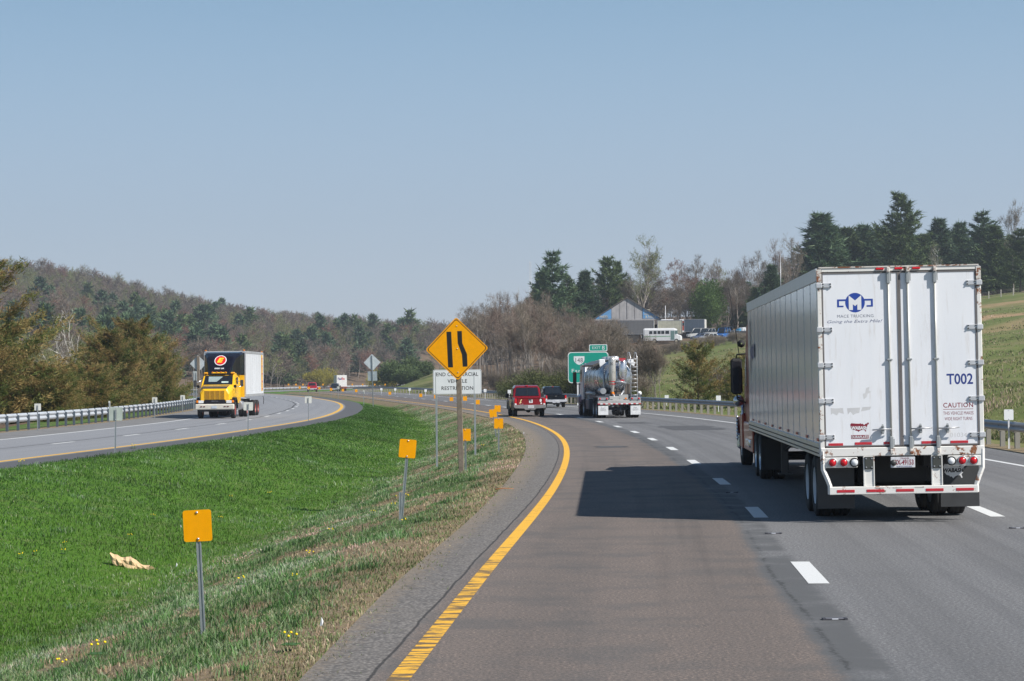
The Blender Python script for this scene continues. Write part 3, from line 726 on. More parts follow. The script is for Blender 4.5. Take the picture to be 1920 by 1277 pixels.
# ------------------------------------------------------------------ semi truck with white box trailer
def semi():
    pos = P(1690, 700, 34.25)
    root = empty('semi_truck', (pos.x, pos.y, 0), -math.atan(174 / 4000), 'white box trailer with two rear doors pulled by a red tractor in the middle lane', 'semi truck')
    root.rotation_euler = (0, R(-.5), -math.atan(174 / 4000))
    L, W2, ZB, ZT = 16.9, 1.3, 1.07, 4.11
    b = MB()
    # side sheets, roof, floor, nose
    for s_ in (-1, 1): b.box((s_ * (W2 - .03), L / 2 + .03, (1.25 + 3.95) / 2), (.04, L - .1, 2.7), 0)
    b.box((0, L / 2, 4.06), (2 * W2 - .06, L, .03), 0); b.box((0, L / 2, 1.2), (2 * W2 - .1, L - .1, .12), 1); b.box((0, L - .03, 2.6), (2 * W2 - .08, .05, 2.8), 0)
    body = b.build('trailer_body', [SIDEM, FRAME], root)
    q = MB()
    for s_ in (-1, 1):
        for z, h, t in ((3.99, .17, .012), (4.085, .03, .02)): q.box((s_ * (W2 - .004), L / 2 + .02, z), (.012 + t, L - .08, h), 0)
        q.box((s_ * (W2 - .004), L / 2 + .02, 3.9), (.03, L - .08, .012), 0)
    q.build('roof_rail', ALU, root)
    for s_ in (-1, 1):
        q = MB(); q.box((s_ * (W2 - .002), L / 2 + .02, 1.17), (.03, L - .08, .2), 0); q.box((s_ * (W2 + .006), L / 2 + .02, 1.27), (.02, L - .08, .02), 0)
        for k in range(int(L / .1)):
            for z in (1.12, 1.2): q.box((s_ * (W2 + .014), .1 + k * .1, z), (.008, .022, .022), 1)
        q.build('side_rail', [ALU, FRAME], root)
        q = MB()
        for k in range(1, 14):
            y = .0 + k * 1.22; q.box((s_ * (W2 - .0085), y, 2.59), (.004, .012, 2.62), 1)
            for z in range(18): q.box((s_ * (W2 - .004), y + .03, 1.33 + z * .15), (.01, .01, .01), 1)
            q.box((s_ * (W2 - .0085), y + .016, 2.59), (.005, .02, 2.62), 0)
        q.build('side_joint', [SIDEM, M_('joint_shadow_gap', (.36, .39, .43), .5)], root)
    # red reflective pieces low on the side
    for k in range(9): 
        q = MB(); q.box((-W2 - .004, .35 + k * 1.9, 1.335), (.006, .3, .045), 0); q.build('reflective_tape', RTAPE, root)
    text('MACE', 1.2, .28, NAVY, root, (-W2 - .012, L - 1.7, 2.9), '-x', .02)
    for (yy_, zz_, h_, w_) in ((L - 1.0, 3.05, 1.2, .14), (L - 1.35, 2.9, .35, .3), (L - 2.1, 2.95, .3, .5)):
        q = MB(); q.box((-W2 - .009, yy_, zz_), (.004, w_, h_), 0); q.build('side_marking', M_('faded_dark_marking', (.1, .09, .14), .4), root)
    # rear frame
    q = MB()
    q.box((-W2 + .03, -.02, 2.58), (.075, .09, 3.0), 0, bev=.01).box((W2 - .03, -.02, 2.58), (.075, .09, 3.0), 0, bev=.01)
    q.box((0, -.02, 4.07), (2 * W2 - .14, .09, .08), 0, bev=.008).box((0, -.03, 1.14), (2 * W2 + .0, .11, .14), 0, bev=.01)
    q.build('rear_frame', RUSTW, root)
    for s_ in (-1, 1): q = MB(); q.box((s_ * (W2 - .03), -.068, 3.98), (.078, .01, .2), 0); q.build('rust_patch', RUST2, root)
    q = MB(); q.box((0, -.068, 4.105), (2 * W2 - .05, .02, .02), 0); q.build('rust_patch', RUST2, root)
    for x in (-.3, 0.0, .28):
        q = MB(); q.box((x, -.075, 4.068), (.13, .03, .035), 0, bev=.01); m_ = q.build('marker_lamp', RED_L, root)
    # doors
    for s_, x0, x1 in ((-1, -W2 + .08, -.012), (1, .012, W2 - .08)):
        d = MB(); d.box(((x0 + x1) / 2, -.03, (1.225 + 4.02) / 2), (x1 - x0, .05, 4.02 - 1.225), 0, bev=.012)
        door = d.build('rear_door', DOORW, root)
        g_ = MB(); e = x1 if s_ < 0 else x0
        g_.box((e, -.058, 2.62), (.03, .012, 2.78), 0)
        for zz in (1.235, 4.01): g_.box(((x0 + x1) / 2, -.057, zz), (x1 - x0, .01, .022), 0)
        oe = x0 if s_ < 0 else x1; g_.box((oe, -.057, 2.62), (.025, .01, 2.78), 0)
        g_.build('rubber_seal', M_('seal_rubber', (.15, .14, .14), .8), door)
        for z in (3.82, 3.11, 2.54, 1.965, 1.385):
            h = MB(); xo_ = s_ * 1.17; h.box((xo_, -.066, z), (.2, .02, .075), 0, bev=.006); h.box((s_ * 1.275, -.072, z), (.1, .045, .085), 0, bev=.01)
            for dx in (-.08, .04):
                for dz in (-.022, .022): h.box((xo_ + dx * s_, -.079, z + dz), (.022, .012, .016), 1)
            h.build('hinge', [M_('hinge_zinc', (.6, .61, .63), .4, .4), FRAME], door)
        for x in ([-.17] if s_ < 0 else [.14, .57]):
            rr = MB(); rr.tube([(x, -.078, 1.1), (x, -.078, 4.06)], .016, 8, 0)
            for z in (1.28, 3.93): rr.box((x, -.085, z), (.06, .05, .2), 1, bev=.01); rr.box((x + .035, -.075, z), (.03, .02, .12), 1)
            rr.box((x, -.08, 2.61), (.09, .045, .03), 1, bev=.006)
            for z in (1.14, 4.05): rr.box((x, -.1, z), (.055, .07, .08), 2, bev=.01)
            rod = rr.build('lock_rod', [M_('galvanised_rod', (.5, .5, .46), .4, .35), M_('rod_bracket', (.33, .35, .36), .5, .3), RUST2], door)
            hx = -.31 if s_ < 0 else .35 if x < .3 else .33
            hh = MB(); cx = x - .14 if s_ < 0 else x + .15
            hh.tube([(x, -.12, 1.5), (cx, -.15, 1.5), (x + (-.31 if s_ < 0 else .33), -.15, 1.49 if s_ < 0 else 1.51)], .012, 6)
            hh.box((cx, -.1, 1.49), (.05, .08, .13), 1, bev=.015); hh.lathe([(-.012, .03), (.012, .03)], (cx, -.13, 1.55), 'x', 10, 1)
            hh.build('handle', [STEEL, M_('rod_bracket', (0, 0, 0))], rod)
        # reflective tape along the foot of the door
        for xa, xb in (([(-1.17, -.94), (-.75, -.48), (-.29, -.18)]) if s_ < 0 else ([(.31, .56), (.77, 1.05)])):
            t_ = MB(); t_.box(((xa + xb) / 2, -.0575, 1.275 if xa > -1 or s_ > 0 else 1.265), (xb - xa, .006, .04), 0); t_.build('reflective_tape', RTAPE, door)
    yd = -.0556
    # marks on the doors
    BLUE = M_('blue_print', (.018, .06, .33), .4, var=.03)
    flat(CIRC, BLUE, root, (-.70, yd, 3.535), .315, .315, 'logo_disc')
    mq = MB(); cx, cz, yv = -.70, 3.535, yd - .002
    def mp(u, v): return (cx + u, yv, cz + v)
    a_ = .1; hb = .118
    pts = [(-a_, -hb), (-a_, hb), (0, .035), (a_, hb), (a_, -hb), (.036, -hb), (.036, -.025), (0, -.055), (-.036, -.025), (-.036, -hb)]
    mq.add([mp(*p) for p in pts], [tuple(range(len(pts)))]); mq.build('logo_letter', WHITE, root)
    for s_ in (-1, 1):
        lq = MB()
        for (xa, xb, za, zb) in ((.14, .285, .03, .057), (.255, .285, -.068, .03), (.185, .255, -.068, -.044)):
            pp = [(s_ * xa, za), (s_ * xb, za), (s_ * xb, zb), (s_ * xa, zb)]; lq.add([mp(*p) for p in pp], [(0, 1, 2, 3)])
        lq.build('logo_bracket', BLUE, root)
    PRINT = M_('slate_print', (.1, .12, .18), .5)
    text('MACE TRUCKING', .58, .047, PRINT, root, (-.70, yd, 3.32), space=1.08)
    text('Going the Extra Mile!', .88, .062, M_('blue_grey_print', (.07, .09, .2), .5), root, (-.71, yd, 3.228), shear=.35)
    text('T002', .42, .175, NAVY, root, (.94, yd, 2.28), bold=.02)
    text('CAUTION', .475, .078, MAROON, root, (.905, yd, 1.862), bold=.015, space=1.1)
    flat(RECT, MAROON, root, (.905, yd, 1.797), .475, .008, 'underline')
    text('THIS VEHICLE MAKES', .48, .052, MAROON, root, (.905, yd, 1.735), bold=.0); text('WIDE RIGHT TURNS', .44, .052, MAROON, root, (.905, yd, 1.645), bold=.0)
    GH = M_('ghost_print', (.7, .71, .74), .4, var=.02); GH2 = M_('old_tape_mark', (.6, .6, .61), .5)
    text('PRESS', .68, .15, GH, root, (.5, yd + .0008, 3.62), bold=.05, shear=.25); text('PRISES', .85, .15, GH, root, (.5, yd + .0008, 3.42), bold=.05, shear=.25)
    flat(RECT, GH, root, (.5, yd + .0008, 3.315), .82, .012, 'ghost_line'); text('01034', .27, .07, GH2, root, (.9, yd, 1.385))
    for (x, z, w_, h_, m_) in ((-.53, 2.715, .38, .13, GH2), (-.52, 2.47, .37, .36, GH), (-1.04, 3.83, .05, .28, GH), (-.9, 3.95, .3, .045, GH), (.86, 3.95, .34, .045, GH), (1.01, 3.83, .05, .28, GH), (-.96, 2.4, .02, 2.0, GH)):
        flat(RECT, m_, root, (x, yd + .001, z), w_, h_, 'old_tape_mark')
    for pl in ([(0, .1), (0, 1), (.12, .95), (.3, 1), (.32, .2), (.2, .4), (.15, 0), (.05, .3)], [(.42, .1), (.4, .95), (.72, 1), (.7, .3), (.6, .2), (.55, 0), (.48, .5)], [(.74, .5), (.78, 1.05), (1, 1.1), (.96, .7), (.86, .6)]):
        flat(pl, GH2, root, (-.8, yd, 1.79), .65, .12, 'torn_sticker')
    flat([(.1, 0), (0, .45), (.25, .5), (.35, .9), (.7, 1), (.6, .7), (.9, .6), (.5, .45), (.4, .2)], GH2, root, (-.53, yd, 2.08), .16, .2, 'torn_sticker')
    flat(USA, MAROON, root, (-.67, yd, 1.535), .3, .15, 'sticker'); text('WABASH', .26, .058, WHITE, root, (-.67, yd - .002, 1.525), bold=.05, shear=.2)
    flat(RECT, MAROON, root, (-.67, yd, 1.38), .28, .06, 'sticker'); text('DURAPLATE', .26, .042, WHITE, root, (-.67, yd - .002, 1.38), bold=.02)
    # lamp boxes, plate, underride bumper
    for s_ in (-1, 1):
        q = MB(); q.box((s_ * .98, -.06, .975), (.52, .06, .165), 0, bev=.008); lb_ = q.build('lamp_panel', RUSTW, root)
        for k, x in enumerate((1.12, .94, .77)):
            l_ = MB(); l_.lathe([(.0, .075), (-.03, .075), (-.035, .06), (-.02, .058)], (s_ * x, -.09, .975), 'y', 20, 1 if k < 2 else 2)
            l_.lathe([(-.02, .06), (-.045, .045), (-.05, .0)], (s_ * x, -.09, .975), 'y', 20, 0)
            l_.build('tail_light', [RED_L if k < 2 else CLEAR, STEEL, BLACK], lb_)
    q = MB()
    for s_ in (-1, 1):
        xs = s_ * .54; q.box((xs, -.06, .83), (.17, .07, .48), 0, bev=.006)
        q.box((xs - .08, -.1, .83), (.015, .02, .48), 0).box((xs + .08, -.1, .83), (.015, .02, .48), 0)
    q.box((0, -.09, .525), (2.36, .1, .125), 0, bev=.008)
    bp = q.build('rear_bumper', RUSTW, root)
    for s_ in (-1, 1):
        q = MB(); q.box((s_ * .54, -.105, .965), (.14, .035, .2), 0, bev=.006)
        for dx in (-.045, .045):
            for dz in (-.07, .07): q.box((s_ * .54 + dx, -.125, .965 + dz), (.02, .012, .02), 1)
        q.build('bump_stop', [M_('rubber_block', (.05, .055, .05), .8), STEEL], bp)
        q = MB(); pth = [(s_ * 1.27, -.05, 1.16), (s_ * 1.265, -.06, .86), (s_ * 1.2, -.07, .7), (s_ * 1.165, -.08, .6), (s_ * 1.165, -.08, .47)]
        q.tube(pth, [.045, .042, .042, .04, .04], 6, 0, smooth=False); q.build('bumper_arm', RUSTW, bp)
    for xc in (-.94, -.47, .0, .47, .95):
        q = MB(); q.box((xc + .02, -.1425, .52), (.28, .006, .042), 0); q.build('reflective_tape', RTAPE, bp)
    for xc in (-.38, -.1, .25): q = MB(); q.box((xc, -.1415, .568), (.14, .006, .018), 0); q.build('rust_patch', RUST2, bp)
    q = MB(); q.box((-.0, -.1, .965), (.385, .012, .17), 0, bev=.004); pl = q.build('licence_plate', PLATE, root)
    text('BX-49153', .3, .085, MAROON, pl, (.02, -.1075, .965), bold=.02); text('TRAILER', .14, .025, MAROON, pl, (.03, -.1075, 1.028)); text('NORTH CAROLINA', .24, .02, NAVY, pl, (.02, -.1075, .898))
    q = MB(); q.lathe([(0, .05), (-.015, .05), (-.02, 0)], (-.15, -.107, .96), 'y', 12, 0); q.build('plate_patch', DARKG, pl)
    # running gear
    q = MB()
    for s_ in (-1, 1): q.box((s_ * .45, 3.1, .98), (.12, 5.6, .2), 0)
    for y in (1.75, 3.05): q.tube([(-1.1, y, .5), (1.1, y, .5)], .065, 8, 0); q.box((0, y - .35, .8), (1.1, .08, .5), 0)
    for s_ in (-1, 1): q.tube([(s_ * .3, .6, .47), (s_ * .3, 1.7, .42)], .06, 8)
    for k in range(40): q.box((0, 6 + k * .25, 1.1), (2.4, .08, .1), 0)
    q.box((0, .85, .86), (1.05, .02, .5), 0)
    q.build('running_gear', FRAME, root)
    for s_ in (-1, 1): q = MB(); q.box((s_ * .85, 12.4, .7), (.13, .13, .95), 0); q.box((s_ * .85, 12.4, .22), (.28, .28, .03), 0); q.tube([(s_ * .85, 12.4, .7), (s_ * .5, 11.5, 1.1)], .03, 6); q.build('landing_leg', DARKG, root)
    for x, w_ in ((-1.02, .6), (.98, .62)):
        q = MB(); q.box((x, .42, .62), (w_, .012, .82), 0); fl_ = q.build('mud_flap', M_('mud_flap_rubber', (.045, .047, .05), .6, scale=5), root)
        if x > 0:
            flat(USA, WHITE, fl_, (.9, .412, .79), .36, .25, 'flap_logo'); text('WABASH', .33, .07, M_('black_print', (.01, .01, .012), .5), fl_, (.88, .41, .8), bold=.04, shear=.2)
    for y in (1.75, 3.05): wheelpair(root, y, 1.92, .52, .27, True, M_('white_steel_rim', (.55, .57, .6), .4))
    # -------- tractor
    RP = paint('tractor_red', (.26, .022, .01), .35, .15, .08); RP.node_tree.nodes['Principled BSDF'].inputs['Coat Weight'].default_value = .2
    y0 = L - 3.0
    q = MB()
    for s_ in (-1, 1): q.box((s_ * .42, y0 + 4.4, .85), (.1, 9.6, .28), 0)
    q.tube([(-1.1, y0 + .6, .5), (1.1, y0 + .6, .5)], .08, 8).tube([(-1.1, y0 + 1.95, .5), (1.1, y0 + 1.95, .5)], .08, 8).tube([(-1, y0 + 8.1, .5), (1, y0 + 8.1, .5)], .06, 8)
    q.lathe([(0, .5), (.12, .5)], (0, y0 + 1.2, 1.0), 'z', 16)
    q.build('tractor_chassis', FRAME, root)
    ys_ = y0 + 3.3
    q = MB()   # sleeper and cab: side outline pushed across
    q.prism([(ys_, 1.0), (ys_, 3.5), (ys_ + .5, 3.75), (ys_ + 2.2, 3.6), (ys_ + 2.7, 2.95), (ys_ + 3.4, 2.0), (ys_ + 3.4, .95)], 'x', -1.16, 1.16, 0)
    cab = q.build('cab', RP, root)
    q = MB(); q.loft([[(-1.0, y, .75), (1.0, y, .75), (1.0 * k, y, z), (.55 * k, y, z + .2), (-.55 * k, y, z + .2), (-1.0 * k, y, z)] for y, z, k in ((ys_ + 3.4, 1.75, 1.0), (ys_ + 4.5, 1.6, .92), (ys_ + 5.2, 1.4, .8))], 0)
    for s_ in (-1, 1):   # front wings
        secs = []
        for i in range(9):
            a = math.pi * i / 8; y = y0 + 8.1 - math.cos(a) * .82; z = .62 + math.sin(a) * .62
            secs.append([(s_ * .7, y, z - .03), (s_ * 1.24, y, z - .03), (s_ * 1.24, y, z + .04), (s_ * .7, y, z + .06)])
        q.loft(secs, 0)
        q.box((s_ * 1.18, y0 + 6.95, .95), (.14, .9, .9), 0, bev=.04).box((s_ * 1.2, y0 + 4.6, .85), (.06, 3.2, .7), 0, bev=.03)
    q.build('hood', RP, root, fix=True)
    q = MB(); q.prism([(ys_ + 2.35, 2.1), (ys_ + 2.35, 2.85), (ys_ + 2.75, 2.75), (ys_ + 3.1, 2.1)], 'x', -1.172, 1.172); q.build('side_window', GLASS, cab)
    q = MB(); q.quad((-.95, ys_ + 3.42, 2.02), (.95, ys_ + 3.42, 2.02), (.95, ys_ + 2.74, 2.92), (-.95, ys_ + 2.74, 2.92)); q.build('windscreen', GLASS, cab)
    q = MB(); q.box((0, ys_ + 5.55, .62), (2.5, .25, .42), 0, bev=.06); q.build('front_bumper', CHROME, root)
    for s_ in (-1, 1):
        q = MB()
        q.box((s_ * 1.38, ys_ + 3.0, 2.35), (.3, .14, .92), 0, bev=.07)
        mi = q.build('mirror', BLACK, cab)
        q = MB(); q.box((s_ * 1.38, ys_ + 2.925, 2.32), (.24, .008, .8), 0, bev=.003); q.build('mirror_glass', M_('mirror_glass', (.05, .05, .06), .04, .6), mi)
        q = MB(); q.tube([(s_ * 1.38, ys_ + 3.0, 2.8), (s_ * 1.36, ys_ + 3.0, 2.9), (s_ * 1.1, ys_ + 2.9, 2.92)], .022, 6); q.build('mirror_arm', BLACK, cab); q = MB(); q.tube([(s_ * 1.38, ys_ + 3.0, 1.9), (s_ * 1.36, ys_ + 3.0, 1.75), (s_ * 1.1, ys_ + 2.9, 1.65)], .022, 6); q.build('mirror_arm', BLACK, cab)
        q = MB(); q.lathe([(-.09, .0), (-.07, .09), (0, .14), (.02, .14)], (s_ * 1.33, ys_ + 3.1, 1.72), 'y', 16); q.build('convex_mirror', CHROME, cab)
        q = MB(); q.lathe([(0, .02), (.05, .09), (.12, .1)], (s_ * 1.24, ys_ + 2.9, 3.18), 'y', 14); q.build('spot_lamp', BLACK, cab)
        q = MB(); q.tube([(s_ * 1.3, ys_ + 3.0, 2.9), (s_ * 1.36, ys_ + 3.02, 3.4), (s_ * 1.52, ys_ + 3.02, 4.6)], .011, 5); q.build('antenna', BLACK, cab)
        q = MB()
        for k in range(7): q.lathe([(-.03, .02), (.0, .075), (.03, .02)], (s_ * 1.27, ys_ + 4.9, .72 + k * .09), 'x', 10)
        q.build('marker_lamp', CHROME, root)
        q = MB(); q.tube([(s_ * 1.21, ys_ + 3.35, .7), (s_ * 1.21, ys_ + 3.35, 1.7)], .045, 8); q.build('grab_rail', CHROME, root); q = MB(); q.tube([(s_ * 1.05, ys_ - .15, 1.0), (s_ * 1.05, ys_ - .15, 3.9)], .07, 10); q.build('exhaust_stack', CHROME, root)
        q = MB(); q.tube([(s_ * .95, ys_ + .3, .7), (s_ * .95, ys_ + 2.2, .7)], .3, 16); q.build('fuel_tank', CHROME, root)
        q = MB(); q.box((s_ * .96, y0 - .35, .6), (.6, .015, .7), 0); q.build('mud_flap', BLACK, root)
    for y in (y0 + .6, y0 + 1.95): wheelpair(root, y, 1.92, .52, .27, True, M_('alu_rim', (.6, .62, .66), .25, .6))
    wheelpair(root, y0 + 8.1, 2.08, .52, .29, False, M_('alu_rim', (0, 0, 0)))
    return root
SEMI = semi()

# ------------------------------------------------------------------ yellow delivery truck coming the other way
def yellow_truck():
    p = G(403, 785)
    root = empty('box_truck', (p.x - .0, p.y, p.z), math.pi - .012, 'yellow and black truck with white box coming towards the camera on the far carriageway', 'truck')
    YP = paint('truck_yellow', (.9, .5, .01), .25, .0, .05); YP.node_tree.nodes['Principled BSDF'].inputs['Coat Weight'].default_value = .15
    BP = paint('truck_gloss_black', (.008, .008, .014), .12, .0, .05)
    CREAM = M_('cream_bumper', (.6, .57, .5), .35); BOXW = M_('box_side_white', (.66, .68, .71), .4, 0, .04, .5)
    # local: truck faces +y; front bumper at y = 0
    q = MB(); q.box((0, -8.6, 2.68), (2.55, 8.6, 2.86), 0, bev=.03); bx = q.build('cargo_box', BOXW, root)
    q = MB()
    for s_ in (-1, 1):
        q.box((s_ * 1.277, -8.6, 1.34), (.03, 8.5, .16), 0).box((s_ * 1.277, -8.6, 4.03), (.03, 8.5, .14), 0)
        q.box((s_ * 1.26, -4.31, 2.68), (.07, .06, 2.8), 0).box((s_ * 1.26, -12.87, 2.68), (.07, .05, 2.8), 0)
        for k in range(1, 8): q.box((s_ * 1.278, -4.3 - k * 1.07, 2.68), (.008, .02, 2.5), 0)
    q.box((0, -4.29, 4.05), (2.5, .05, .1), 0)
    q.build('box_trim', ALU, bx)
    q = MB(); q.box((-.0, -4.285, 3.3), (2.42, .03, 1.35), 0); q.build('box_front_panel', BP, bx)
    q = MB(); q.box((-.0, -4.285, 1.92), (2.42, .03, 1.36), 0); q.build('box_front_panel', YP, bx)
    for x in (-1.2, 1.2): q = MB(); q.box((x, -4.3, 4.15), (.12, .06, .08), 0, bev=.02); q.build('marker_lamp', AMBER, bx)
    q = MB(); q.box((-1.2, -12.8, 4.14), (.08, .06, .08), 0); q.build('marker_lamp', AMBER, bx)
    q = MB(); q.box((-1.281, -12.2, 2.75), (.006, .7, 2.35), 0); st = q.build('side_stripe', M_('stripe_yellow', (.8, .45, .03), .4), bx)
    for k in range(5): q = MB(); q.box((-1.286, -12.25, 1.7 + k * .5), (.006, .42, .09), 0); q.build('stripe_mark', RTAPE, st)
    for k in range(4): text('ESTES'[k], .35, .3, M_('stripe_orange', (.7, .25, .02), .4), st, (-1.288, -12.2, 3.5 - k * .5), '-x', .02)
    # wind deflector: sweeps up from the cab roof to the box front
    q = MB()
    secs = []
    for y, zt, hw in ((-1.9, 2.78, .68), (-2.3, 3.3, .76), (-2.75, 3.76, .9), (-3.3, 3.98, 1.1), (-3.95, 4.06, 1.22)):
        secs.append([(-hw, y, 2.66), (hw, y, 2.66), (hw, y, zt - .14), (hw * .9, y, zt), (-hw * .9, y, zt), (-hw, y, zt - .14)])
    q.loft(secs, 0, smooth=False); q.build('wind_deflector', BP, root, fix=True)
    # emblem on a panel leaning with the deflector
    dfn = Matrix.Translation((0, -2.5, 3.5)) @ Matrix.Rotation(R(46), 4, 'X')
    for rr_, m_, k in ((.37, WHITE, 0), (.32, M_('emblem_red', (.6, .015, .015), .35), 1)):
        pts = [(dfn @ Vector((math.cos(t * math.pi / 16) * rr_,   .03 + k * .012, math.sin(t * math.pi / 16) * rr_ * 1.2))) for t in range(32)]
        q = MB(); q.add(pts, [tuple(range(32))]); q.build('emblem_disc', m_, root)
    tE = text('E', .42, .42, M_('emblem_yellow', (.85, .6, .02), .35), root, (0, 0, 0), '+y', .05, .3, 'emblem_letter'); tE.matrix_local = dfn @ Matrix.Translation((0, .055, 0))
    q = MB(); t_ = text('SPEED', .34, .1, WHITE, root, (0, 0, 0), '+y', .03); t_.matrix_local = Matrix.Translation((.14, -2.05, 3.03)) @ Matrix.Rotation(R(38), 4, 'X')
    t_ = text('LINK', .2, .1, WHITE, root, (0, 0, 0), '+y', .03); t_.matrix_local = Matrix.Translation((-.18, -2.05, 3.03)) @ Matrix.Rotation(R(38), 4, 'X')
    # cab
    q = MB()
    secs = [[(-x, y, z0), (x, y, z0), (x, y, zs), (x * k, y, zt), (-x * k, y, zt), (-x, y, zs)] for x, y, z0, zs, zt, k in
            ((1.02, -3.9, .9, 2.1, 2.72, .9), (1.02, -2.3, .9, 2.1, 2.74, .9), (1.02, -1.95, .9, 2.05, 2.66, .9), (1.02, -1.35, .9, 1.98, 2.02, .98))]
    q.loft(secs, 0); cab = q.build('cab', YP, root, fix=True)
    q = MB(); q.loft([[(-x, y, 1.0), (x, y, 1.0), (x, y, zs), (x * .8, y, zt), (-x * .8, y, zt), (-x, y, zs)] for x, y, zs, zt in ((1.02, -1.4, 1.86, 2.05), (1.0, -.8, 1.76, 2.02), (.96, -.35, 1.66, 1.93), (.9, -.12, 1.58, 1.83), (.84, -.05, 1.45, 1.72))], 0)
    hd = q.build('hood', YP, root, fix=True)
    q = MB(); q.add([(-.74, -.1, 1.855), (.74, -.1, 1.855), (.8, -.55, 1.985), (-.8, -.55, 1.985), (-.7, -.1, 1.78), (.7, -.1, 1.78)], [(0, 1, 2, 3), (4, 5, 1, 0)]); q.build('hood_vent', DARKG, hd)
    q = MB(); q.box((0, -.045, 1.42), (1.22, .04, .56), 0, bev=.01); gr = q.build('grille', YP, hd)
    q = MB()
    for k in range(13): q.box((0, -.018, 1.17 + k * .041), (1.16, .016, .012), 0)
    q.build('grille_slat', M_('grille_gap_brown', (.36, .18, .01), .5), gr)
    q = MB()
    for x in (-.3, 0, .3): q.box((x, -.012, 1.42), (.025, .02, .54), 0)
    q.build('grille_bar', YP, gr)
    q = MB(); q.box((0, -.06, 1.0), (1.3, .14, .26), 0, bev=.03); q.build('nose_panel', BP, root)
    text('INTERNATIONAL', .4, .04, CHROME, root, (0, .015, 1.05), '+y')
    for s_ in (-1, 1):
        secs = []
        for i in range(9):
            a = math.pi * i / 8; y = -.9 - math.cos(a) * .78; z = .62 + math.sin(a) * .62
            secs.append([(s_ * .66, y, z - .03), (s_ * 1.17, y, z - .03), (s_ * 1.17, y, z + .05), (s_ * .66, y, z + .12)])
        q = MB(); q.loft(secs, 0); q.box((s_ * .95, -.17, .98), (.44, .2, .34), 0, bev=.05); fd = q.build('front_wing', BP, root, fix=True)
        q = MB(); q.box((s_ * .84, -.05, 1.01), (.33, .05, .17), 0, bev=.02); q.build('headlight', CLEAR, fd)
        q = MB(); q.box((s_ * 1.07, -.06, 1.03), (.13, .06, .15), 0, bev=.02); q.build('turn_lamp', AMBER, fd)
        for dx in (.62, .8): q = MB(); q.box((s_ * dx, .135, .73), (.11, .02, .055), 0); q.build('fog_lamp', M_('fog_lamp_red', (.12, .02, .02), .3), root)
        q = MB(); q.tube([(s_ * 1.0, -1.75, 2.35), (s_ * 1.45, -1.6, 2.1), (s_ * 1.45, -1.6, 1.9)], .022, 6).tube([(s_ * 1.0, -1.5, 1.9), (s_ * 1.4, -1.5, 1.92)], .02, 6)
        ma = q.build('mirror_arm', CHROME, cab); q = MB(); q.box((s_ * 1.42, -1.55, 2.12), (.2, .07, .4), 0, bev=.03); q.build('mirror', DARKG, cab)
        q = MB(); q.lathe([(-.06, .0), (-.05, .07), (0, .1), (.02, .1)], (s_ * 1.12, -.75, 1.93), 'y', 14); q.build('convex_mirror', DARKG, hd)
        q = MB(); q.box((s_ * 1.03, -2.4, 2.28), (.02, .62, .42), 0, bev=.03); q.build('side_window', GLASS, cab)
        q = MB(); q.box((s_ * .82, -1.98, 2.74), (.26, .4, .12), 0, bev=.05); q.build('cab_lamp', M_('amber_cab_lamp', (.75, .35, .02), .3), cab)
    q = MB(); q.quad((-.86, -1.33, 2.055), (.86, -1.33, 2.055), (.83, -1.925, 2.63), (-.83, -1.925, 2.63)); wsn = q.build('windscreen', GLASS, cab)
    q = MB(); q.tube([(-.86, -1.32, 2.055), (.86, -1.32, 2.055), (.83, -1.915, 2.635), (-.83, -1.915, 2.635), (-.86, -1.32, 2.055)], .022, 5, 0); q.build('windscreen_trim', BLACK, cab)
    # pale paper, and a glass reflection painted as a pale panel
    q = MB(); q.quad((-.62, -1.40, 2.15), (-.2, -1.40, 2.15), (-.2, -1.47, 2.24), (-.62, -1.47, 2.24)); q.build('dash_paper', M_('pale_green_paper', (.45, .58, .55), .5), wsn)
    q = MB(); q.quad((.1, -1.5, 2.22), (.6, -1.5, 2.22), (.62, -1.78, 2.53), (-.25, -1.78, 2.53)); q.build('painted_reflection', M_('pale_reflection_paint', (.28, .36, .37), .3), wsn)
    q = MB(); q.box((0, -1.95, 2.76), (.95, .36, .08), 0, bev=.03); q.build('sun_visor', YP, cab)
    for x in (-.4, -.13, .13, .4): q = MB(); q.box((x, -1.8, 2.8), (.1, .1, .05), 0, bev=.015); q.build('cab_lamp', AMBER, cab)
    q = MB(); q.box((0, .02, .71), (2.36, .2, .34), 0, bev=.05); bpp = q.build('front_bumper', CREAM, root)
    q = MB(); q.box((.02, .137, .69), (.32, .01, .15), 0); q.build('licence_plate', M_('pale_blue_plate', (.5, .55, .62), .4), bpp)
    q = MB()
    for s_ in (-1, 1): q.box((s_ * .42, -6.2, .95), (.1, 12, .26), 0)
    for y in (-.9, -7.0, -8.3, -11.6): q.tube([(-1, y, .5), (1, y, .5)], .07, 8)
    q.box((0, -.3, .48), (2.0, .4, .12), 0)
    q.build('chassis', FRAME, root)
    for s_ in (-1, 1): q = MB(); q.tube([(s_ * .9, -3.2, .75), (s_ * .9, -4.6, .75)], .3, 14); q.build('fuel_tank', STEEL, root)
    rr_ = M_('dusty_red_rim', (.28, .06, .05), .5)
    wheelpair(root, -.9, 1.98, .5, .27, False, rr_)
    for y in (-5.7, -9.6, -10.9): wheelpair(root, y, 1.86, .5, .25, True, rr_)
    q = MB(); q.tube([(-1.25, -12.9, 1.2), (-1.27, -13.1, 1.0), (-1.25, -13.0, .7)], .02, 5); q.build('rear_hose', BLACK, root)
    return root
yellow_truck()

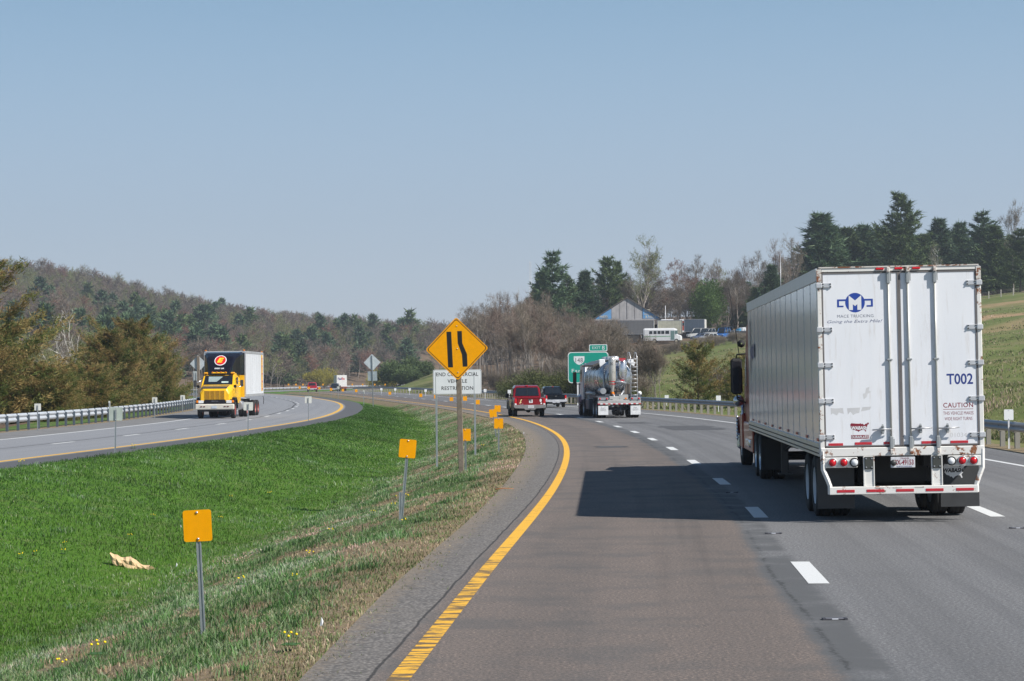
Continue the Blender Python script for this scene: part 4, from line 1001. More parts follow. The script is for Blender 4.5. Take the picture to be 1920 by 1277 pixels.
# ------------------------------------------------------------------ tank truck
def tank_truck():
    p = G(1162, 784)
    root = empty('tank_truck', (p.x, p.y, 0), R(4.8), 'polished tank truck with rear ladder and white mud flaps on the right lane', 'tank truck')
    TK = paint('polished_tank', (.42, .45, .49), .24, .8, .06); GREY = M_('silver_grey_paint', (.42, .42, .41), .45, .1)
    # rear bumper at y=0, z up; tank centre
    q = MB(); prof = [(.75, 0), (.76, .35), (.85, .68), (1.05, .88), (1.3, .95)]
    q.lathe([(a_, r_) for a_, r_ in prof] + [(7.3, .97), (7.55, .9), (7.75, .7), (7.85, .3), (7.86, 0)], (-.08, 0, 2.2), 'y', 40)
    tk = q.build('tank', TK, root)
    q = MB()
    for y in (1.5, 3.4, 5.3, 7.2): q = MB(); q.lathe([(y - .04, .98), (y - .03, 1.01), (y + .03, 1.01), (y + .04, .98)], (-.08, 0, 2.2), 'y', 40); q.build('tank_band', CHROME, tk)
    q = MB(); q.lathe([(.7, .5), (.74, .52), (.76, .5)], (-.08, 0, 2.2), 'y', 30); q.build('rear_hatch', STEEL, tk)
    # slanted rain hoods and catwalk on top
    q = MB(); q.prism([(-1.22, 2.95), (-.62, 3.2), (-.55, 3.13), (-1.15, 2.86)], 'y', 2.2, 7.4, 0); q.build('gutter', M_('dark_brown_metal', (.12, .11, .1), .4, .4), tk)
    q = MB(); q.box((0, 4.2, 3.22), (.8, 6.3, .04), 0)
    for k in range(26): q.box((0, 1.2 + k * .24, 3.245), (.8, .03, .01), 1)
    for y in (1.6, 3.4, 5.2): q.lathe([(0, .26), (.16, .26), (.2, .2), (.22, 0)], (-.05, y, 3.22), 'z', 16, 0)
    q.build('catwalk', [ALU, STEEL], tk)
    q = MB()
    for s_ in (-1, 1): q = MB(); q.box((s_ * .8 - .05, .98, 3.16), (.34, .34, .2), 0, bev=.04); q.prism([(s_ * .95, 2.85), (s_ * .6, 3.1), (s_ * 1.0, 3.1)], 'y', .8, 1.15, 0); q.build('hose_box', WHITE, tk)
    q = MB()   # separator cylinder
    q.lathe([(3.4, .0), (3.38, .1), (3.3, .17), (3.2, .195), (1.95, .195), (1.65, .1), (1.5, .06), (1.3, .06)], (-.33, .42, 0), 'z', 24)
    cyc = q.build('filter_cylinder', M_('filter_silver', (.58, .56, .52), .3, .5), root)
    q = MB()
    for z in (2.0, 1.86): q.lathe([(z, .2), (z + .045, .2)], (-.33, .42, 0), 'z', 24)
    q.build('red_band', RED_L, cyc)
    text('DO', .17, .16, M_('black_print', (.01, .01, .012), .5), cyc, (-.4, .17, 3.0), '-y', .02)
    q = MB(); q.lathe([(3.25, .0), (3.22, .15), (3.1, .23), (2.4, .23), (2.2, .17), (2.1, .1)], (.26, .5, 0), 'z', 24); ves = q.build('blower_vessel', CHROME, root)
    for z, w_, h_ in ((3.26, .36, .09), (3.17, .3, .04), (2.08, .2, .07)):
        q = MB(); q.box((.2, .19, z), (w_, .02, h_), 0); q.build('warning_label', RTAPE, ves)
    q = MB()
    q.tube([(-.33, .42, 1.4), (-.25, .3, 1.15), (-.1, .25, .95)], .07, 8).tube([(-.75, .8, 2.9), (-.78, .8, 2.0), (-.76, .6, 1.3)], .045, 8)
    q.tube([(-.2, .3, 1.98), (.15, .25, 2.0), (.4, .35, 1.9)], .08, 10).tube([(.3, .4, 1.5), (0, .3, 1.1), (-.15, .2, .9)], .05, 8)
    q.build('pipework', STEEL, root)
    q = MB(); q.lathe([(1.3, .08), (1.38, .1), (1.45, .08)], (-.33, .42, 0), 'z', 12); q.box((-.27, .35, 1.3), (.08, .08, .12)); q.build('valve', AMBER, root)
    q = MB(); q.prism([(-.6, 1.05), (-.3, 1.7), (.35, 1.45), (.5, 1.9), (.75, 1.85), (.62, 1.05)], 'y', .7, .78, 0); q.build('rear_bracket', M_('rust_brown_plate', (.12, .1, .085), .6), root)
    # ladder
    q = MB()
    for x in (.66, 1.02): q.tube([(x, .12, .95), (x, .2, 3.35), (x - .02, .45, 3.62), (x - .03, .9, 3.62), (x - .03, 1.1, 3.3)], .022, 6)
    for k in range(11): q.tube([(.66, .13, 1.05 + k * .22), (1.02, .13, 1.05 + k * .22)], .018, 5)
    for x in (.45, .8): q.tube([(x - .1, .6, 1.0), (x - .1, .62, 3.2)], .02, 5)
    q.build('ladder', ALU, root)
    # chassis, bumper, lamps
    q = MB(); q.box((0, .15, .9), (2.4, .14, .2), 0, bev=.02).box((-.25, .2, 1.08), (.6, .1, .25), 0, bev=.02).box((.25, .25, 1.15), (.5, .2, .3), 0); q.build('rear_bumper', GREY, root)
    for k in range(9): q = MB(); q.box((-1.13 + k * .283, .072, .79), (.14, .014, .05), 0); q.build('reflective_tape', RTAPE, root)
    q = MB(); q.box((0, .078, .79), (2.4, .006, .058), 0); q.build('reflective_strip', WTAPE, root)
    for s_ in (-1, 1):
        q = MB(); q.box((s_ * .9, .1, 1.07), (.58, .1, .15), 0, bev=.01); lp = q.build('lamp_panel', STEEL, root)
        for dx in (.7, 1.08): q = MB(); q.lathe([(0, .05), (-.03, .05), (-.04, 0)], (s_ * dx, .05, 1.07), 'y', 14); q.build('tail_light', RED_L, lp)
        q = MB(); q.box((s_ * .9, .1, .43), (.56, .012, .5), 0, bev=.004); mf = q.build('mud_flap', M_('white_mud_flap', (.68, .69, .7), .5, scale=8), root)
        for z, w_ in ((.57, .2), (.5, .32), (.44, .3)): text('BULK' if w_ < .25 else 'TRANSPORT' if z > .45 else 'SERVICE', w_, .045, M_('grey_print', (.3, .3, .31), .5), mf, (s_ * .9, .088, z))
    q = MB(); q.lathe([(0, .1), (-.03, .13), (-.08, .02)], (1.15, .3, 1.35), 'y', 16); q.build('round_reflector', CLEAR, root)
    q = MB(); q.box((.36, .08, 1.08), (.1, .03, .09), 0); q.build('marker_lamp', AMBER, root)
    q = MB()
    for s_ in (-1, 1): q.box((s_ * .42, 4.9, .92), (.12, 9.6, .24), 0)
    for y in (1.0, 2.3, 8.6): q.tube([(-1, y, .5), (1, y, .5)], .07, 8)
    q.box((-1.0, 4.6, .72), (.5, 1.5, .6), 0, bev=.05).box((1.0, 4.6, .72), (.5, 1.5, .6), 0, bev=.05).box((-.95, 1.7, 1.2), (.62, 3.0, .06), 0).box((.95, 1.7, 1.2), (.62, 3.0, .06), 0).box((0, 4, 1.2), (1.5, 7.2, .25), 0)
    q.tube([(.1, .3, .35), (.1, .5, .75)], .05, 6)
    q.build('chassis', M_('slate_chassis', (.07, .08, .1), .5), root)
    q = MB(); q.tube([(-1.1, 2.6, 1.35), (-1.1, 5.8, 1.35)], .1, 10).tube([(-.85, .35, 1.5), (-.85, 1.6, 1.5)], .17, 12); q.build('hose_tube', STEEL, root)
    # cab ahead of the tank
    CW = M_('cab_white', (.74, .75, .76), .3); q = MB()
    q.prism([(8.0, .95), (8.0, 2.9), (8.2, 3.0), (9.3, 2.95), (9.75, 2.0), (9.75, .95)], 'x', -1.08, 1.08, 0); cb = q.build('cab', CW, root)
    q = MB(); q.loft([[(-.95, y, .8), (.95, y, .8), (.95 * k, y, z), (-.95 * k, y, z)] for y, z, k in ((9.75, 1.8, .95), (11.0, 1.5, .85))], 0)
    for s_ in (-1, 1): q.box((s_ * 1.03, 9.6, .95), (.4, 1.5, .6), 0, bev=.15)
    q.build('hood', M_('blue_grey_wing', (.16, .19, .24), .3, .3), root, fix=True)
    q = MB(); q.prism([(8.5, 2.0), (8.5, 2.7), (9.2, 2.7), (9.5, 2.0)], 'x', -1.09, 1.09); q.build('side_window', GLASS, cb)
    for s_ in (-1, 1):
        q = MB(); q.box((s_ * 1.42, 9.3, 2.2), (.22, .1, .75), 0, bev=.04); q.build('mirror', M_('dark_bronze_mirror', (.06, .045, .02), .4), cb)
        q = MB(); q.tube([(s_ * 1.05, 9.3, 2.5), (s_ * 1.42, 9.3, 2.55)], .02, 5).tube([(s_ * 1.05, 9.3, 1.85), (s_ * 1.42, 9.3, 1.85)], .02, 5); q.build('mirror_arm', BLACK, cb)
        q = MB(); q.tube([(s_ * .95, 7.9, 1.0), (s_ * .95, 7.9, 3.1)], .07, 10); q.build('exhaust_stack', CHROME, root)
    for y in (1.0, 2.3): wheelpair(root, y, 1.84, .5, .25, True, STEEL)
    for y in (7.0,): wheelpair(root, y, 1.84, .5, .25, True, STEEL)
    wheelpair(root, 9.6, 1.98, .5, .27, False, STEEL)
    return root
tank_truck()

# ------------------------------------------------------------------ pickups
def pickup(px, py, d, rz, c, tailc, label, k=.93, red=True, duals=False):
    p = G(px, py); root = empty('pickup_truck', (P(px, py, d).x, d, 0), rz, label, 'pickup truck', None); root.scale = (k, k, k)
    PC = paint('pickup_paint_' + ('red' if red else 'navy'), c, .18, .2, .06); PC.node_tree.nodes['Principled BSDF'].inputs['Coat Weight'].default_value = .35
    TRIM = M_('tan_lower_trim', (.3, .28, .21), .45) if red else PC
    q = MB()
    # body: lower shell lofted along y
    def sec(y, hw, z0, z1, z2): return [(-hw + .06, y, z0), (hw - .06, y, z0), (hw, y, z0 + .12), (hw, y, z1 - .1), (hw - .05, y, z2), (-hw + .05, y, z2), (-hw, y, z1 - .1), (-hw, y, z0 + .12)]
    q.loft([sec(.12, .95, .55, 1.1, 1.15), sec(.3, .98, .52, 1.1, 1.16), sec(2.0, .99, .5, 1.12, 1.17), sec(4.3, .98, .5, 1.1, 1.16), sec(5.3, .95, .52, 1.05, 1.12), sec(5.55, .88, .56, .95, 1.05)], 0, smooth=False)
    body = q.build('body', PC, root, fix=True)
    q = MB()
    q.loft([[(-.86, y, 1.14), (.86, y, 1.14), (.8 * 1, y, z1), (.68 * 1, y, z2), (-.68, y, z2), (-.8, y, z1)] if z2 > 1.3 else [(-.86, y, 1.14), (.86, y, 1.14), (.86, y, 1.16), (.84, y, 1.165), (-.84, y, 1.165), (-.86, y, 1.16)] for y, z1, z2 in ((1.98, 1.16, 1.17), (2.25, 1.7, 1.84), (2.6, 1.74, 1.9), (3.5, 1.74, 1.9), (3.75, 1.7, 1.84), (4.35, 1.16, 1.17))], 0)
    cab = q.build('cab', PC, root, fix=True)
    q = MB(); q.quad((-.74, 1.985, 1.25), (.74, 1.985, 1.25), (.66, 2.2, 1.76), (-.66, 2.2, 1.76)); rw = q.build('rear_window', GLASS, cab)
    q = MB(); q.box((0, 2.07, 1.5), (.015, .02, .5), 0, rx=R(-23)); q.build('window_divider', BLACK, rw)
    q = MB(); q.box((0, 2.2, 1.87), (.16, .05, .04), 0, bev=.01); q.build('brake_light', RED_L, cab)
    for s_ in (-1, 1):
        q = MB(); q.prism([(2.35, 1.22), (2.42, 1.66), (3.45, 1.68), (3.95, 1.22)], 'x', s_ * .855, s_ * .83); wi = q.build('side_window', GLASS, cab)
        q = MB(); q.box((s_ * 1.1, 3.85, 1.25), (.22, .12, .28), 0, bev=.03).tube([(s_ * .85, 3.85, 1.25), (s_ * 1.1, 3.85, 1.25)], .03, 6); q.build('mirror', BLACK, cab)
    q = MB(); q.box((0, .115, .86), (1.55, .07, .5), 0, bev=.02); q.box((0, .09, 1.13), (1.56, .07, .05), 0, bev=.015); tg = q.build('tailgate', PC, root)
    q = MB(); q.box((0, .075, 1.02), (.2, .012, .09), 0, bev=.01); q.build('handle', DARKG, tg)
    for s_ in (-1, 1):
        q = MB(); q.box((s_ * .875, .115, .87), (.15, .1, .46), 0, bev=.03); tl_ = q.build('tail_light', RED_L, root)
        q = MB(); q.box((s_ * .875, .06, .76), (.11, .012, .09), 0, bev=.004); q.build('reverse_lens', CLEAR, tl_)
        secs = []
        for wy in (1.25, 4.75):
            q = MB(); secs = []
            for i in range(9):
                a = math.pi * i / 8; y = wy - math.cos(a) * .52; z = .42 + math.sin(a) * .5
                secs.append([(s_ * .9, y, z - .02), (s_ * 1.03, y, z - .02), (s_ * 1.03, y, z + .04), (s_ * .9, y, z + .07)])
            q.loft(secs, 0); q.build('wheel_arch', TRIM, root, fix=True)
    q = MB(); q.prism([(-.99, .6), (-.9, .52), (-.35, .5), (-.3, .42), (.3, .42), (.35, .5), (.9, .52), (.99, .6), (.97, .72), (-.97, .72)], 'y', -.08, .12, 0); bp_ = q.build('rear_bumper', M_('bumper_' + ('grey' if red else 'chrome'), (.28, .27, .27) if red else (.55, .56, .6), .3, .3), root)
    q = MB(); q.box((0.05, -.09, .6), (.36, .012, .17), 0, bev=.003); pl = q.build('licence_plate', PLATE, bp_)
    text('KLR 2907' if red else 'XTR 4418', .28, .07, M_('grey_print', (0, 0, 0)), pl, (.05, -.098, .59), bold=.02)
    if red:
        flat([(.35, 0), (.75, .25), (.55, .55), (1, .9), (.7, 1), (.3, .6), (.45, .4), (0, .1)], M_('cream_sticker', (.75, .62, .3), .4), tg, (-.56, .078, .93), .2, .26, 'ribbon_sticker')
        flat(RECT, WHITE, tg, (.06, .078, .93), .22, .2, 'sticker'); flat(RECT, M_('grey_print', (0, 0, 0)), tg, (.06, .075, .93), .1, .12, 'sticker_print')
        flat(CIRC, WHITE, tg, (.66, .078, .98), .13, .2, 'sticker'); flat(CIRC, WHITE, tg, (.7, .078, .8), .1, .1, 'sticker'); text('F-150', .2, .05, CHROME, tg, (-.5, .078, .76), bold=.02)
    q = MB(); q.box((0, 2.6, .48), (1.2, 4.9, .16), 0).tube([(-.8, 1.25, .38), (.8, 1.25, .38)], .05, 8); q.lathe([(-.12, .12), (0, .17), (.12, .12)], (0, 1.25, .38), 'x', 10); q.tube([(.5, 0, .4), (.5, 1.8, .42)], .03, 6).tube([(0, -.12, .42), (0, .4, .45)], .03, 6)
    q.build('underbody', FRAME, root)
    rim = M_('pickup_rim', (.4, .41, .43), .3, .6)
    for y in (1.25, 4.75):
        wheel(root, -.83, y, .39, .26, False, rim); wheel(root, .83, y, .39, .26, False, rim, True)
    return root
pickup(994, 780, 124.5, R(4.5), (.25, .004, .01), None, 'red pickup with stickers on its tailgate, on the inner lane beside the yellow line', .96)
pickup(1043, 765, 158, R(7.0), (.002, .003, .008), None, 'dark navy pickup just ahead of the tank truck and right of the red pickup', .82, False)

# ------------------------------------------------------------------ far traffic at the second bend
def far_rz(y): return -math.atan(float(to(y)))
p = own(398, 2.0); 
pk = pickup(585, 732, p.y, R(4), (.42, .01, .03), None, 'bright red pickup far away at the bend, left of the white box trailer', .93, False)
pk.location = (P(585, 732, p.y).x, p.y, p.z)
for o_ in pk.children:
    if o_.name.split('.')[0] in ('body', 'cab', 'tailgate'): o_.data.materials[0] = M_('far_red_paint', (.45, .01, .03), .25, .1)
pk = pickup(625, 733, 470, R(-2), (.02, .025, .035), None, 'dark pickup far away, directly left of and behind the white box trailer', .95, False); pk.location = (P(626, 733, 470).x, 470, float(roadz(470)))
def far_semi():
    d = 545; p_ = P(641, 731, d)
    root = empty('semi_truck', (p_.x, d, float(roadz(d))), R(2) + .1, 'white parcel company box trailer seen far away at the bend with purple and red lettering', 'semi truck')
    q = MB(); q.box((0, 7, 2.55), (2.6, 14, 2.95), 0, bev=.03); b_ = q.build('trailer_body', M_('far_trailer_white', (.78, .77, .76), .4), root)
    text('Fed', .95, .62, M_('purple_print', (.06, .015, .2), .4), b_, (-.52, -.012, 3.1), '-y', .03); text('Ex', .75, .6, M_('emblem_red', (0, 0, 0)), b_, (.42, -.012, 3.1), '-y', .03)
    for y in (2.5, 5.5): text('FedEx', 2.2, 1.0, M_('grey_purple_print', (.25, .22, .33), .4), b_, (1.312, y, 3.1), '+x', .03)
    q = MB(); q.box((0, .02, .95), (2.6, .1, .22), 0).box((0, .0, .55), (2.3, .1, .1), 0).box((-.6, .02, .75), (.12, .08, .4), 0).box((.6, .02, .75), (.12, .08, .4), 0); q.build('rear_bumper', M_('rust_red_sill', (.3, .1, .07), .5), root)
    for x in (-1.1, 1.1): q = MB(); q.box((x, -.05, .95), (.25, .05, .12), 0); q.build('tail_light', RED_L, root)
    q = MB(); q.box((0, 6.5, .95), (1.0, 12, .25), 0); q.build('chassis', FRAME, root)
    q = MB(); q.box((0, 16.3, 2.0), (2.3, 3.2, 2.4), 0, bev=.2).box((0, 18.4, 1.3), (2.1, 1.4, 1.2), 0, bev=.2); q.build('cab', WHITE, root)
    for y in (1.2, 2.5, 14.2, 18): wheelpair(root, y, 1.86, .5, .26, y < 15, M_('alu_rim', (0, 0, 0)))
far_semi()
# ------------------------------------------------------------------ guardrails
RAILM = M_('shaded_galvanised_rail', (.24, .27, .31), .4, .3, .1, 1.2); POSTW = M_('weathered_post', (.26, .25, .22), .8, scale=2); POSTS_ = M_('steel_post', (.06, .08, .105), .6, 0); RAILB = M_('sunlit_galvanised_rail', (.44, .47, .51), .5, .1, .08, 1.2)  # one galvanised steel, painted darker for the shaded rail and lighter for the sunlit
def guardrail(name, fn, off, ya, yb, side, postm, label, n_ind, block, rm_=None):
    """side: +1 beam towards smaller offsets"""
    root = empty(name, fn(ya, off(ya), 0), 0, label, 'guardrail')
    org = root.location.copy()
    prof = [(.0, .8), (-.03, .79), (-.075, .74), (-.075, .71), (-.02, .655), (-.02, .64), (-.075, .585), (-.075, .555), (-.03, .505), (.0, .495)]
    if not block: prof = [(o_, .8 - (.8 - z) * 1.38) for o_, z in prof]
    ys = []; y = ya
    while y < yb: ys.append(y); y += 1.905 if y < 260 else 3.81
    V = []; F = []; n = len(prof)
    for i, y in enumerate(ys):
        for (o_, z) in prof: V.append(fn(y, off(y) + o_ * side, z) - org)
    for i in range(len(ys) - 1):
        for k in range(n - 1):
            a = i * n + k; F.append((a, a + 1, a + n + 1, a + n))
    np_mesh('rail', V, F, rm_ or RAILM, root, smooth=False)
    q = MB()
    w_, d_ = (.15, .13) if block else (.11, .14)
    q.box((.1 * side, 0, .34), (w_, d_, .76), 0)
    if block: q.box((.02 * side, 0, .64), (.1, .15, .34), 0)
    else: q.box((.02 * side, 0, .62), (.1, .13, .36), 0)
    me = None; rest = MB()
    for i, y in enumerate(ys):
        p = fn(y, off(y), 0) - org
        if i < n_ind:
            if me is None: o_ = q.build('post', postm, root); me = o_.data
            else: o_ = link('post', me, root)
            o_.location = p
        else: rest.box((p.x + .08 * side, p.y, p.z + .36), (w_, .16, .8), 0)
    if rest.v: o_ = rest.build('far_posts', postm, root); o_['kind'] = 'stuff'
    return root
guardrail('guardrail', own, railoff, 50, 440, 1, POSTW, 'long steel guardrail on pale posts along the right side of the road', 100, True)
guardrail('guardrail', onc, lambda y: LRAIL, 66, 760, 1, POSTS_, 'bright steel guardrail on steel posts along the left side of the far carriageway', 100, False, RAILB)

# ------------------------------------------------------------------ signs
SIGNY = M_('sign_yellow', (.93, .385, .0), .6, var=.05, scale=9, spec=.15); SIGNK = M_('sign_black', (.012, .012, .013), .45); SIGNW = M_('sign_white', (.72, .74, .76), .4, var=.04)
BACK = M_('sign_back_metal', (.42, .46, .46), .4, .3, .06); GALV = M_('galvanised_post', (.3, .33, .35), .5, .3, .1, 6); WOOD = M_('grey_wood_post', (.2, .165, .13), .85, 0, .25, 7, (.1, .08, .065), .5)
SIGNG = M_('sign_green', (.004, .3, .22), .35, var=.03)
def uchannel(q, h, z0, lean=0.0):
    q.box((0, 0, z0 + h / 2), (.02, .018, h), 0).box((-.019, -.011, z0 + h / 2), (.014, .012, h), 0).box((.019, -.011, z0 + h / 2), (.014, .012, h), 0)
DEL = {}
def delineator(cx, cy, size, w_, mat, label, group, lean=0.0, turn=0.0, d=None, h_=None, postm=None, name='delineator_sign', back=False, cat='road sign'):
    d = d or w_ * 4000 / size
    pc = P(cx, cy, d); x = pc.x - math.tan(lean) * 0; gz = T(pc.x, d)
    root = empty(name, (pc.x, d, gz - .02), turn, label, cat, group); root.rotation_euler = (0, lean, turn)
    hz = (pc.z - gz) / math.cos(lean); hh = h_ or w_ * 1.1
    q = MB(); uchannel(q, hz + hh * (.55 if back else .3), -.1); o_ = q.build('post', postm or GALV, root)
    q = MB(); asp = w_ / hh; yv = .022 if back else -.022
    pts = [((u - .5) * w_, (v - .5) * hh + hz) for u, v in rrect(.09, asp)]
    q.prism(pts, 'y', yv - .0015, yv + .0015, 0)
    q.build('panel', mat, root)
    q = MB()
    for dz in (-.42, .42): q.lathe([(0, .014), (-.008, .014), (-.012, 0)], (0, (yv - .002) if not back else -.02, hz + dz * hh), 'y', 8)
    q.build('bolt', CHROME, root)
    # swing the post foot back under the panel
    root.location.x -= math.sin(lean) * hz
    return root
YG = 'yellow square markers in the median grass'
for a in [(371, 982, 53.5, 'nearest and largest yellow square marker, on a steel post in the foreground grass', R(-2.5)),
          (764.5, 839, 31.5, 'yellow square marker on a post leaning right, in front of the tall diamond sign post', R(5.5)),
          (872.5, 814, 20.5, 'yellow square marker half hidden behind the wooden post of the diamond sign', 0),
          (935, 793, 17.2, 'yellow square marker nearest the gravel shoulder, lowest of the cluster of three', R(.5)),
          (924.5, 774, 13.8, 'tilted yellow square marker, left one of the cluster of three by the shoulder', R(-7)),
          (933, 765.5, 11.5, 'highest yellow square marker of the cluster of three by the shoulder', R(1)),
          (895.8, 753.5, 7.8, 'small yellow square marker just right of the white sign post', 0), (872, 746.8, 7.6, 'small yellow square marker seen just right of the wooden sign post', 0),
          (846.5, 748, 6.6, 'small yellow square marker between the white sign post and the wooden post', 0), (817, 743.5, 6.2, 'small yellow marker behind the left post of the white sign', 0),
          (789, 741, 5.6, 'small yellow square marker left of the white sign', 0), (731, 737, 5.0, 'small far yellow square marker midway between the back turned diamond sign and white sign', 0),
          (668, 732.5, 4.6, 'tiny yellow marker just right of the far white trailer', 0), (643, 731.5, 4.4, 'tiny yellow marker in front of the far white trailer', 0), (621, 730, 4.4, 'tiny yellow marker beside the far dark pickup', 0),
          (599, 727.5, 4.2, 'tiny yellow marker between the far red pickup and the dark pickup', 0), (579, 727.3, 4.2, 'tiny yellow marker in front of the far red pickup', 0), (562, 726.6, 4.0, 'tiny yellow marker left of the far red pickup', 0)]:
    delineator(a[0], a[1], a[2], .305, SIGNY, a[3], YG, a[4], R(-3), name='marker_sign')
# yellow markers on the far outer rail
for px, lb in zip([541, 555, 568, 592, 605.5, 660.6, 680, 702.8, 722], ['first', 'second', 'third', 'fourth', 'fifth', 'sixth', 'seventh', 'eighth', 'ninth']):
    d = 620; p = P(px, 721, d); r_ = delineator(px, 721, 1, .42, SIGNY, f'{lb} from the left of the tiny yellow markers above the far guardrail', 'yellow markers above the far guardrail', 0, 0, d=d, name='marker_sign')
# short stub post beside the second marker
s_ = P(750.5, 960, 39.5); q = MB(); uchannel(q, .62, -.1); st = q.build('stub_post', GALV); st.location = (s_.x, 39.5, T(s_.x, 39.5)); st.rotation_euler = (0, R(.5), 0)
tag(st, 'short bare steel post beside the leaning yellow marker', 'post')
WG = 'white square markers behind the right guardrail'
for cx, cy, sz, lb in [(1891, 776.5, 18, 'white square marker above the guardrail at the right edge, right of the trailer'), (1347, 746, 8.9, 'white square marker nearest the mirror of the semi truck, behind the guardrail'),
        (1250, 744.5, 7.6, 'white square marker behind the guardrail just right of the tank truck'), (955, 734, 6.2, 'white square marker behind the guardrail left of the red pickup'),
        (909.5, 732, 5.4, 'white square marker behind the guardrail right of the diamond sign'), (798, 732, 4.6, 'white square marker above the dark guardrail just left of the white sign'),
        (768, 730, 4.3, 'second white square marker left of the white sign'), (741, 730, 4.1, 'third white square marker left of the white sign'), (715, 729.5, 4, 'leftmost white square marker above the dark guardrail')]:
    delineator(cx, cy, sz, .3, SIGNW, lb, WG, 0, R(4), name='marker_sign', postm=WHITE)
BG_ = 'markers seen from behind along the far carriageway'
for cx, cy, d, w_, h_, lb, bk in [(217, 775, 70, .44, .44, 'nearest grey marker back on a tall post at the left, before the guardrail', True), (465.5, 761, 96, .43, .37, 'pale marker back on a post in front of the yellow truck rear wheels', True),
        (578, 749, 119, .38, .38, 'pale marker back on a post on the median side of the far curve', True), (70.5, 762.5, 102, .31, .33, 'leftmost pale marker behind the steel guardrail', True),
        (290, 749.5, 132, .32, .34, 'pale marker behind the steel guardrail below the brown pines', True), (342.5, 745, 150, .32, .34, 'pale marker behind the steel guardrail just left of the yellow truck', True),
        (205, 757, 120, .1, .34, 'narrow marker seen edge on behind the steel guardrail', True), (682, 735, 178, .12, .3, 'thin post left of the back turned diamond sign', True), (634, 727, 240, .25, .3, 'faint marker back on the narrow median before the far trailer', True)]:
    delineator(cx, cy, 1, w_, M_('pale_sign_back', (.42, .47, .43), .45, .1) if d < 80 else M_('white_sign_back', (.6, .61, .57), .5), lb, BG_, R(1.2) if d in (70, 96) else 0, R(3), d=d, h_=h_, back=True, name='marker_sign')

def diamond(name, cx, cy, base, d, diag, label, front=True, wood=True, extra=None):
    pc = P(cx, cy, d); gz = T(pc.x, d); hz = pc.z - gz
    root = empty(name, (pc.x, d, gz - .03), 0, label, 'road sign')
    root.rotation_euler = (0, R(-1.0), R(-4))
    s = diag / math.sqrt(2); q = MB()
    pts = []
    for u, v in rrect(.05, 1.0):
        a, b = (u - .5) * s, (v - .5) * s; pts.append(((a - b) * .7071, (a + b) * .7071 + hz))
    yv = -.09 if front else .03
    q.prism(pts, 'y', yv - .002, yv + .002, 0); pn = q.build('panel', [SIGNY if front else M_('diamond_back', (.55, .6, .62), .4, .15)], root)
    if front:
        for k, m_, t in ((.955, SIGNK, .0028), (.925, SIGNY, .0034)):
            q = MB(); q.add([(x * k, yv - t, (z - hz) * k + hz) for x, z in pts], [tuple(range(len(pts) - 1, -1, -1))]); q.build('border' if m_ is SIGNK else 'face', m_, pn)
        sc_ = diag / 1.72; yb = yv - .0042
        def bar(pl): 
            q = MB(); q.add([(x * sc_, yb, z * sc_ + hz) for x, z in pl], [tuple(range(len(pl)))]); return q.build('lane_symbol', SIGNK, pn)
        bar([(-.13, -.48), (.0, -.48), (-.0, -.48), (-.15 + .13, .46), (-.15, .46)][0:0] or [(-.255, -.5), (-.12, -.5), (-.145, .47), (-.275, .47)])
        bar([(.145, -.49), (.275, -.49), (.27, -.15), (.15, .15), (.145, .48), (.02, .48), (.025, .15), (.13, -.16)])
        for z in (.62, .0, -.64): q = MB(); q.lathe([(0, .016), (-.01, .016), (-.014, 0)], (.01, yb, z * sc_ + hz), 'y', 8); q.build('bolt', CHROME, pn)
    if wood: q = MB(); q.box((0.02, 0, (hz + (.45 if front else .9) * diag / 2) / 2), (.14 if front else .2, .09 if front else .15, hz + (.45 if front else .9) * diag / 2), 0, bev=.008); q.build('post', WOOD, root)
    else: q = MB(); q.box((0, 0, (hz + diag * .42) / 2), (.075, .05, hz + diag * .42), 0).box((.03, -.02, (hz + diag * .42) / 2), (.02, .05, hz + diag * .42), 0); q.build('post', GALV, root)
    if extra:
        ex = P(cx, extra[0], d).z - gz; q = MB(); q.box((0, .03, ex), (extra[1], .004, extra[1]), 0); q.build('plate', M_('plate_back', (.36, .42, .44), .4, .2), root)
    return root
diamond('lane_sign', 861.5, 652, 890, 58.5, 1.735, 'large yellow diamond sign with two black lane bars on a wooden post in the median')
diamond('diamond_sign', 699, 679, 761, 180, 1.44, 'pale back of a diamond sign over a square plate on a steel post', False, False, (704.5, .8))
diamond('diamond_sign', 373, 681, 772, 158, 1.25, 'pale diamond sign back on a thick wooden post left of the yellow truck', False, True)
# END COMMERCIAL VEHICLE RESTRICTION
def restriction():
    d = 74; a = P(857.5, 714.5, d); gz = T(a.x, d)
    root = empty('restriction_sign', (a.x, d, gz - .03), R(-2), 'white rectangular sign with black lettering behind the yellow diamond, on two steel posts', 'road sign')
    hz = a.z - gz; w_, h_ = 91 * d / 4000, 46.5 * d / 4000
    q = MB(); pts = [((u - .5) * w_, (v - .5) * h_ + hz) for u, v in rrect(.035, w_ / h_)]; q.prism(pts, 'y', -.033, -.029, 0); pn = q.build('panel', SIGNW, root)
    for k, m_, t in ((.972, SIGNK, .0338), (.955, SIGNW, .0344)):
        q = MB(); q.add([(x * (1 - (1 - k) * .55), -t, (z - hz) * k + hz) for x, z in pts], [tuple(range(len(pts) - 1, -1, -1))]); q.build('border' if m_ is SIGNK else 'face', m_, pn)
    for s, w2, dz in (('END COMMERCIAL', 1.46, .265), ('VEHICLE', .68, .03), ('RESTRICTION', 1.1, -.215)): text(s, w2, .13, SIGNK, pn, (0, -.0352, hz + dz), '-y', .012, space=1.05)
    for x, zz in ((-.735, .0), (.6, .0)):
        q = MB(); q.box((x, 0, hz / 2), (.065, .05, hz + h_ * .8), 0).box((x - .02, -.02, hz / 2), (.02, .03, hz + h_ * .8), 0); q.build('post', GALV, root)
restriction()
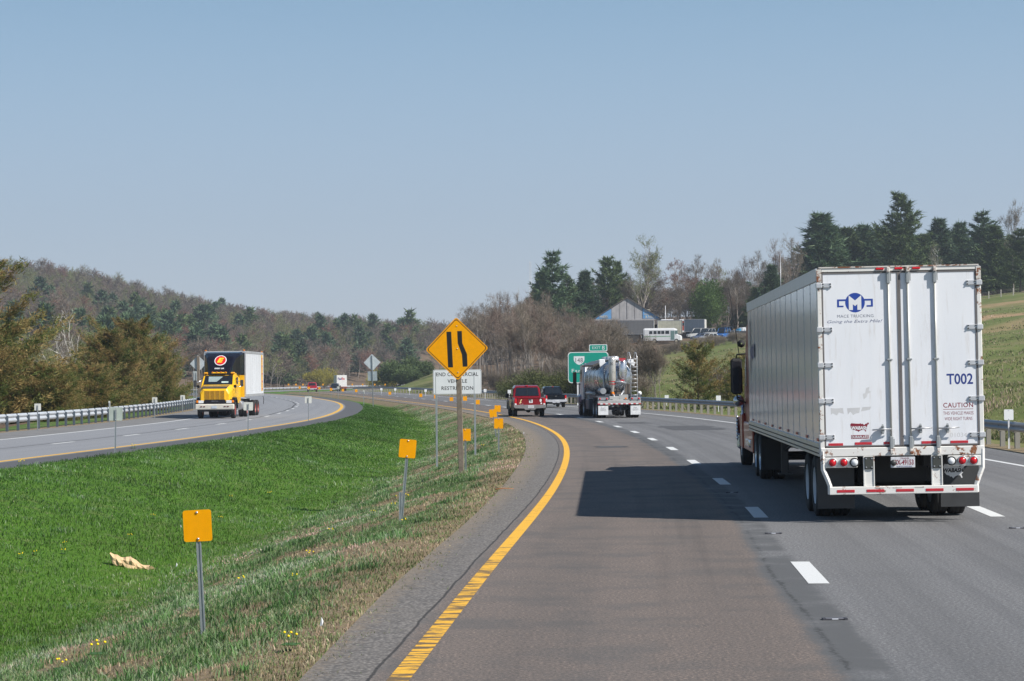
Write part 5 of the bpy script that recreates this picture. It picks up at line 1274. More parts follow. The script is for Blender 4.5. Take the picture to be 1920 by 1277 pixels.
# EXIT 8 sign
def exit_sign():
    d = 168; wpx = 76; mk = d / 4000; c0 = P(1103, 689, d); gz = T(c0.x, d)
    root = empty('exit_sign', (c0.x, d, gz), R(-2), 'green highway sign with a white route shield and a small exit number panel on top', 'road sign')
    hz = c0.z - gz; w_, h_ = wpx * mk, 58 * mk
    def panel(cx, cz, w_, h_, name, r_):
        pts = [((u - .5) * w_ + cx, (v - .5) * h_ + cz) for u, v in rrect(r_, w_ / h_)]
        q = MB(); q.prism(pts, 'y', -.04, -.02, 0); pn = q.build(name, SIGNW, root)
        q = MB(); k1, k2 = 1 - .11 / w_, 1 - .11 / h_; q.add([((x - cx) * k1 + cx, -.042, (z - cz) * k2 + cz) for x, z in pts], [tuple(range(len(pts) - 1, -1, -1))]); q.build('face', SIGNG, pn); return pn
    pn = panel(0, hz, w_, h_, 'panel', .08)
    p2 = panel((1122 - 1103) * mk, (689 - 652.5) * mk + hz, 34 * mk, 13 * mk, 'exit_panel', .06)
    text('EXIT', 15 * mk, 4.8 * mk, SIGNW, p2, ((1118.5 - 1103) * mk, -.046, (689 - 652.3) * mk + hz), '-y', 0, space=1.2); text('8', 5 * mk, 7.3 * mk, SIGNW, p2, ((1131.5 - 1103) * mk, -.046, (689 - 652.4) * mk + hz), '-y', 0)
    sx_, sz = (1086 - 1103) * mk, (689 - 676) * mk + hz; k = 20 * mk
    flat([(.0, 1), (.0, .55), (.1, .3), (.3, .1), (.5, 0), (.7, .1), (.9, .3), (1, .55), (1, 1)], SIGNW, pn, (sx_, -.045, sz), k, k * .82, 'route_shield')
    text('148', k * .68, k * .42, SIGNK, pn, (sx_, -.047, sz + .03), '-y', 0, space=1.1)
    text('Fancy Gap', 58 * mk, 9 * mk, SIGNW, pn, ((1101 - 1103) * mk, -.045, (689 - 696) * mk + hz), '-y', 0, space=1.15)
    for px in (1083, 1120): 
        x = (px - 1103) * mk; q = MB(); q.box((x, .03, (hz + h_ * .3) / 2), (.12, .1, hz + h_ * .3), 0); q.build('post', WHITE, root)
exit_sign()
# small signs far left
def board(px, py, d, w_, h_, label, m_, arrow=False):
    c = P(px, py, d); gz = T(c.x, d); root = empty('board_sign', (c.x, d, gz), R(5), label, 'road sign'); hz = c.z - gz
    q = MB(); q.box((0, .03, hz), (w_, .02, h_), 0, bev=.004); q.build('panel', m_, root)
    for x in (-w_ * .3, w_ * .3): q = MB(); q.box((x, 0, hz / 2), (.06, .05, hz + h_ * .7), 0); q.build('post', GALV, root)
board(321, 703, 235, .62, .78, 'small white sign board on posts in front of the wooded slope, left of the truck', M_('white_sign_back', (0, 0, 0)))
board(311, 706, 233, .5, .28, 'low pale board beside the small white sign left of the truck', M_('pale_board', (.4, .38, .33), .5))
board(365.5, 706, 160, .3, .8, 'narrow grey board under the diamond back beside the wooden post', BACK)

# ------------------------------------------------------------------ litter and flowers
def paper_bag():
    p = P(243, 1046, 42.5); gz = T(p.x, 42.5)
    root = empty('paper_litter', (p.x, 42.5, gz - .07), R(0), 'crumpled tan paper sack lying in the median grass', 'litter')
    r2 = random.Random(3); V = []; n, m = 13, 10
    for i in range(n):
        t = i / (n - 1); w_ = .13 * (.55 + .6 * math.sin(math.pi * min(1, t * 1.15)) + .2 * math.sin(t * 14)); 
        for k in range(m):
            a = 2 * math.pi * k / m; rr = w_ * (1 + r2.uniform(-.28, .28))
            V.append((-.38 + t * .78, math.cos(a) * rr * 1.1, .1 + (1 - t) * .16 + math.sin(a) * rr * .8 - .05 * t + (.08 if i == 0 else 0)))
    F = [(i * m + k, i * m + (k + 1) % m, (i + 1) * m + (k + 1) % m, (i + 1) * m + k) for i in range(n - 1) for k in range(m)]
    q = MB(); q.add(V, F, 0, False); q.build('paper', M_('kraft_paper', (.62, .44, .25), .85, scale=14), root, fix=True)
    q = MB(); q.add([(.3, -.03, .05), (.44, -.02, .12), (.52, .03, .05), (.4, .08, .0)], [(0, 1, 2, 3), (3, 2, 1, 0)][:1]); q.build('torn_flap', M_('kraft_paper', (0, 0, 0)), root)
paper_bag()
q = MB()
for k in range(4):
    a = k * 1.7; x, y = math.cos(a) * .05, math.sin(a) * .045; q.lathe([(0.07 + k * .008, .0), (.075 + k * .008, .012), (.083 + k * .008, .01), (.09 + k * .008, 0)], (x, y, 0), 'z', 9, 0); q.tube([(x, y, 0), (x, y, .075)], .003, 4, 1)
q.box((0, 0, .012), (.13, .12, .006), 1)
dm = None
for px, py, s in [(39, 1045, 1), (118, 988, 1), (184, 1235, 1.5), (115, 1263, 1.2), (452, 1102, 1.2), (581, 1052, 1.2), (620, 1004, 1), (553, 1093, .8), (505, 863, 1.2), (432, 870, 1), (413, 895, 1), (746, 942, 1.3), (762, 940, 1.3), (737, 956, 1.1), (757, 988, 1),
                  (287, 964, 1), (243, 950, 1), (66, 1017, .8), (545, 1219, 1.2), (905, 842, 1.3), (121, 1022, .8), (700, 968, .9), (40, 876, 1.6), (250, 843, 1.5)]:
    p = G(px, py, 0)
    for _ in range(12): p = G(px, py, T(p.x, p.y))
    if dm is None: o_ = q.build('dandelion', [M_('dandelion_yellow', (.85, .62, .0), .6), M_('stem_green', (.05, .12, .02), .6)]); dm = o_
    else: o_ = dm.copy(); col.objects.link(o_)
    o_.location = (p.x, p.y, T(p.x, p.y) + .04); o_.scale = (s, s, s); o_.rotation_euler = (0, 0, px * .7)
    tag(o_, 'yellow dandelion flowers in the median grass', 'flower', 'dandelions scattered in the median grass')
# small pale litter
for px, py, lb in [(603, 1180, 'white scrap of litter in the grass at the edge of the gravel shoulder'), (331, 1066, 'tiny pale scrap right of the tan paper sack'), (338, 903, 'tiny white scrap high on the far bank of the median'), (982, 815, 'pale stone on the inner shoulder by the curve')]:
    p = G(px, py, 0)
    for _ in range(12): p = G(px, py, T(p.x, p.y))
    q = MB(); s = .018; q.add([(-s, 0, 0), (s * .6, -s * .6, .01), (s, s * .5, .05), (-s * .3, s * .8, .07), (0, 0, .09)], [(0, 1, 4), (1, 2, 4), (2, 3, 4), (3, 0, 4)]); o_ = q.build('litter_scrap', WHITE); o_.location = (p.x, p.y, T(p.x, p.y) + .03); tag(o_, lb, 'litter')
q = MB(); q.tube([(-.3, 0, 0), (0, .1, .03), (.35, -.02, .01)], [.02, .016, .008], 5); st = q.build('stick', M_('orange_bark', (.5, .2, .07), .7)); p = G(945, 919); st.scale = (.6, .6, .6); st.location = (p.x, p.y, .02); tag(st, 'orange brown stick lying on the verge beside the shoulder', 'stick')
# ------------------------------------------------------------------ trees
def bark(name, lo, hi, scale=3):
    m = N(name); o = m.obj(); f = m.noise(scale, 5, .7, m.scale(o, (1, 1, .3)))
    oi = m.n('ShaderNodeObjectInfo'); v = m.math('ADD', m.math('MULTIPLY', oi.outputs['Random'], .5), .75)
    c = m.ramp(f, [(.3, lo), (.7, hi)]); c = m.mix(1.0, c, m.mix(0.0, v, v), 'MULTIPLY')
    m.set(Base__Color=c, Roughness=.9); m.b.inputs['Specular IOR Level'].default_value = .2
    return m.m
def leafm(name, cols, trans=.25, rnd=.5, rough=.6):
    """cols: (dark, mid, light) leaf colours, varied leaf by leaf, in clumps and tree by tree"""
    m = N(name); gi = m.n('ShaderNodeNewGeometry'); o = m.obj(); oi = m.n('ShaderNodeObjectInfo')
    f = m.math('ADD', m.math('MULTIPLY', gi.outputs['Random Per Island'], .5), m.math('MULTIPLY', m.noise(.55, 3, .6, o), .6)) if name != 'bronzed_needles' else m.math('ADD', m.math('MULTIPLY', gi.outputs['Random Per Island'], .35), m.math('MULTIPLY', m.step(m.noise(.7, 4, .6, o), .3, .68), .75))
    c = m.ramp(f, [(.2, cols[0]), (.5, cols[1]), (.85, cols[2])])
    v = m.math('ADD', m.math('MULTIPLY', oi.outputs['Random'], rnd), 1 - rnd / 2)
    c = m.mix(1.0, c, m.mix(0.0, v, v), 'MULTIPLY')
    m.set(Base__Color=c, Roughness=rough); m.b.inputs['Specular IOR Level'].default_value = .2
    tr = m.t.nodes.new('ShaderNodeBsdfTranslucent'); m.l(c, tr.inputs[0]); mx = m.t.nodes.new('ShaderNodeMixShader'); mx.inputs[0].default_value = trans
    m.l(m.b.outputs[0], mx.inputs[1]); m.l(tr.outputs[0], mx.inputs[2]); m.l(mx.outputs[0], m.t.nodes['Material Output'].inputs[0])
    return m.m
BARK = bark('grey_bark', (.17, .15, .135), (.36, .325, .29)); BARKD = bark('dark_bark', (.05, .04, .032), (.11, .088, .07)); BARKW = bark('white_bark', (.3, .29, .26), (.62, .6, .55))
TWIG = leafm('twig_grey_brown', [(.13, .108, .085), (.19, .157, .122), (.265, .225, .175)], .1, .5, .8); TWIGR = leafm('twig_reddish', [(.15, .108, .088), (.21, .155, .125), (.28, .215, .175)], .1, .4, .8)
NEEDLE = leafm('pine_needles', [(.045, .078, .03), (.085, .13, .046), (.15, .2, .075)], .15, .4); NEEDLEB = leafm('blue_green_needles', [(.04, .078, .042), (.072, .125, .062), (.13, .185, .095)], .15, .4)
BROWNP = leafm('bronzed_needles', [(.095, .155, .035), (.2, .2, .065), (.38, .265, .11)], .35, .3)
BUDG = leafm('budding_green', [(.15, .17, .065), (.22, .235, .095), (.3, .31, .13)], .3, .4); BUDR = leafm('budding_red', [(.17, .075, .055), (.24, .12, .085), (.3, .19, .14)], .3, .3)
BUDY = leafm('yellow_blossom', [(.2, .18, .025), (.32, .28, .035), (.42, .37, .06)], .3, .3); OLIVE = leafm('olive_undergrowth', [(.06, .075, .028), (.1, .12, .04), (.16, .17, .065)], .3, .3); FRESH = leafm('fresh_green_leaves', [(.045, .085, .02), (.08, .14, .03), (.13, .2, .05)], .35, .2)
class TM:
    def __init__(s, seed): s.r = random.Random(seed); s.tv = []; s.tf = []; s.cv = []; s.cf = []
    def limb(s, pts, r0, r1, n=4):
        b = len(s.tv); m = len(pts)
        for i, p in enumerate(pts):
            t = (pts[min(i + 1, m - 1)] - pts[max(i - 1, 0)]).normalized(); u = t.orthogonal().normalized(); w_ = t.cross(u); rr = r0 + (r1 - r0) * i / (m - 1)
            for k in range(n):
                a = 2 * math.pi * k / n; s.tv.append(p + (u * math.cos(a) + w_ * math.sin(a)) * rr)
        for i in range(m - 1):
            for k in range(n):
                k2 = (k + 1) % n; a, b_, c, d = b + i * n + k, b + i * n + k2, b + (i + 1) * n + k2, b + (i + 1) * n + k
                s.tf.append((a, b_, c)); s.tf.append((a, c, d))
    def spike(s, p, q, w_):                # thin pointed blade from p to q
        t = (q - p); u = t.cross(Vector((s.r.uniform(-1, 1), s.r.uniform(-1, 1), s.r.uniform(-1, 1))))
        if u.length < 1e-6: u = t.orthogonal()
        u = u.normalized() * w_ / 2; b = len(s.cv); s.cv += [p - u, p + u, q]; s.cf.append((b, b + 1, b + 2))
    def rnd(s, k=1.0): return Vector((s.r.gauss(0, k), s.r.gauss(0, k), s.r.gauss(0, k)))
    def meshes(s, name, tm, cm):
        out = []
        for vs, fs, m_ in ((s.tv, s.tf, tm), (s.cv, s.cf, cm)):
            me = None
            if vs:
                o_ = np_mesh(name, [tuple(v) for v in vs], fs, m_); me = o_.data; bpy.data.objects.remove(o_)
            out.append(me)
        return out
def g_conifer(seed, h, r, whorls, per, sprays, droop=.12, base=.08, power=.8, spl=.5, spw=.12, gap=.0, irregular=.3, branchy=True):
    t = TM(seed); R_ = t.r
    lean = Vector((R_.uniform(-.02, .02), R_.uniform(-.02, .02), 1)) * h
    t.limb([lean * k for k in (0, .25, .5, .75, 1)], h * .014, .02, 5)
    for i in range(whorls):
        u = (i + R_.random() * .6) / whorls; z = base + (1 - base) * u
        if z > .985: continue
        c = lean * z
        k0 = R_.random() * 6.28
        for j in range(per):
            if R_.random() < gap: continue
            a = k0 + 6.28 * (j + R_.uniform(-.25, .25)) / per
            L = r * max(.06, (1 - z)) ** power * (1 + irregular * R_.gauss(0, .6)); L = max(.25, L) * (1 if z > base + .1 else .85)
            up = (.55 * z - droop * 2 + R_.uniform(-.12, .12))
            d_ = Vector((math.cos(a), math.sin(a), up)).normalized(); pts = []
            for k in range(4):
                f = k / 3; pts.append(c + d_ * L * f + Vector((0, 0, .16 * L * f * f - .05 * L * math.sin(f * 3))))
            if branchy: t.limb(pts, h * .0032, .008, 3)
            ns = max(4, int(sprays * (.4 + L / r)))
            for k in range(ns):
                f = R_.uniform(.18, 1.0); seg = min(2, int(f * 3)); p = pts[seg].lerp(pts[seg + 1], f * 3 - seg)
                side = Vector((-math.sin(a), math.cos(a), 0)) * R_.gauss(0, .16 * L * (1.1 - f * .6)); p = p + side + Vector((0, 0, R_.gauss(0, .035 * L + .03)))
                od = (d_ * .8 + t.rnd(.5) + Vector((0, 0, .35))).normalized()
                for _ in range(3): t.spike(p + t.rnd(.04 * spl), p + (od + t.rnd(.45)) * spl * R_.uniform(.5, 1.1), spw * R_.uniform(.6, 1.3))
    return t
def g_bare(seed, h, spread=.33, levels=5, kids=(3, 4), twig=.6, tw=.03, trunk=.018, base=.3, nt=5, buds=0, upright=.55):
    t = TM(seed); R_ = t.r
    def grow(p, d_, L, r_, lv):
        n = 4 if lv < 2 else 3; pts = [p]; dd = d_.copy()
        for k in range(n):
            dd = (dd + t.rnd(.09 + .03 * lv) + Vector((0, 0, .05))).normalized(); pts.append(pts[-1] + dd * L / n)
        if lv < levels - 1: t.limb(pts, r_, r_ * .6, 5 if lv == 0 else 3)
        else:
            for k in range(n): t.spike(pts[k], pts[k + 1] + (pts[k + 1] - pts[k]) * .4, max(tw, r_ * 1.3))
        if lv >= levels - 1:
            for k in range(nt):
                q = pts[1 + int(R_.random() * (n - .01))]; v = (dd + t.rnd(.55)).normalized(); e = q + v * twig * R_.uniform(.5, 1.2); t.spike(q, e, tw)
                for _ in range(buds): b = e.lerp(q, R_.random() * .7); t.spike(b, b + t.rnd(.09), .1)
            return
        nk = R_.randint(*kids) + (2 if lv == 0 else 0)
        for k in range(nk):
            f = base + (1 - base) * (k + R_.random()) / nk if lv == 0 else R_.uniform(.3, 1.0); seg = min(n - 1, int(f * n)); q = pts[seg].lerp(pts[seg + 1], f * n - seg)
            a = R_.random() * 6.28 + k * 2.4; side = dd.orthogonal().normalized(); side.rotate(Matrix.Rotation(a, 3, dd))
            v = (dd * upright + side * spread * 2 * (1 - .25 * (f if lv == 0 else 0)) + Vector((0, 0, .22))).normalized()
            grow(q, v, L * (R_.uniform(.42, .62) if lv == 0 else R_.uniform(.5, .72)) * (1.15 - .5 * f if lv == 0 else 1), r_ * .48, lv + 1)
        grow(pts[-1], (dd + t.rnd(.15)).normalized(), L * .42, r_ * .55, lv + 1)
    grow(Vector((0, 0, 0)), Vector((R_.uniform(-.04, .04), R_.uniform(-.04, .04), 1)).normalized(), h * .68, h * trunk, 0)
    zm = max(v.z for v in t.tv + t.cv); k = h / zm
    t.tv = [v * k for v in t.tv]; t.cv = [v * k for v in t.cv]
    return t
def g_bush(seed, h, r, n, sp, w_, stems=14, hollow=.5, up=.5):
    t = TM(seed); R_ = t.r
    lob = [(Vector((R_.uniform(-.6, .6) * r, R_.uniform(-.6, .6) * r, R_.uniform(.3, .72) * h)), R_.uniform(.35, .6)) for _ in range(9)]
    for k in range(stems): l = lob[k % 9][0] + t.rnd(.15 * r); t.limb([Vector((R_.gauss(0, .1) * r, R_.gauss(0, .1) * r, 0)), l * .5 + t.rnd(.05 * r), l], .03 * h * .35, .008, 3)
    for k in range(n):
        c, s = lob[R_.randrange(9)]; d_ = t.rnd().normalized() * R_.random() ** hollow; p = c + Vector((d_.x * s * r, d_.y * s * r, d_.z * s * h * .6))
        if p.z < 0: p.z = abs(p.z) * .5
        t.spike(p, p + (d_ * .6 + t.rnd(.5) + Vector((0, 0, up))).normalized() * sp * R_.uniform(.5, 1.2), w_ * R_.uniform(.6, 1.3))
    return t
ZL = {}
def proto(key, t, tm, cm): ZL[key] = t.meshes(key, tm, cm)
for i in range(3): proto(f'spruce{i}', g_conifer(20 + i, 18, 5.2 + .5 * i, 34, 7, 30, .1, .06, .75, .75, .2, .05), BARKD, NEEDLEB if i != 1 else NEEDLE)
for i in range(3): proto(f'whitepine{i}', g_conifer(30 + i, 20, 5.4, 21, 6, 46, .02, .16, .6, .7, .19, .18, .5), BARKD, NEEDLE if i != 2 else NEEDLEB)
for i in range(4): proto(f'bare{i}', g_bare(40 + i, 14, .3 + .05 * (i % 2), 5, (3, 4), .9, .034, .013, .3, 7), BARK, TWIG if i != 2 else TWIGR)
for i in range(3): proto(f'slim{i}', g_bare(50 + i, 12, .2, 4, (4, 6), 1.1, .034, .009, .45, 9, upright=.8), BARK, TWIG if i else TWIGR)
proto('budgreen', g_bare(60, 14, .33, 5, (3, 4), .7, .032, .013, .3, 4, 2), BARK, BUDG); proto('budred', g_bare(61, 12, .33, 5, (3, 4), .7, .032, .013, .25, 4, 2), BARK, BUDR)
proto('green_tree', g_bush(62, 9, 3.4, 9000, .35, .16), BARKD, FRESH)
proto('sycamore', g_bare(63, 9, .42, 5, (3, 4), .5, .022, .016, .2, 4), BARKW, TWIG)
for i in range(2): proto(f'bronze{i}', g_conifer(70 + i, 8, 4.4, 22, 8, 230, -.04, .03, .5, .26, .05, .14, .6), BARKD, BROWNP)
proto('bronze2', g_conifer(75, 10, 5.2, 18, 7, 300, -.05, .1, .5, .28, .055, .2, .7), BARKD, BROWNP)
proto('bronze_small', g_conifer(76, 4, 2.4, 12, 6, 110, -.06, .1, .5, .17, .035, .18, .6), BARKD, BROWNP)
proto('thicket', g_bush(80, 3.2, 2.6, 3600, .9, .03, 20, .6, .8), BARK, TWIG); proto('thicket_green', g_bush(81, 3.2, 2.6, 4200, .3, .08, 16, .6, .3), BARK, OLIVE)
proto('yellow_bush', g_bush(82, 5, 3.4, 5200, .5, .12, 16, .6, .7), BARK, BUDY); proto('dark_evergreen', g_bush(83, 5.2, 3.1, 8500, .5, .13, 16, .5, .5), BARKD, NEEDLE)
NAMES = {'spruce': ('spruce_tree', 'spruce'), 'whitepine': ('pine_tree', 'pine'), 'bare': ('bare_tree', 'bare tree'), 'slim': ('bare_tree', 'bare tree'), 'budgreen': ('budding_tree', 'tree'), 'budred': ('budding_tree', 'tree'), 'green_tree': ('leafy_tree', 'tree'),
         'sycamore': ('sycamore_tree', 'bare tree'), 'bronze': ('bronzed_pine', 'pine'), 'bronze_small': ('bronzed_pine', 'pine'), 'thicket': ('bare_shrub', 'shrub'), 'thicket_green': ('green_shrub', 'shrub'), 'yellow_bush': ('yellow_shrub', 'shrub'), 'dark_evergreen': ('evergreen_shrub', 'shrub')}
def tree(key, loc, s, label, group=None, sx_=1.0, rz=None, dz=-.1):
    nm, cat = NAMES.get(key) or NAMES[key.rstrip('0123456789')]
    root = empty(nm, (loc[0], loc[1], loc[2] + dz), random.random() * 6.28 if rz is None else rz, label, cat, group); root.scale = (s * sx_, s * sx_, s)
    tm_, cm_ = ZL[key]
    if tm_: link('trunk', tm_, root)
    if cm_: link('crown', cm_, root)
    return root
HT = {'spruce': 18, 'whitepine': 20, 'bare': 14, 'slim': 12, 'budgreen': 14, 'budred': 12, 'green_tree': 8, 'sycamore': 9, 'bronze': 8, 'bronze2': 10, 'bronze_small': 4, 'thicket': 3.2, 'thicket_green': 3.2, 'yellow_bush': 5, 'dark_evergreen': 5.2}
def tree_px(key, px, top, d, label, group=None, wpx=None, rz=None):
    """a tree on the ground in column px at distance d whose top reaches photo row `top`"""
    g_ = TP(px, d); zt = P(px, top, d).z; s = (zt - g_.z) / (HT.get(key) or HT[key.rstrip('0123456789')])
    return tree(key, g_, s, label, group, 1.0 if not wpx else wpx, rz)
# right skyline: named pines and their neighbours
for a in [('spruce0', 1548, 403, 470, 'dark spruce with a sharp top, tallest left of the trailer skyline', 1.25), ('spruce1', 1595, 430, 480, 'shorter dark spruce between the sharp spruce and the tallest pine', 1.0), ('spruce2', 1628, 424, 490, 'rounded spruce just left of the tallest pine', 1.0),
          ('whitepine0', 1692, 364, 470, 'tallest pine with open tiers standing above the rear of the trailer', 1.05), ('whitepine1', 1735, 440, 480, 'low pine just right of the tallest pine', 1.1), ('spruce0', 1768, 412, 495, 'pine with a pointed tip above the right side of the trailer', 1.0),
          ('spruce2', 1800, 420, 500, 'dense pine above the right corner of the trailer', 1.05), ('whitepine2', 1842, 402, 480, 'broad pine directly above the fence at the right', 1.1), ('spruce1', 1872, 425, 470, 'dark pine behind the fence near the right edge', 1.1), ('whitepine1', 1915, 430, 450, 'dark pine cut by the right edge of the picture', 1.15),
          ('spruce0', 1448, 498, 440, 'small dark spruce beside the white pole left of the trailer', .9), ('spruce1', 1422, 540, 455, 'squat dark spruce at the front top corner of the trailer', 1.2), ('spruce2', 1475, 520, 470, 'dark spruce behind the front of the trailer roof', 1.2),
          ('whitepine2', 1041, 476, 452, 'large dark pine on the left shoulder of the wooded hill', 1.0), ('whitepine0', 1064, 515, 460, 'pine just right of the large dark pine on the hill', .9), ('spruce1', 1018, 512, 462, 'dark pine just left of the large pine on the hill', .8),
          ('whitepine1', 1140, 484, 480, 'pine with flat tiers above the blue gabled building', .9), ('whitepine0', 1160, 490, 486, 'thin flat topped pine right above the gable', .7), ('spruce0', 1100, 510, 475, 'narrow dark pine between the large pine and the gable', .9),
          ('spruce2', 1385, 560, 476, 'dark spruce behind the parked cars of the yard', 1.3), ('spruce1', 1350, 610, 452, 'little round spruce just behind the blue van', 1.5), ('whitepine2', 1405, 530, 490, 'dark pine above the parked cars near the trailer front', 1.2)]:
    tree_px(a[0], a[1], a[2], a[3], a[4], 'evergreens of the right skyline', a[5] * (1.35 if a[0][0] == 's' else 1.2))
for a in [('budgreen', 1200, 434, 470, 'tall budding tree standing highest above the gabled building', .8), ('bare1', 1222, 455, 480, 'bare tree just right of the tallest budding tree', .9), ('budred', 1268, 478, 475, 'tree with reddish buds above the white bus', 1.0), ('bare0', 1305, 470, 485, 'bare tree right of the reddish tree', .8),
          ('bare3', 1335, 478, 490, 'bare tree with thin branches above the parked trailers', .8), ('green_tree', 1328, 528, 462, 'fresh green tree above the parked vehicles', 1.1), ('budgreen', 1365, 500, 480, 'pale budding tree right of the fresh green tree', .8), ('slim0', 1400, 470, 470, 'slender bare tree left of the paired tall bare trees', 1.0),
          ('bare1', 1488, 428, 450, 'tall bare tree beside the sharp spruce', .65), ('bare2', 1465, 440, 462, 'tall bare tree left of its twin by the sharp spruce', .6), ('bare0', 1430, 462, 470, 'bare tree over the front end of the trailer', .7), ('bare3', 1903, 367, 455, 'tall bare tree rising at the upper right edge', .55), ('sycamore', 1758, 446, 445, 'pale dead tree with white limbs above the trailer', .6)]:
    tree_px(a[0], a[1], a[2], a[3], a[4], 'leafless trees of the right skyline', a[5])
rt = random.Random(5)
for i in range(26):
    px = 1530 + i * 17 + rt.uniform(-8, 8); tree_px(rt.choice(['spruce0', 'spruce1', 'spruce2', 'whitepine1', 'whitepine2']), px, 440 + rt.uniform(-18, 25), rt.uniform(495, 530), 'dark evergreen filling the belt behind the taller pines', 'lower evergreens behind the taller pines', rt.uniform(1.3, 1.7))
for i in range(42):
    px = 1180 + i * 8 + rt.uniform(-6, 6); d = rt.uniform(464, 482) if px > 1255 else rt.uniform(474, 490); tree_px(rt.choice(['bare0', 'bare1', 'slim0', 'slim1', 'bare2', 'bare3']), px, 528 + rt.uniform(-26, 26), d, 'low bare tree right behind the yard', 'low bare trees right behind the yard', rt.uniform(1.0, 1.3))
G2 = 'filler trees of the wooded belt behind the yard'
for i in range(72):
    px = rt.uniform(985, 1500) if i % 5 else rt.uniform(1500, 1990); d = rt.uniform(476, 560)
    top = np.interp(px, [985, 1040, 1120, 1200, 1300, 1400, 1500, 1600, 1990], [545, 520, 510, 485, 505, 500, 465, 450, 440]) + rt.uniform(0, 55)
    k = rt.choice(['bare0', 'bare1', 'bare2', 'bare3', 'slim1', 'slim0', 'budgreen', 'budred', 'bare2']) if px < 1500 else rt.choice(['spruce0', 'spruce1', 'spruce2', 'whitepine1', 'bare0'])
    tree_px(k, px, top, d, 'tree of the mixed belt filling the ridge behind the yard', G2, rt.uniform(.9, 1.25))
# right hand thicket of bare trees by the bend
G3 = 'bare trees crowding the slope beside the bend'
for i in range(165):
    u = rt.random(); d = 168 + 290 * u ** 1.1; lo, hi = (fo(d) + railoff(d) + 5) / d * 4000 + 960, 1160 - (d - 200) * .05
    if d < 330: lo = max(lo, 868)
    else: lo = max(lo, 850)
    px = rt.uniform(lo, max(lo + 10, hi))
    top = np.interp(px, [850, 900, 960, 1000, 1050, 1110, 1170], [570, 562, 545, 540, 565, 585, 610]) + rt.uniform(-8, 48) * (1 if d > 260 else 1.2) + (12 if d < 230 else 0)
    h_px = (P(px, top, d).z - TP(px, d).z)
    if h_px < 4: continue
    if 1118 < px < 1245 and d > 380: continue
    k = rt.choice(['bare0', 'bare1', 'bare2', 'bare3', 'slim0', 'slim1', 'slim2', 'slim1', 'slim2', 'slim0', 'slim1', 'budred' if px < 980 else 'slim0'])
    tree_px(k, px, top, d, 'bare tree of the thicket on the slope beside the bend', G3, rt.uniform(.75, 1.05))
tree_px('bare2', 936, 540, 300, 'reddish bare tree standing highest just right of the diamond sign', 'tall trees at the left end of the thicket', .75); tree_px('bare1', 885, 556, 330, 'grey bare tree directly behind the top corner of the diamond sign', 'tall trees at the left end of the thicket', .7)
tree_px('bare3', 1150, 590, 215, 'sparse bare tree in front of the gabled building', None, .9); tree_px('slim2', 1125, 640, 195, 'small bare tree rising behind the tank truck', None, 1.1)
for px, d, s, lb in [(975, 205, 1.1, 'green shrub at the foot of the bare trees, left'), (1010, 195, 1.3, 'green shrub at the foot of the bare trees, above the red pickup'), (1045, 190, 1.2, 'green shrub at the foot of the bare trees, above the dark pickup'), (950, 215, .8, 'low green shrub near the white marker left of the red pickup'), (1185, 165, .7, 'green shrub right behind the tank truck ladder')]:
    tree('thicket_green', TP(px, d), s * .75, lb, 'green shrubs under the bare trees')
for i in range(46):
    d = rt.uniform(165, 330); px = rt.uniform(max((fo(d) + railoff(d) + 3) / d * 4000 + 960, 865), 1150)
    tree('thicket', TP(px, d), rt.uniform(.6, 1.1), 'low leafless shrub under the bare trees of the bend', 'leafless undergrowth beside the bend')
for i in range(22):
    px = rt.uniform(1105, 1190); d = rt.uniform(250, 395); tree('thicket', TP(px, d), rt.uniform(.5, .95), 'low brown shrub on the bank below the yard', 'brown brush on the bank below the yard')
for i in range(16):
    px = rt.uniform(1105, 1180); d = rt.uniform(235, 385); tree_px(rt.choice(['slim0', 'slim1', 'bare3', 'bare0']), px, rt.uniform(585, 640), d, 'slender bare tree on the brushy slope below the shed', 'slender bare trees below the shed', rt.uniform(.8, 1.1))
for i in range(44):
    t_ = i / 43; px = 1110 + 300 * t_ + rt.uniform(-8, 8); d = 388 + rt.uniform(-14, 14) - 25 * (1 - t_)
    tree('thicket', TP(px, d), rt.uniform(.35, .65), 'low brown shrub on the bank below the yard', 'brown brush on the bank below the yard')
for px, top, d, k, lb in [(1309, 648, 150, 1.0, 'small bronzed pine standing alone behind the right guardrail'), (1400, 668, 146, 1.1, 'bronzed pine partly hidden by the mirror of the semi truck'), (1372, 700, 152, 1.2, 'low bronzed pine between the lone pine and the truck mirror')]:
    tree_px('bronze_small', px, top, d, lb, 'bronzed pines behind the right guardrail', k)
tree_px('thicket', 1345, 690, 156, 'leafless shrub between the bronzed pines behind the guardrail', None, 1.0)
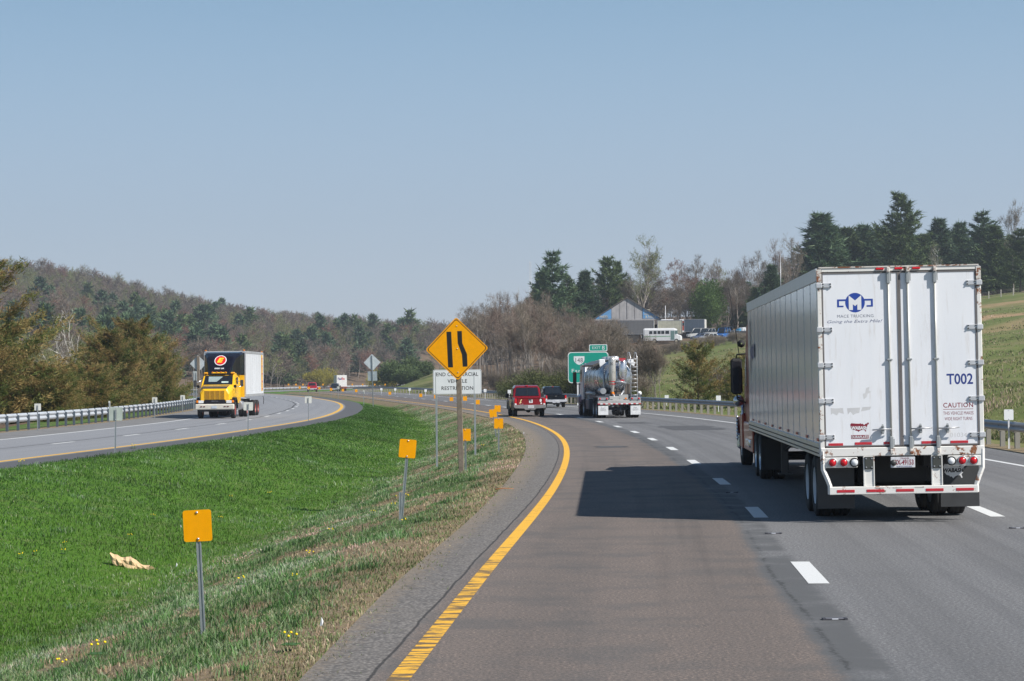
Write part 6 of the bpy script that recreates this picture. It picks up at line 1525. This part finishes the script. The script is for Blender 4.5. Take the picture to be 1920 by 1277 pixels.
# nose of the green slope
for a in [('dark_evergreen', 745, 668, 455, 'dark evergreen shrub at the left end of the green slope', 1.1), ('dark_evergreen', 779, 662, 460, 'taller dark evergreen shrub on the green slope', 1.0), ('dark_evergreen', 762, 684, 450, 'low dark evergreen shrub between two others on the green slope', 1.2)]: tree_px(*a[:4], a[4], 'evergreen shrubs on the green slope', a[5])
for a in [('yellow_bush', 596, 690, 655, 'yellow flowering shrub left of the far white trailer', 1.3), ('yellow_bush', 613, 698, 650, 'lower yellow flowering shrub touching the far white trailer', 1.0), ('yellow_bush', 715, 694, 640, 'bright yellow shrub behind the back turned square plate', 1.0), ('yellow_bush', 733, 706, 636, 'small yellow shrub beside the evergreen shrubs', .9)]: tree_px(*a[:4], a[4], 'yellow shrubs beyond the far guardrail', a[5])
for i in range(26):
    d = rt.uniform(470, 560); px = rt.uniform(800, 990); tree_px(rt.choice(['bare0', 'bare1', 'bare3', 'slim1', 'budgreen']), px, np.interp(px, [800, 850, 900, 990], [640, 600, 580, 560]) + rt.uniform(0, 30), d, 'bare tree on the rise behind the diamond sign', 'bare trees on the rise behind the diamond sign', rt.uniform(.8, 1.1))
# left bronzed pines
GL = 'bronzed pines beyond the left guardrail'
for a in [('bronze2', -62, 500, 128, 'huge bronzed pine cut by the left edge of the picture', 1.15, .5), ('bronze0', 40, 680, 138, 'olive bronzed pine low at the left edge', 1.3, 1), ('bronze1', 128, 688, 150, 'bronzed pine below the white barked tree', 1.25, 2), ('bronze0', 205, 630, 158, 'broad bronzed pine in the middle of the group', 1.1, 3),
          ('bronze1', 252, 612, 172, 'tallest bronzed pine at the right of the group', 1.05, 4.1), ('bronze0', 292, 655, 170, 'bronzed pine at the right end of the group', 1.0, 5.2), ('bronze1', 170, 690, 142, 'small bronzed pine in front of the group', 1.4, 1.3), ('bronze1', 85, 690, 130, 'low bronzed pine just behind the leftmost marker', 1.4, 2.3), ('bronze0', 322, 722, 185, 'lowest bronzed pine near the small white sign', 1.3, .2)]:
    tree_px(a[0], a[1], a[2], a[3], a[4], GL, a[5], a[6])
tree_px('sycamore', 124, 553, 205, 'bare tree with a white trunk above the bronzed pines', None, .8, 1.0)
for px, top in ((60, 620), (95, 632), (170, 610), (150, 640)): tree_px('budgreen', px, top, 215 + px * .2, 'budding tree behind the bronzed pines around the white barked tree', 'budding trees behind the bronzed pines', 1.1)

# ------------------------------------------------------------------ wooded hills
def hill_trees():
    pr = {}
    for i in range(3): t = g_conifer(90 + i, 15, 4.6, 15, 6, 9, .05, .12, .65, 1.3, .55, .1, .45, False); pr[f'c{i}'] = t
    for i in range(4): t = g_bare(95 + i, 14, .33, 3, (5, 7), 1.9, .12, .011, .3, 13); pr[f'b{i}'] = t
    return pr
HP = hill_trees()
HM = {'c0': NEEDLEB, 'c1': NEEDLE, 'c2': NEEDLEB, 'b0': TWIG, 'b1': TWIG, 'b2': TWIGR, 'b3': TWIG}
for k, t in HP.items(): ZL['h' + k] = t.meshes('hill_' + k, BARK if k[0] == 'b' else BARKD, HM[k])
ZL['hg'] = [ZL['hb1'][0], HP['b1'].meshes('hill_bud', BARK, BUDG)[1]]; ZL['hr'] = [ZL['hb2'][0], HP['b2'].meshes('hill_bud', BARK, BUDR)[1]]
for k, v in (('hc', ('pine_tree', 'pine')), ('hb', ('bare_tree', 'bare tree')), ('hg', ('budding_tree', 'tree')), ('hr', ('budding_tree', 'tree'))): NAMES[k] = v
def pick(px, y, r_):
    v = math.sin(px * .017 + 1.3) * math.sin(y * .011 + px * .006) + .5 * math.sin(px * .041 - y * .02)
    con = .03 + (.22 if 180 < px < 420 and 620 < y < 860 else 0) + (.2 if 600 < px < 800 and 700 < y < 960 else 0) + (.2 if v > .8 else 0)
    if y > 880: con *= .25
    if r_.random() < con * .7: return 'c'
    q = r_.random()
    return 'g' if q < (.42 if v < -.25 or 480 < px < 640 else .26) else 'r' if q > .9 else 'b'
pts = []; rh = random.Random(9)
d = 300.0
while d < 1230:
    step = 6.0 if d < 700 else 6.8
    x = -.27 * d - 25
    while x < .06 * d + 12:
        xx = x + rh.uniform(-2.6, 2.6); yy_ = d + rh.uniform(-2.6, 2.6); px = 960 + xx / yy_ * 4000
        if px < 1080: pts.append((xx, yy_, px))
        x += step
    d += step * 1.15
A = np.array(pts); so, sl = zones(A[:, 0], A[:, 1]); Z = terrain(A[:, 0], A[:, 1])
keep = ((sl < -(LRAIL + 9)) | ((so > railoff(A[:, 1]) + 30) & (A[:, 1] > 640)) | (A[:, 1] > 900))
keep &= ~((A[:, 1] < 640) & (A[:, 2] > 540)); keep &= ~((A[:, 1] < 600) & (A[:, 2] > 330)); keep &= ~(A[:, 1] < 470) 
# only the trees a ray from the camera area can reach: crowns rising above the ground before them
hid = np.zeros(len(A), bool)
order = np.argsort(A[:, 1]); bins = np.full(2400, -1e9)
for i in order:
    if not keep[i]: continue
    b = int(np.clip(A[i, 2] + 400, 0, 2399)); e = (Z[i] + 15 - CAM_H) / A[i, 1]
    if e < bins[b] - .001: hid[i] = True
    e2 = (Z[i] + 7 - CAM_H) / A[i, 1]; lo_, hi_ = max(0, b - 14), min(2400, b + 14); bins[lo_:hi_] = np.maximum(bins[lo_:hi_], e2)
keep &= ~hid
A = A[keep]; Z = Z[keep]; o_ = np.argsort(A[:, 1]); A = A[o_]; Z = Z[o_]
print('HILL TREES', len(A))
inframe = (A[:, 2] > -40) & (A[:, 2] < 1100)
cnt = {'c': 0, 'b': 0, 'g': 0, 'r': 0}; mass = []
LBL = {'c': 'dark pine growing on the wooded hill across the road', 'b': 'bare tree growing on the wooded hill across the road', 'g': 'pale green budding tree on the wooded hill across the road', 'r': 'red budding tree on the wooded hill across the road'}
for i in range(len(A)):
    k = pick(A[i, 2], A[i, 1], rh); v = {'c': f'hc{rh.randrange(3)}', 'b': f'hb{rh.randrange(4)}', 'g': 'hg', 'r': 'hr'}[k]; s = rh.uniform(.62, 1.0) * (1.1 if k == 'c' else 1)
    lim = 70 if k in 'gr' else 110 if k == 'c' else 36
    if cnt[k] < lim and inframe[i]:
        cnt[k] += 1; t_ = tree(v, (A[i, 0], A[i, 1], Z[i]), s, LBL[k], {'c': 'pines on the wooded hill', 'b': 'bare trees on the wooded hill', 'g': 'green budding trees on the wooded hill', 'r': 'red budding trees on the wooded hill'}[k], 1.15)
    else: mass.append((k, v, A[i, 0], A[i, 1], Z[i], s))
# the rest is one mass of forest
MATS = [NEEDLEB, NEEDLE, TWIG, TWIGR, BUDG, BUDR, BARK]
src = {}
for k, t in HP.items(): src['h' + k] = (np.array([tuple(v) for v in t.cv], np.float32), np.array(t.cf), np.array([tuple(v) for v in t.tv], np.float32), np.array(t.tf))
src['hg'] = src['hb1']; src['hr'] = src['hb2']; MI = {'hc0': 0, 'hc1': 1, 'hc2': 0, 'hb0': 2, 'hb1': 2, 'hb2': 3, 'hb3': 2, 'hg': 4, 'hr': 5}
Vs, Fs, Ms, b = [], [], [], 0
for (k, v, x, y, z, s) in mass:
    cv, cf, tv, tf = src[v]; a = rh.random() * 6.28; c_, s_ = math.cos(a), math.sin(a); s2 = s * 1.12
    for V_, F_, m_ in ((cv, cf, MI[v]), (tv, tf, 6)):
        if m_ == 6 and y > 900: continue
        P_ = np.stack([(V_[:, 0] * c_ - V_[:, 1] * s_) * s2 + x, (V_[:, 0] * s_ + V_[:, 1] * c_) * s2 + y, V_[:, 2] * s + z - .2], -1); Vs.append(P_); Fs.append(F_ + b); Ms.append(np.full(len(F_), m_)); b += len(V_)
if Vs:
    hf = np_mesh('hillside_forest', np.concatenate(Vs), np.concatenate(Fs), MATS, mat_idx=np.concatenate(Ms)); tag(hf, None, None, None, 'stuff'); print('MASS', len(mass), b)
# ------------------------------------------------------------------ the yard on the hill
def place(px, d, py=None): g_ = TP(px, d); return Vector((g_.x, d, g_.z if py is None else P(px, py, d).z))
def barn():
    d = 455; mk = d / 4000; p = TP(1177, d); zb = P(1177, 641, d).z - .6
    root = empty('gabled_shed', (p.x, d, zb), R(-4), 'weathered metal shed with a grey and blue gable on the hill', 'shed')
    W_ = 62.5 * mk; ze = (641 - 598) * mk + .6; za = (641 - 559) * mk + .6
    cor = N('corrugated_sheet'); o = cor.obj(); wv = cor.t.nodes.new('ShaderNodeTexWave'); wv.inputs['Scale'].default_value = 1.1; cor.l(o, wv.inputs[0]); n1 = cor.noise(.5, 4, .6, o)
    cor.set(Base__Color=cor.ramp(n1, [(.3, (.34, .33, .33)), (.7, (.48, .46, .46))]), Roughness=.6); cor.bump(wv.outputs['Fac'], .4, .05)
    q = MB(); q.prism([(-W_, ze), (0, za), (W_, ze), (W_, ze - .25), (-W_, ze - .25)], 'y', 0, .15, 0); gb = q.build('gable', cor.m, root)
    BLU = M_('faded_blue_sheet', (.14, .34, .62), .5, scale=1)
    sl_ = (za - ze) / W_
    for s_ in (-1, 1):
        q = MB(); xa = (-3.3 if s_ < 0 else 3.3); pts = [(xa, ze + .05), (s_ * (W_ - .1), ze + .05), (xa, ze + (W_ - abs(xa)) * sl_ - .1)]; q.prism(pts, 'y', -.03, -.002, 0); q.build('blue_panel', BLU, gb)
    q = MB()
    for x in (-3.3, -1.6, 0, 1.6, 3.3): q.box((x, -.04, ze + (W_ - abs(x)) * sl_ / 2), (.05, .03, (W_ - abs(x)) * sl_), 0)
    q.build('sheet_seam', M_('seam_brown', (.13, .11, .11), .7), gb)
    for s, x, z, w_, h_ in (('PARTS', -5.0, .55, 1.7, .5), ('AUTO', 4.3, 1.7, 1.3, .6), ('AUTO', 4.2, .95, 1.2, .35), ('& PARTS', 5.0, .4, 2.2, .55)): text(s, w_, h_, M_('old_cream_paint', (.6, .57, .48), .6), gb, (x, -.05, ze + z), '-y', .03)
    q = MB(); q.prism([(-W_ - .3, ze - .1), (0, za + .1), (W_ + .3, ze - .1), (W_ + .3, ze + .02), (0, za + .24), (-W_ - .3, ze + .02)], 'y', -.3, 16, 0); q.build('roof', M_('rusty_roof', (.2, .17, .15), .6, .1, .2, .6), root)
    q = MB(); q.box((-W_ + .1, 8, ze / 2), (.15, 16, ze), 0).box((W_ - .1, 8, ze / 2), (.15, 16, ze), 0).box((0, 15.9, ze / 2), (2 * W_ - .2, .15, ze), 0).box((-W_ + 1.1, 0.07, ze / 2 - .15), (1.9, .12, ze - .3), 0); q.build('wall', cor.m, root)
    q = MB(); q.prism([(-2.4, ze - 1.35), (0, ze - .35), (0, ze - .25), (-2.4, ze - 1.25)], 'x', -W_ + .4, W_ - .1, 0); q.build('awning', M_('dark_awning', (.07, .06, .055), .7), root)
    for x in (-W_ + .6, -3, 0, 3, W_ - .4): q = MB(); q.box((x, -2.2, (ze - 1.2) / 2), (.12, .12, ze - 1.2), 0); q.build('post', WHITE, root)
    q = MB(); q.box((-1.2, -.03, 1.2), (7.5, .05, 2.2), 0); q.build('lower_panel', M_('pale_patchy_panel', (.45, .42, .38), .6, scale=1.6), root)
    q = MB(); q.box((W_ + 1.3, 1.2, (641 - 609) * mk + .6), (2.9, 2.4, 2.1), 0, bev=.1); q.prism([(W_ - .1, .6), (W_ + 1.0, (641 - 603) * mk), (W_ - .1, (641 - 603) * mk)], 'y', -.2, 0.1, 0); q.build('side_annex', WHITE, root)
barn()
def bus():
    d = 428; mk = d / 4000; p = P(1243, 643.5, d); root = empty('old_bus', (p.x, d, p.z), R(-9), 'white old bus with a green stripe parked below the shed', 'bus')
    q = MB(); L = 7.6; W_ = 2.3
    q.loft([[(x, y0, .5), (x, -y0, .5), (x, -y0, zt - .35), (x, -y0 * .85, zt), (x, y0 * .85, zt), (x, y0, zt - .35)] for x, y0, zt in ((-L / 2, W_ / 2 - .05, 2.85), (-L / 2 + .25, W_ / 2, 3.0), (L / 2 - 1.5, W_ / 2, 3.0), (L / 2 - .95, W_ / 2 - .02, 2.8))], 0)
    q.loft([[(x, y0, .55), (x, -y0, .55), (x, -y0, zt - .1), (x, -y0 * .85, zt), (x, y0 * .85, zt), (x, y0, zt - .1)] for x, y0, zt in ((L / 2 - .95, W_ / 2 - .05, 1.75), (L / 2 - .2, W_ / 2 - .12, 1.55), (L / 2, W_ / 2 - .25, 1.2))], 0)
    b_ = q.build('body', WHITE, root, fix=True)
    for x in (-2.3, -1.45, -.65, .1, 1.0): q = MB(); q.box((x, -W_ / 2 - .005, 2.15), (.62 if x < 1 else .75, .04, .62), 0, bev=.05); q.build('window', GLASS, b_)
    q = MB(); q.box((2.05, -W_ / 2 - .005, 1.55), (.75, .04, 1.8), 0); q.build('door', M_('pale_glass', (.16, .25, .24), .2), b_)
    q = MB(); q.box((L / 2 - .95, 0, 2.2), (.05, 1.9, .7), 0).box((2.75, -W_ / 2 - .005, 2.15), (.4, .04, .7), 0); q.build('windscreen', M_('pale_glass', (0, 0, 0)), b_)
    q = MB(); q.box((-L / 2 + .02, 0, 2.1), (.06, 1.6, .6), 0); q.build('rear_window', GLASS, b_)
    q = MB(); q.box((-1.0, -W_ / 2 - .004, 1.35), (5.2, .02, .16), 0); q.build('green_stripe', M_('pale_green_stripe', (.25, .45, .3), .5), b_)
    for x in (-1.55, 2.8):
        for y, rt_ in ((-W_ / 2 + .1, 0), (W_ / 2 - .1, 1)): w_ = wheel(root, x, y, .42, .26, False, M_('tan_rim', (.45, .38, .28), .6), False); w_.rotation_euler = (0, 0, R(90) + math.pi * rt_)
    q = MB(); q.box((0, 0, .55), (L - .6, 1.8, .2), 0); q.build('chassis', FRAME, root)
bus()
def container(px, py, d, L, W_, H_, c, label, rz, name='shipping_container', endc=None, wheels=False):
    p = P(px, py, d); root = empty(name, (p.x, d, p.z), rz, label, 'container' if not wheels else 'trailer')
    z0 = .2 if not wheels else 1.1; q = MB(); q.box((0, W_ / 2, z0 + H_ / 2), (L, W_, H_), 0, bev=.03)
    for k in range(int(L / .35)): q.box((-L / 2 + .2 + k * .35, -.015, z0 + H_ / 2), (.12, .04, H_ - .25), 0)
    q.build('body', M_('box_' + label[:12].replace(' ', '_'), c, .55, scale=1.5), root)
    q = MB(); q.box((L / 2 + .012, W_ / 2, z0 + H_ / 2), (.03, W_ - .1, H_ - .1), 0); q.build('end_door', M_('end_' + label[:12].replace(' ', '_'), endc or c, .5), root)
    q = MB()
    for s_ in (-1, 1): q.box((s_ * (L / 2 - .05), -.02, z0 + H_ / 2), (.12, .05, H_), 0)
    q.box((0, -.02, z0 + H_ - .05), (L, .05, .1), 0).box((0, -.02, z0 + .05), (L, .05, .1), 0); q.build('frame', STEEL, root)
    if wheels:
        for x in (-L * .33, L * .33): 
            w_ = wheel(root, x, .25, .5, .27, False, STEEL); w_.rotation_euler = (0, 0, R(90))
        q = MB(); q.box((0, W_ / 2, 1.0), (L * .9, 1.0, .2), 0); q.build('chassis', FRAME, root)
container(1185, 637, 446, 9.2, 2.5, 2.9, (.17, .17, .175), 'dark grey ribbed box trailer parked in front of the shed', R(-6), 'parked_trailer', (.42, .42, .4), True)
container(1256, 628, 448, 5.2, 2.5, 2.9, (.5, .49, .4), 'cream storage box between the shed and the grey trailer', R(-5))
container(1302, 632, 442, 4.3, 2.5, 2.6, (.12, .15, .19), 'slate blue box trailer with a white end right of the cream box', R(-14), 'parked_trailer', (.6, .6, .58), True)
def old_truck():
    p = P(1283, 628, 452); root = empty('old_truck', (p.x, 452, p.z), R(0), 'old truck with a red rear and white roof between the boxes', 'truck')
    q = MB(); q.box((0, 1, 1.9), (1.9, 2.4, 2.1), 0, bev=.1); q.build('cab', M_('faded_red_truck', (.35, .05, .03), .5), root)
    q = MB(); q.box((.1, 1, 3.1), (2.3, 2.6, .35), 0, bev=.08); q.build('roof', WHITE, root); q = MB(); q.box((0, -.22, 2.3), (1.5, .05, .6), 0); q.build('window', GLASS, root)
    q = MB(); q.box((0, .0, .75), (1.9, .5, .35), 0); q.build('bumper', WHITE, root)
    for x in (-.8, .8): wheel(root, x, .9, .48, .26, False, STEEL)
old_truck()
def yard_car(px, py, d, c, rz, kind, label):
    p = P(px, py, d); root = empty('parked_' + ('van' if kind == 'van' else 'pickup' if kind == 'pickup' else 'car'), (p.x, d, p.z), rz, label, kind, 'vehicles parked in the yard')
    pm = paint('yard_paint_' + str(px), c, .3, .1, .08); L = 4.5; H1, H2 = (1.05, 1.42) if kind == 'car' else (1.15, 1.85) if kind == 'pickup' else (1.2, 2.0)
    q = MB(); q.loft([[(x, -hw, .28), (x, hw, .28), (x, hw, z), (x, hw * .88, z + .08), (x, -hw * .88, z + .08), (x, -hw, z)] for x, hw, z in ((-L / 2, .7, .62), (-L / 2 + .2, .84, .85), (0, .88, .92), (L / 2 - .5, .86, .82), (L / 2, .7, .6))], 0); b_ = q.build('body', pm, root, fix=True)
    ca = {'car': (-1.6, -1.1, .5, 1.1), 'pickup': (-.5, -.35, .8, 1.3), 'van': (-2.1, -2.0, .9, 1.7)}[kind]
    zt = {'car': 1.42, 'pickup': 1.7, 'van': 2.0}[kind]
    q = MB(); q.loft([[(x0, -.78, .9), (x0, .78, .9), (x1, .66, zt), (x1, -.66, zt)] for x0, x1 in ((ca[0], ca[1]), (ca[3], ca[2]))], 0); g_ = q.build('window_band', GLASS, root, fix=True)
    q = MB(); q.box(((ca[1] + ca[2]) / 2, 0, zt + .02), (ca[2] - ca[1] + .12, 1.36, .06), 0, bev=.02); q.build('roof', pm, root)
    q = MB()
    for f in (0, .5, 1):
        for s_ in (-1, 1): q.tube([(ca[0] + (ca[3] - ca[0]) * f, s_ * .79, .9), (ca[1] + (ca[2] - ca[1]) * f, s_ * .67, zt)], .05, 5)
    q.build('pillar', pm, root)
    for s_ in (-1, 1): q = MB(); q.box((L / 2 - .03, s_ * .55, .66), (.08, .26, .14), 0, bev=.02); q.build('headlight', CLEAR, b_); q = MB(); q.box((-L / 2 + .03, s_ * .58, .7), (.08, .22, .12), 0); q.build('tail_light', RED_L, b_)
    for x in (-1.35, 1.35):
        for y, t_ in ((-.76, 0), (.76, 1)): w_ = wheel(root, x, y, .31, .2, False, STEEL); w_.rotation_euler = (0, 0, R(90) + math.pi * t_)
    return root
yard_car(1316, 638.5, 428, (.08, .11, .2), R(200), 'car', 'dark blue car at the left of the parked row')
yard_car(1331, 639.5, 420, (.62, .64, .66), R(215), 'car', 'white car in front of the silver pickup in the yard')
yard_car(1336, 632, 436, (.4, .41, .42), R(190), 'pickup', 'silver pickup behind the white car in the yard')
yard_car(1357, 634, 430, (.02, .13, .42), R(245), 'van', 'bright blue van in the middle of the parked row')
yard_car(1376, 634, 432, (.5, .5, .48), R(160), 'car', 'pale car just right of the blue van'); yard_car(1390, 634.5, 426, (.03, .05, .09), R(195), 'car', 'dark car near the front end of the semi trailer')
yard_car(1408, 630, 432, (.05, .03, .06), R(170), 'car', 'dark purple car half hidden by the semi trailer')
yard_car(1309, 634, 440, (.6, .6, .6), R(185), 'van', 'white van behind the dark blue car'); yard_car(1368, 628.5, 445, (.62, .62, .6), R(200), 'pickup', 'white pickup behind the blue van'); yard_car(1400, 628.5, 446, (.6, .6, .58), R(170), 'car', 'white car behind the dark car at the end of the row')
q = MB(); q.box((0, 0, .35), (6.2, 1.4, .12), 0, ry=R(-4)); q.box((-2.5, 0, .15), (.12, 1.2, .3), 0).box((2.5, 0, .2), (.12, 1.2, .4), 0); rp = q.build('loading_ramp', M_('pale_ramp', (.6, .62, .66), .4)); p = P(1345, 641.5, 415); rp.location = p; rp.rotation_euler = (0, 0, R(8)); tag(rp, 'long pale ramp lying in front of the parked cars', 'ramp')
q = MB(); r9 = random.Random(4)
for k, (m_, cx) in enumerate([(0, -.7), (1, .1), (0, .5), (1, -.2), (0, .2)]):
    V = [(cx + math.cos(a) * .6 * r9.uniform(.7, 1.2), math.sin(a) * .5, z + r9.uniform(-.1, .1)) for z, s in ((0, 1), (.5 + .15 * k, .9)) for a in [i * math.pi / 4 for i in range(8)]]
    q.add(V, [(i, (i + 1) % 8, 8 + (i + 1) % 8, 8 + i) for i in range(8)] + [tuple(range(8, 16))], m_)
sp_ = q.build('scrap_pile', [M_('scrap_white', (.6, .62, .63), .5), M_('scrap_blue', (.03, .28, .5), .5)]); sp_.location = P(1389, 630, 434); sp_.scale = (1.6, 1.4, 1.5); tag(sp_, 'heap of white and turquoise scrap behind the dark cars', 'scrap heap')
# yard fence: thin posts and wires along the top of the field
def fence(name, pts, label, postm, h_, pw, rails, rw, railm):
    root = empty(name, pts[0], 0, label, 'fence'); o0 = Vector(pts[0])
    q = MB(); q.box((0, 0, h_ / 2), (pw, pw, h_), 0); me = None
    for p in pts:
        if me is None: o_ = q.build('post', postm, root); me = o_.data
        else: o_ = link('post', me, root)
        o_.location = Vector(p) - o0
    for z in rails:
        q = MB(); q.tube([Vector(p) - o0 + Vector((0, 0, z)) for p in pts], rw, 4, smooth=False); q.build('rail', railm, root)
fence('wire_fence', [place(px, d) for px, d in ((1225, 372), (1257, 378), (1290, 384), (1321, 390), (1339, 394), (1356, 398), (1387, 404), (1408, 408), (1440, 414))], 'wire fence with pale posts along the top edge of the green field', M_('pale_fence_post', (.42, .4, .36), .8), 1.25, .14, (.5, 1.0), .012, STEEL)
fence('rail_fence', [place(px, 386 + (px - 1850) * .02) for px in (1790, 1812, 1834, 1856, 1879, 1902, 1925, 1948)], 'dark board fence with pale posts on the ridge at the right edge', M_('pale_fence_post', (0, 0, 0)), 1.35, .16, (.35, .65, .95, 1.2), .05, M_('dark_board', (.05, .04, .035), .8))
for px, d, top, r_, lb, m_ in [(1466, 430, 472, .07, 'tall pale pole among the trees left of the trailer roof', STEEL), (1249, 458, 573, .07, 'thin pale pole beside the shed annex', WHITE)]:
    g_ = TP(px, d); h_ = P(px, top, d).z - g_.z; q = MB(); q.tube([(0, 0, 0), (0, 0, h_)], [r_ * 1.2, r_ * .8], 8); o_ = q.build('utility_pole', m_); o_.location = g_; tag(o_, lb, 'pole')
def mast():
    g_ = TP(996, 470); h_ = P(996, 490, 470).z - g_.z; root = empty('lattice_mast', g_, 0, 'thin lattice mast left of the large dark pine on the hill', 'mast')
    for k in range(3):
        a = k * 2.094; q = MB(); q.tube([(math.cos(a) * .35, math.sin(a) * .35, 0), (math.cos(a) * .18, math.sin(a) * .18, h_)], .035, 4); q.build('leg', STEEL, root)
    q = MB()
    for i in range(26):
        z0, z1 = h_ * i / 26, h_ * (i + 1) / 26
        for k in range(3):
            a, b_ = k * 2.094, (k + 1) * 2.094; r0_, r1_ = .35 - .17 * z0 / h_, .35 - .17 * z1 / h_; q.tube([(math.cos(a) * r0_, math.sin(a) * r0_, z0), (math.cos(b_) * r1_, math.sin(b_) * r1_, z1)], .02, 3)
    q.build('bracing', STEEL, root)
mast()

# ------------------------------------------------------------------ haze
def haze(density):
    q = MB(); x0, x1, y0, y1, z0, z1 = -1100, 900, -60, 1500, -14, 120
    q.box(((x0 + x1) / 2, (y0 + y1) / 2, (z0 + z1) / 2), (x1 - x0, y1 - y0, z1 - z0), 0)
    m = bpy.data.materials.new('haze'); m.use_nodes = True; t = m.node_tree; t.nodes.clear(); o = t.nodes.new('ShaderNodeOutputMaterial'); v = t.nodes.new('ShaderNodeVolumePrincipled')
    v.inputs['Color'].default_value = (.82, .9, 1, 1); v.inputs['Density'].default_value = density; v.inputs['Anisotropy'].default_value = .3; t.links.new(v.outputs[0], o.inputs['Volume'])
    h = q.build('haze', m); tag(h, kind='stuff')
if HAZE > 0: haze(HAZE)
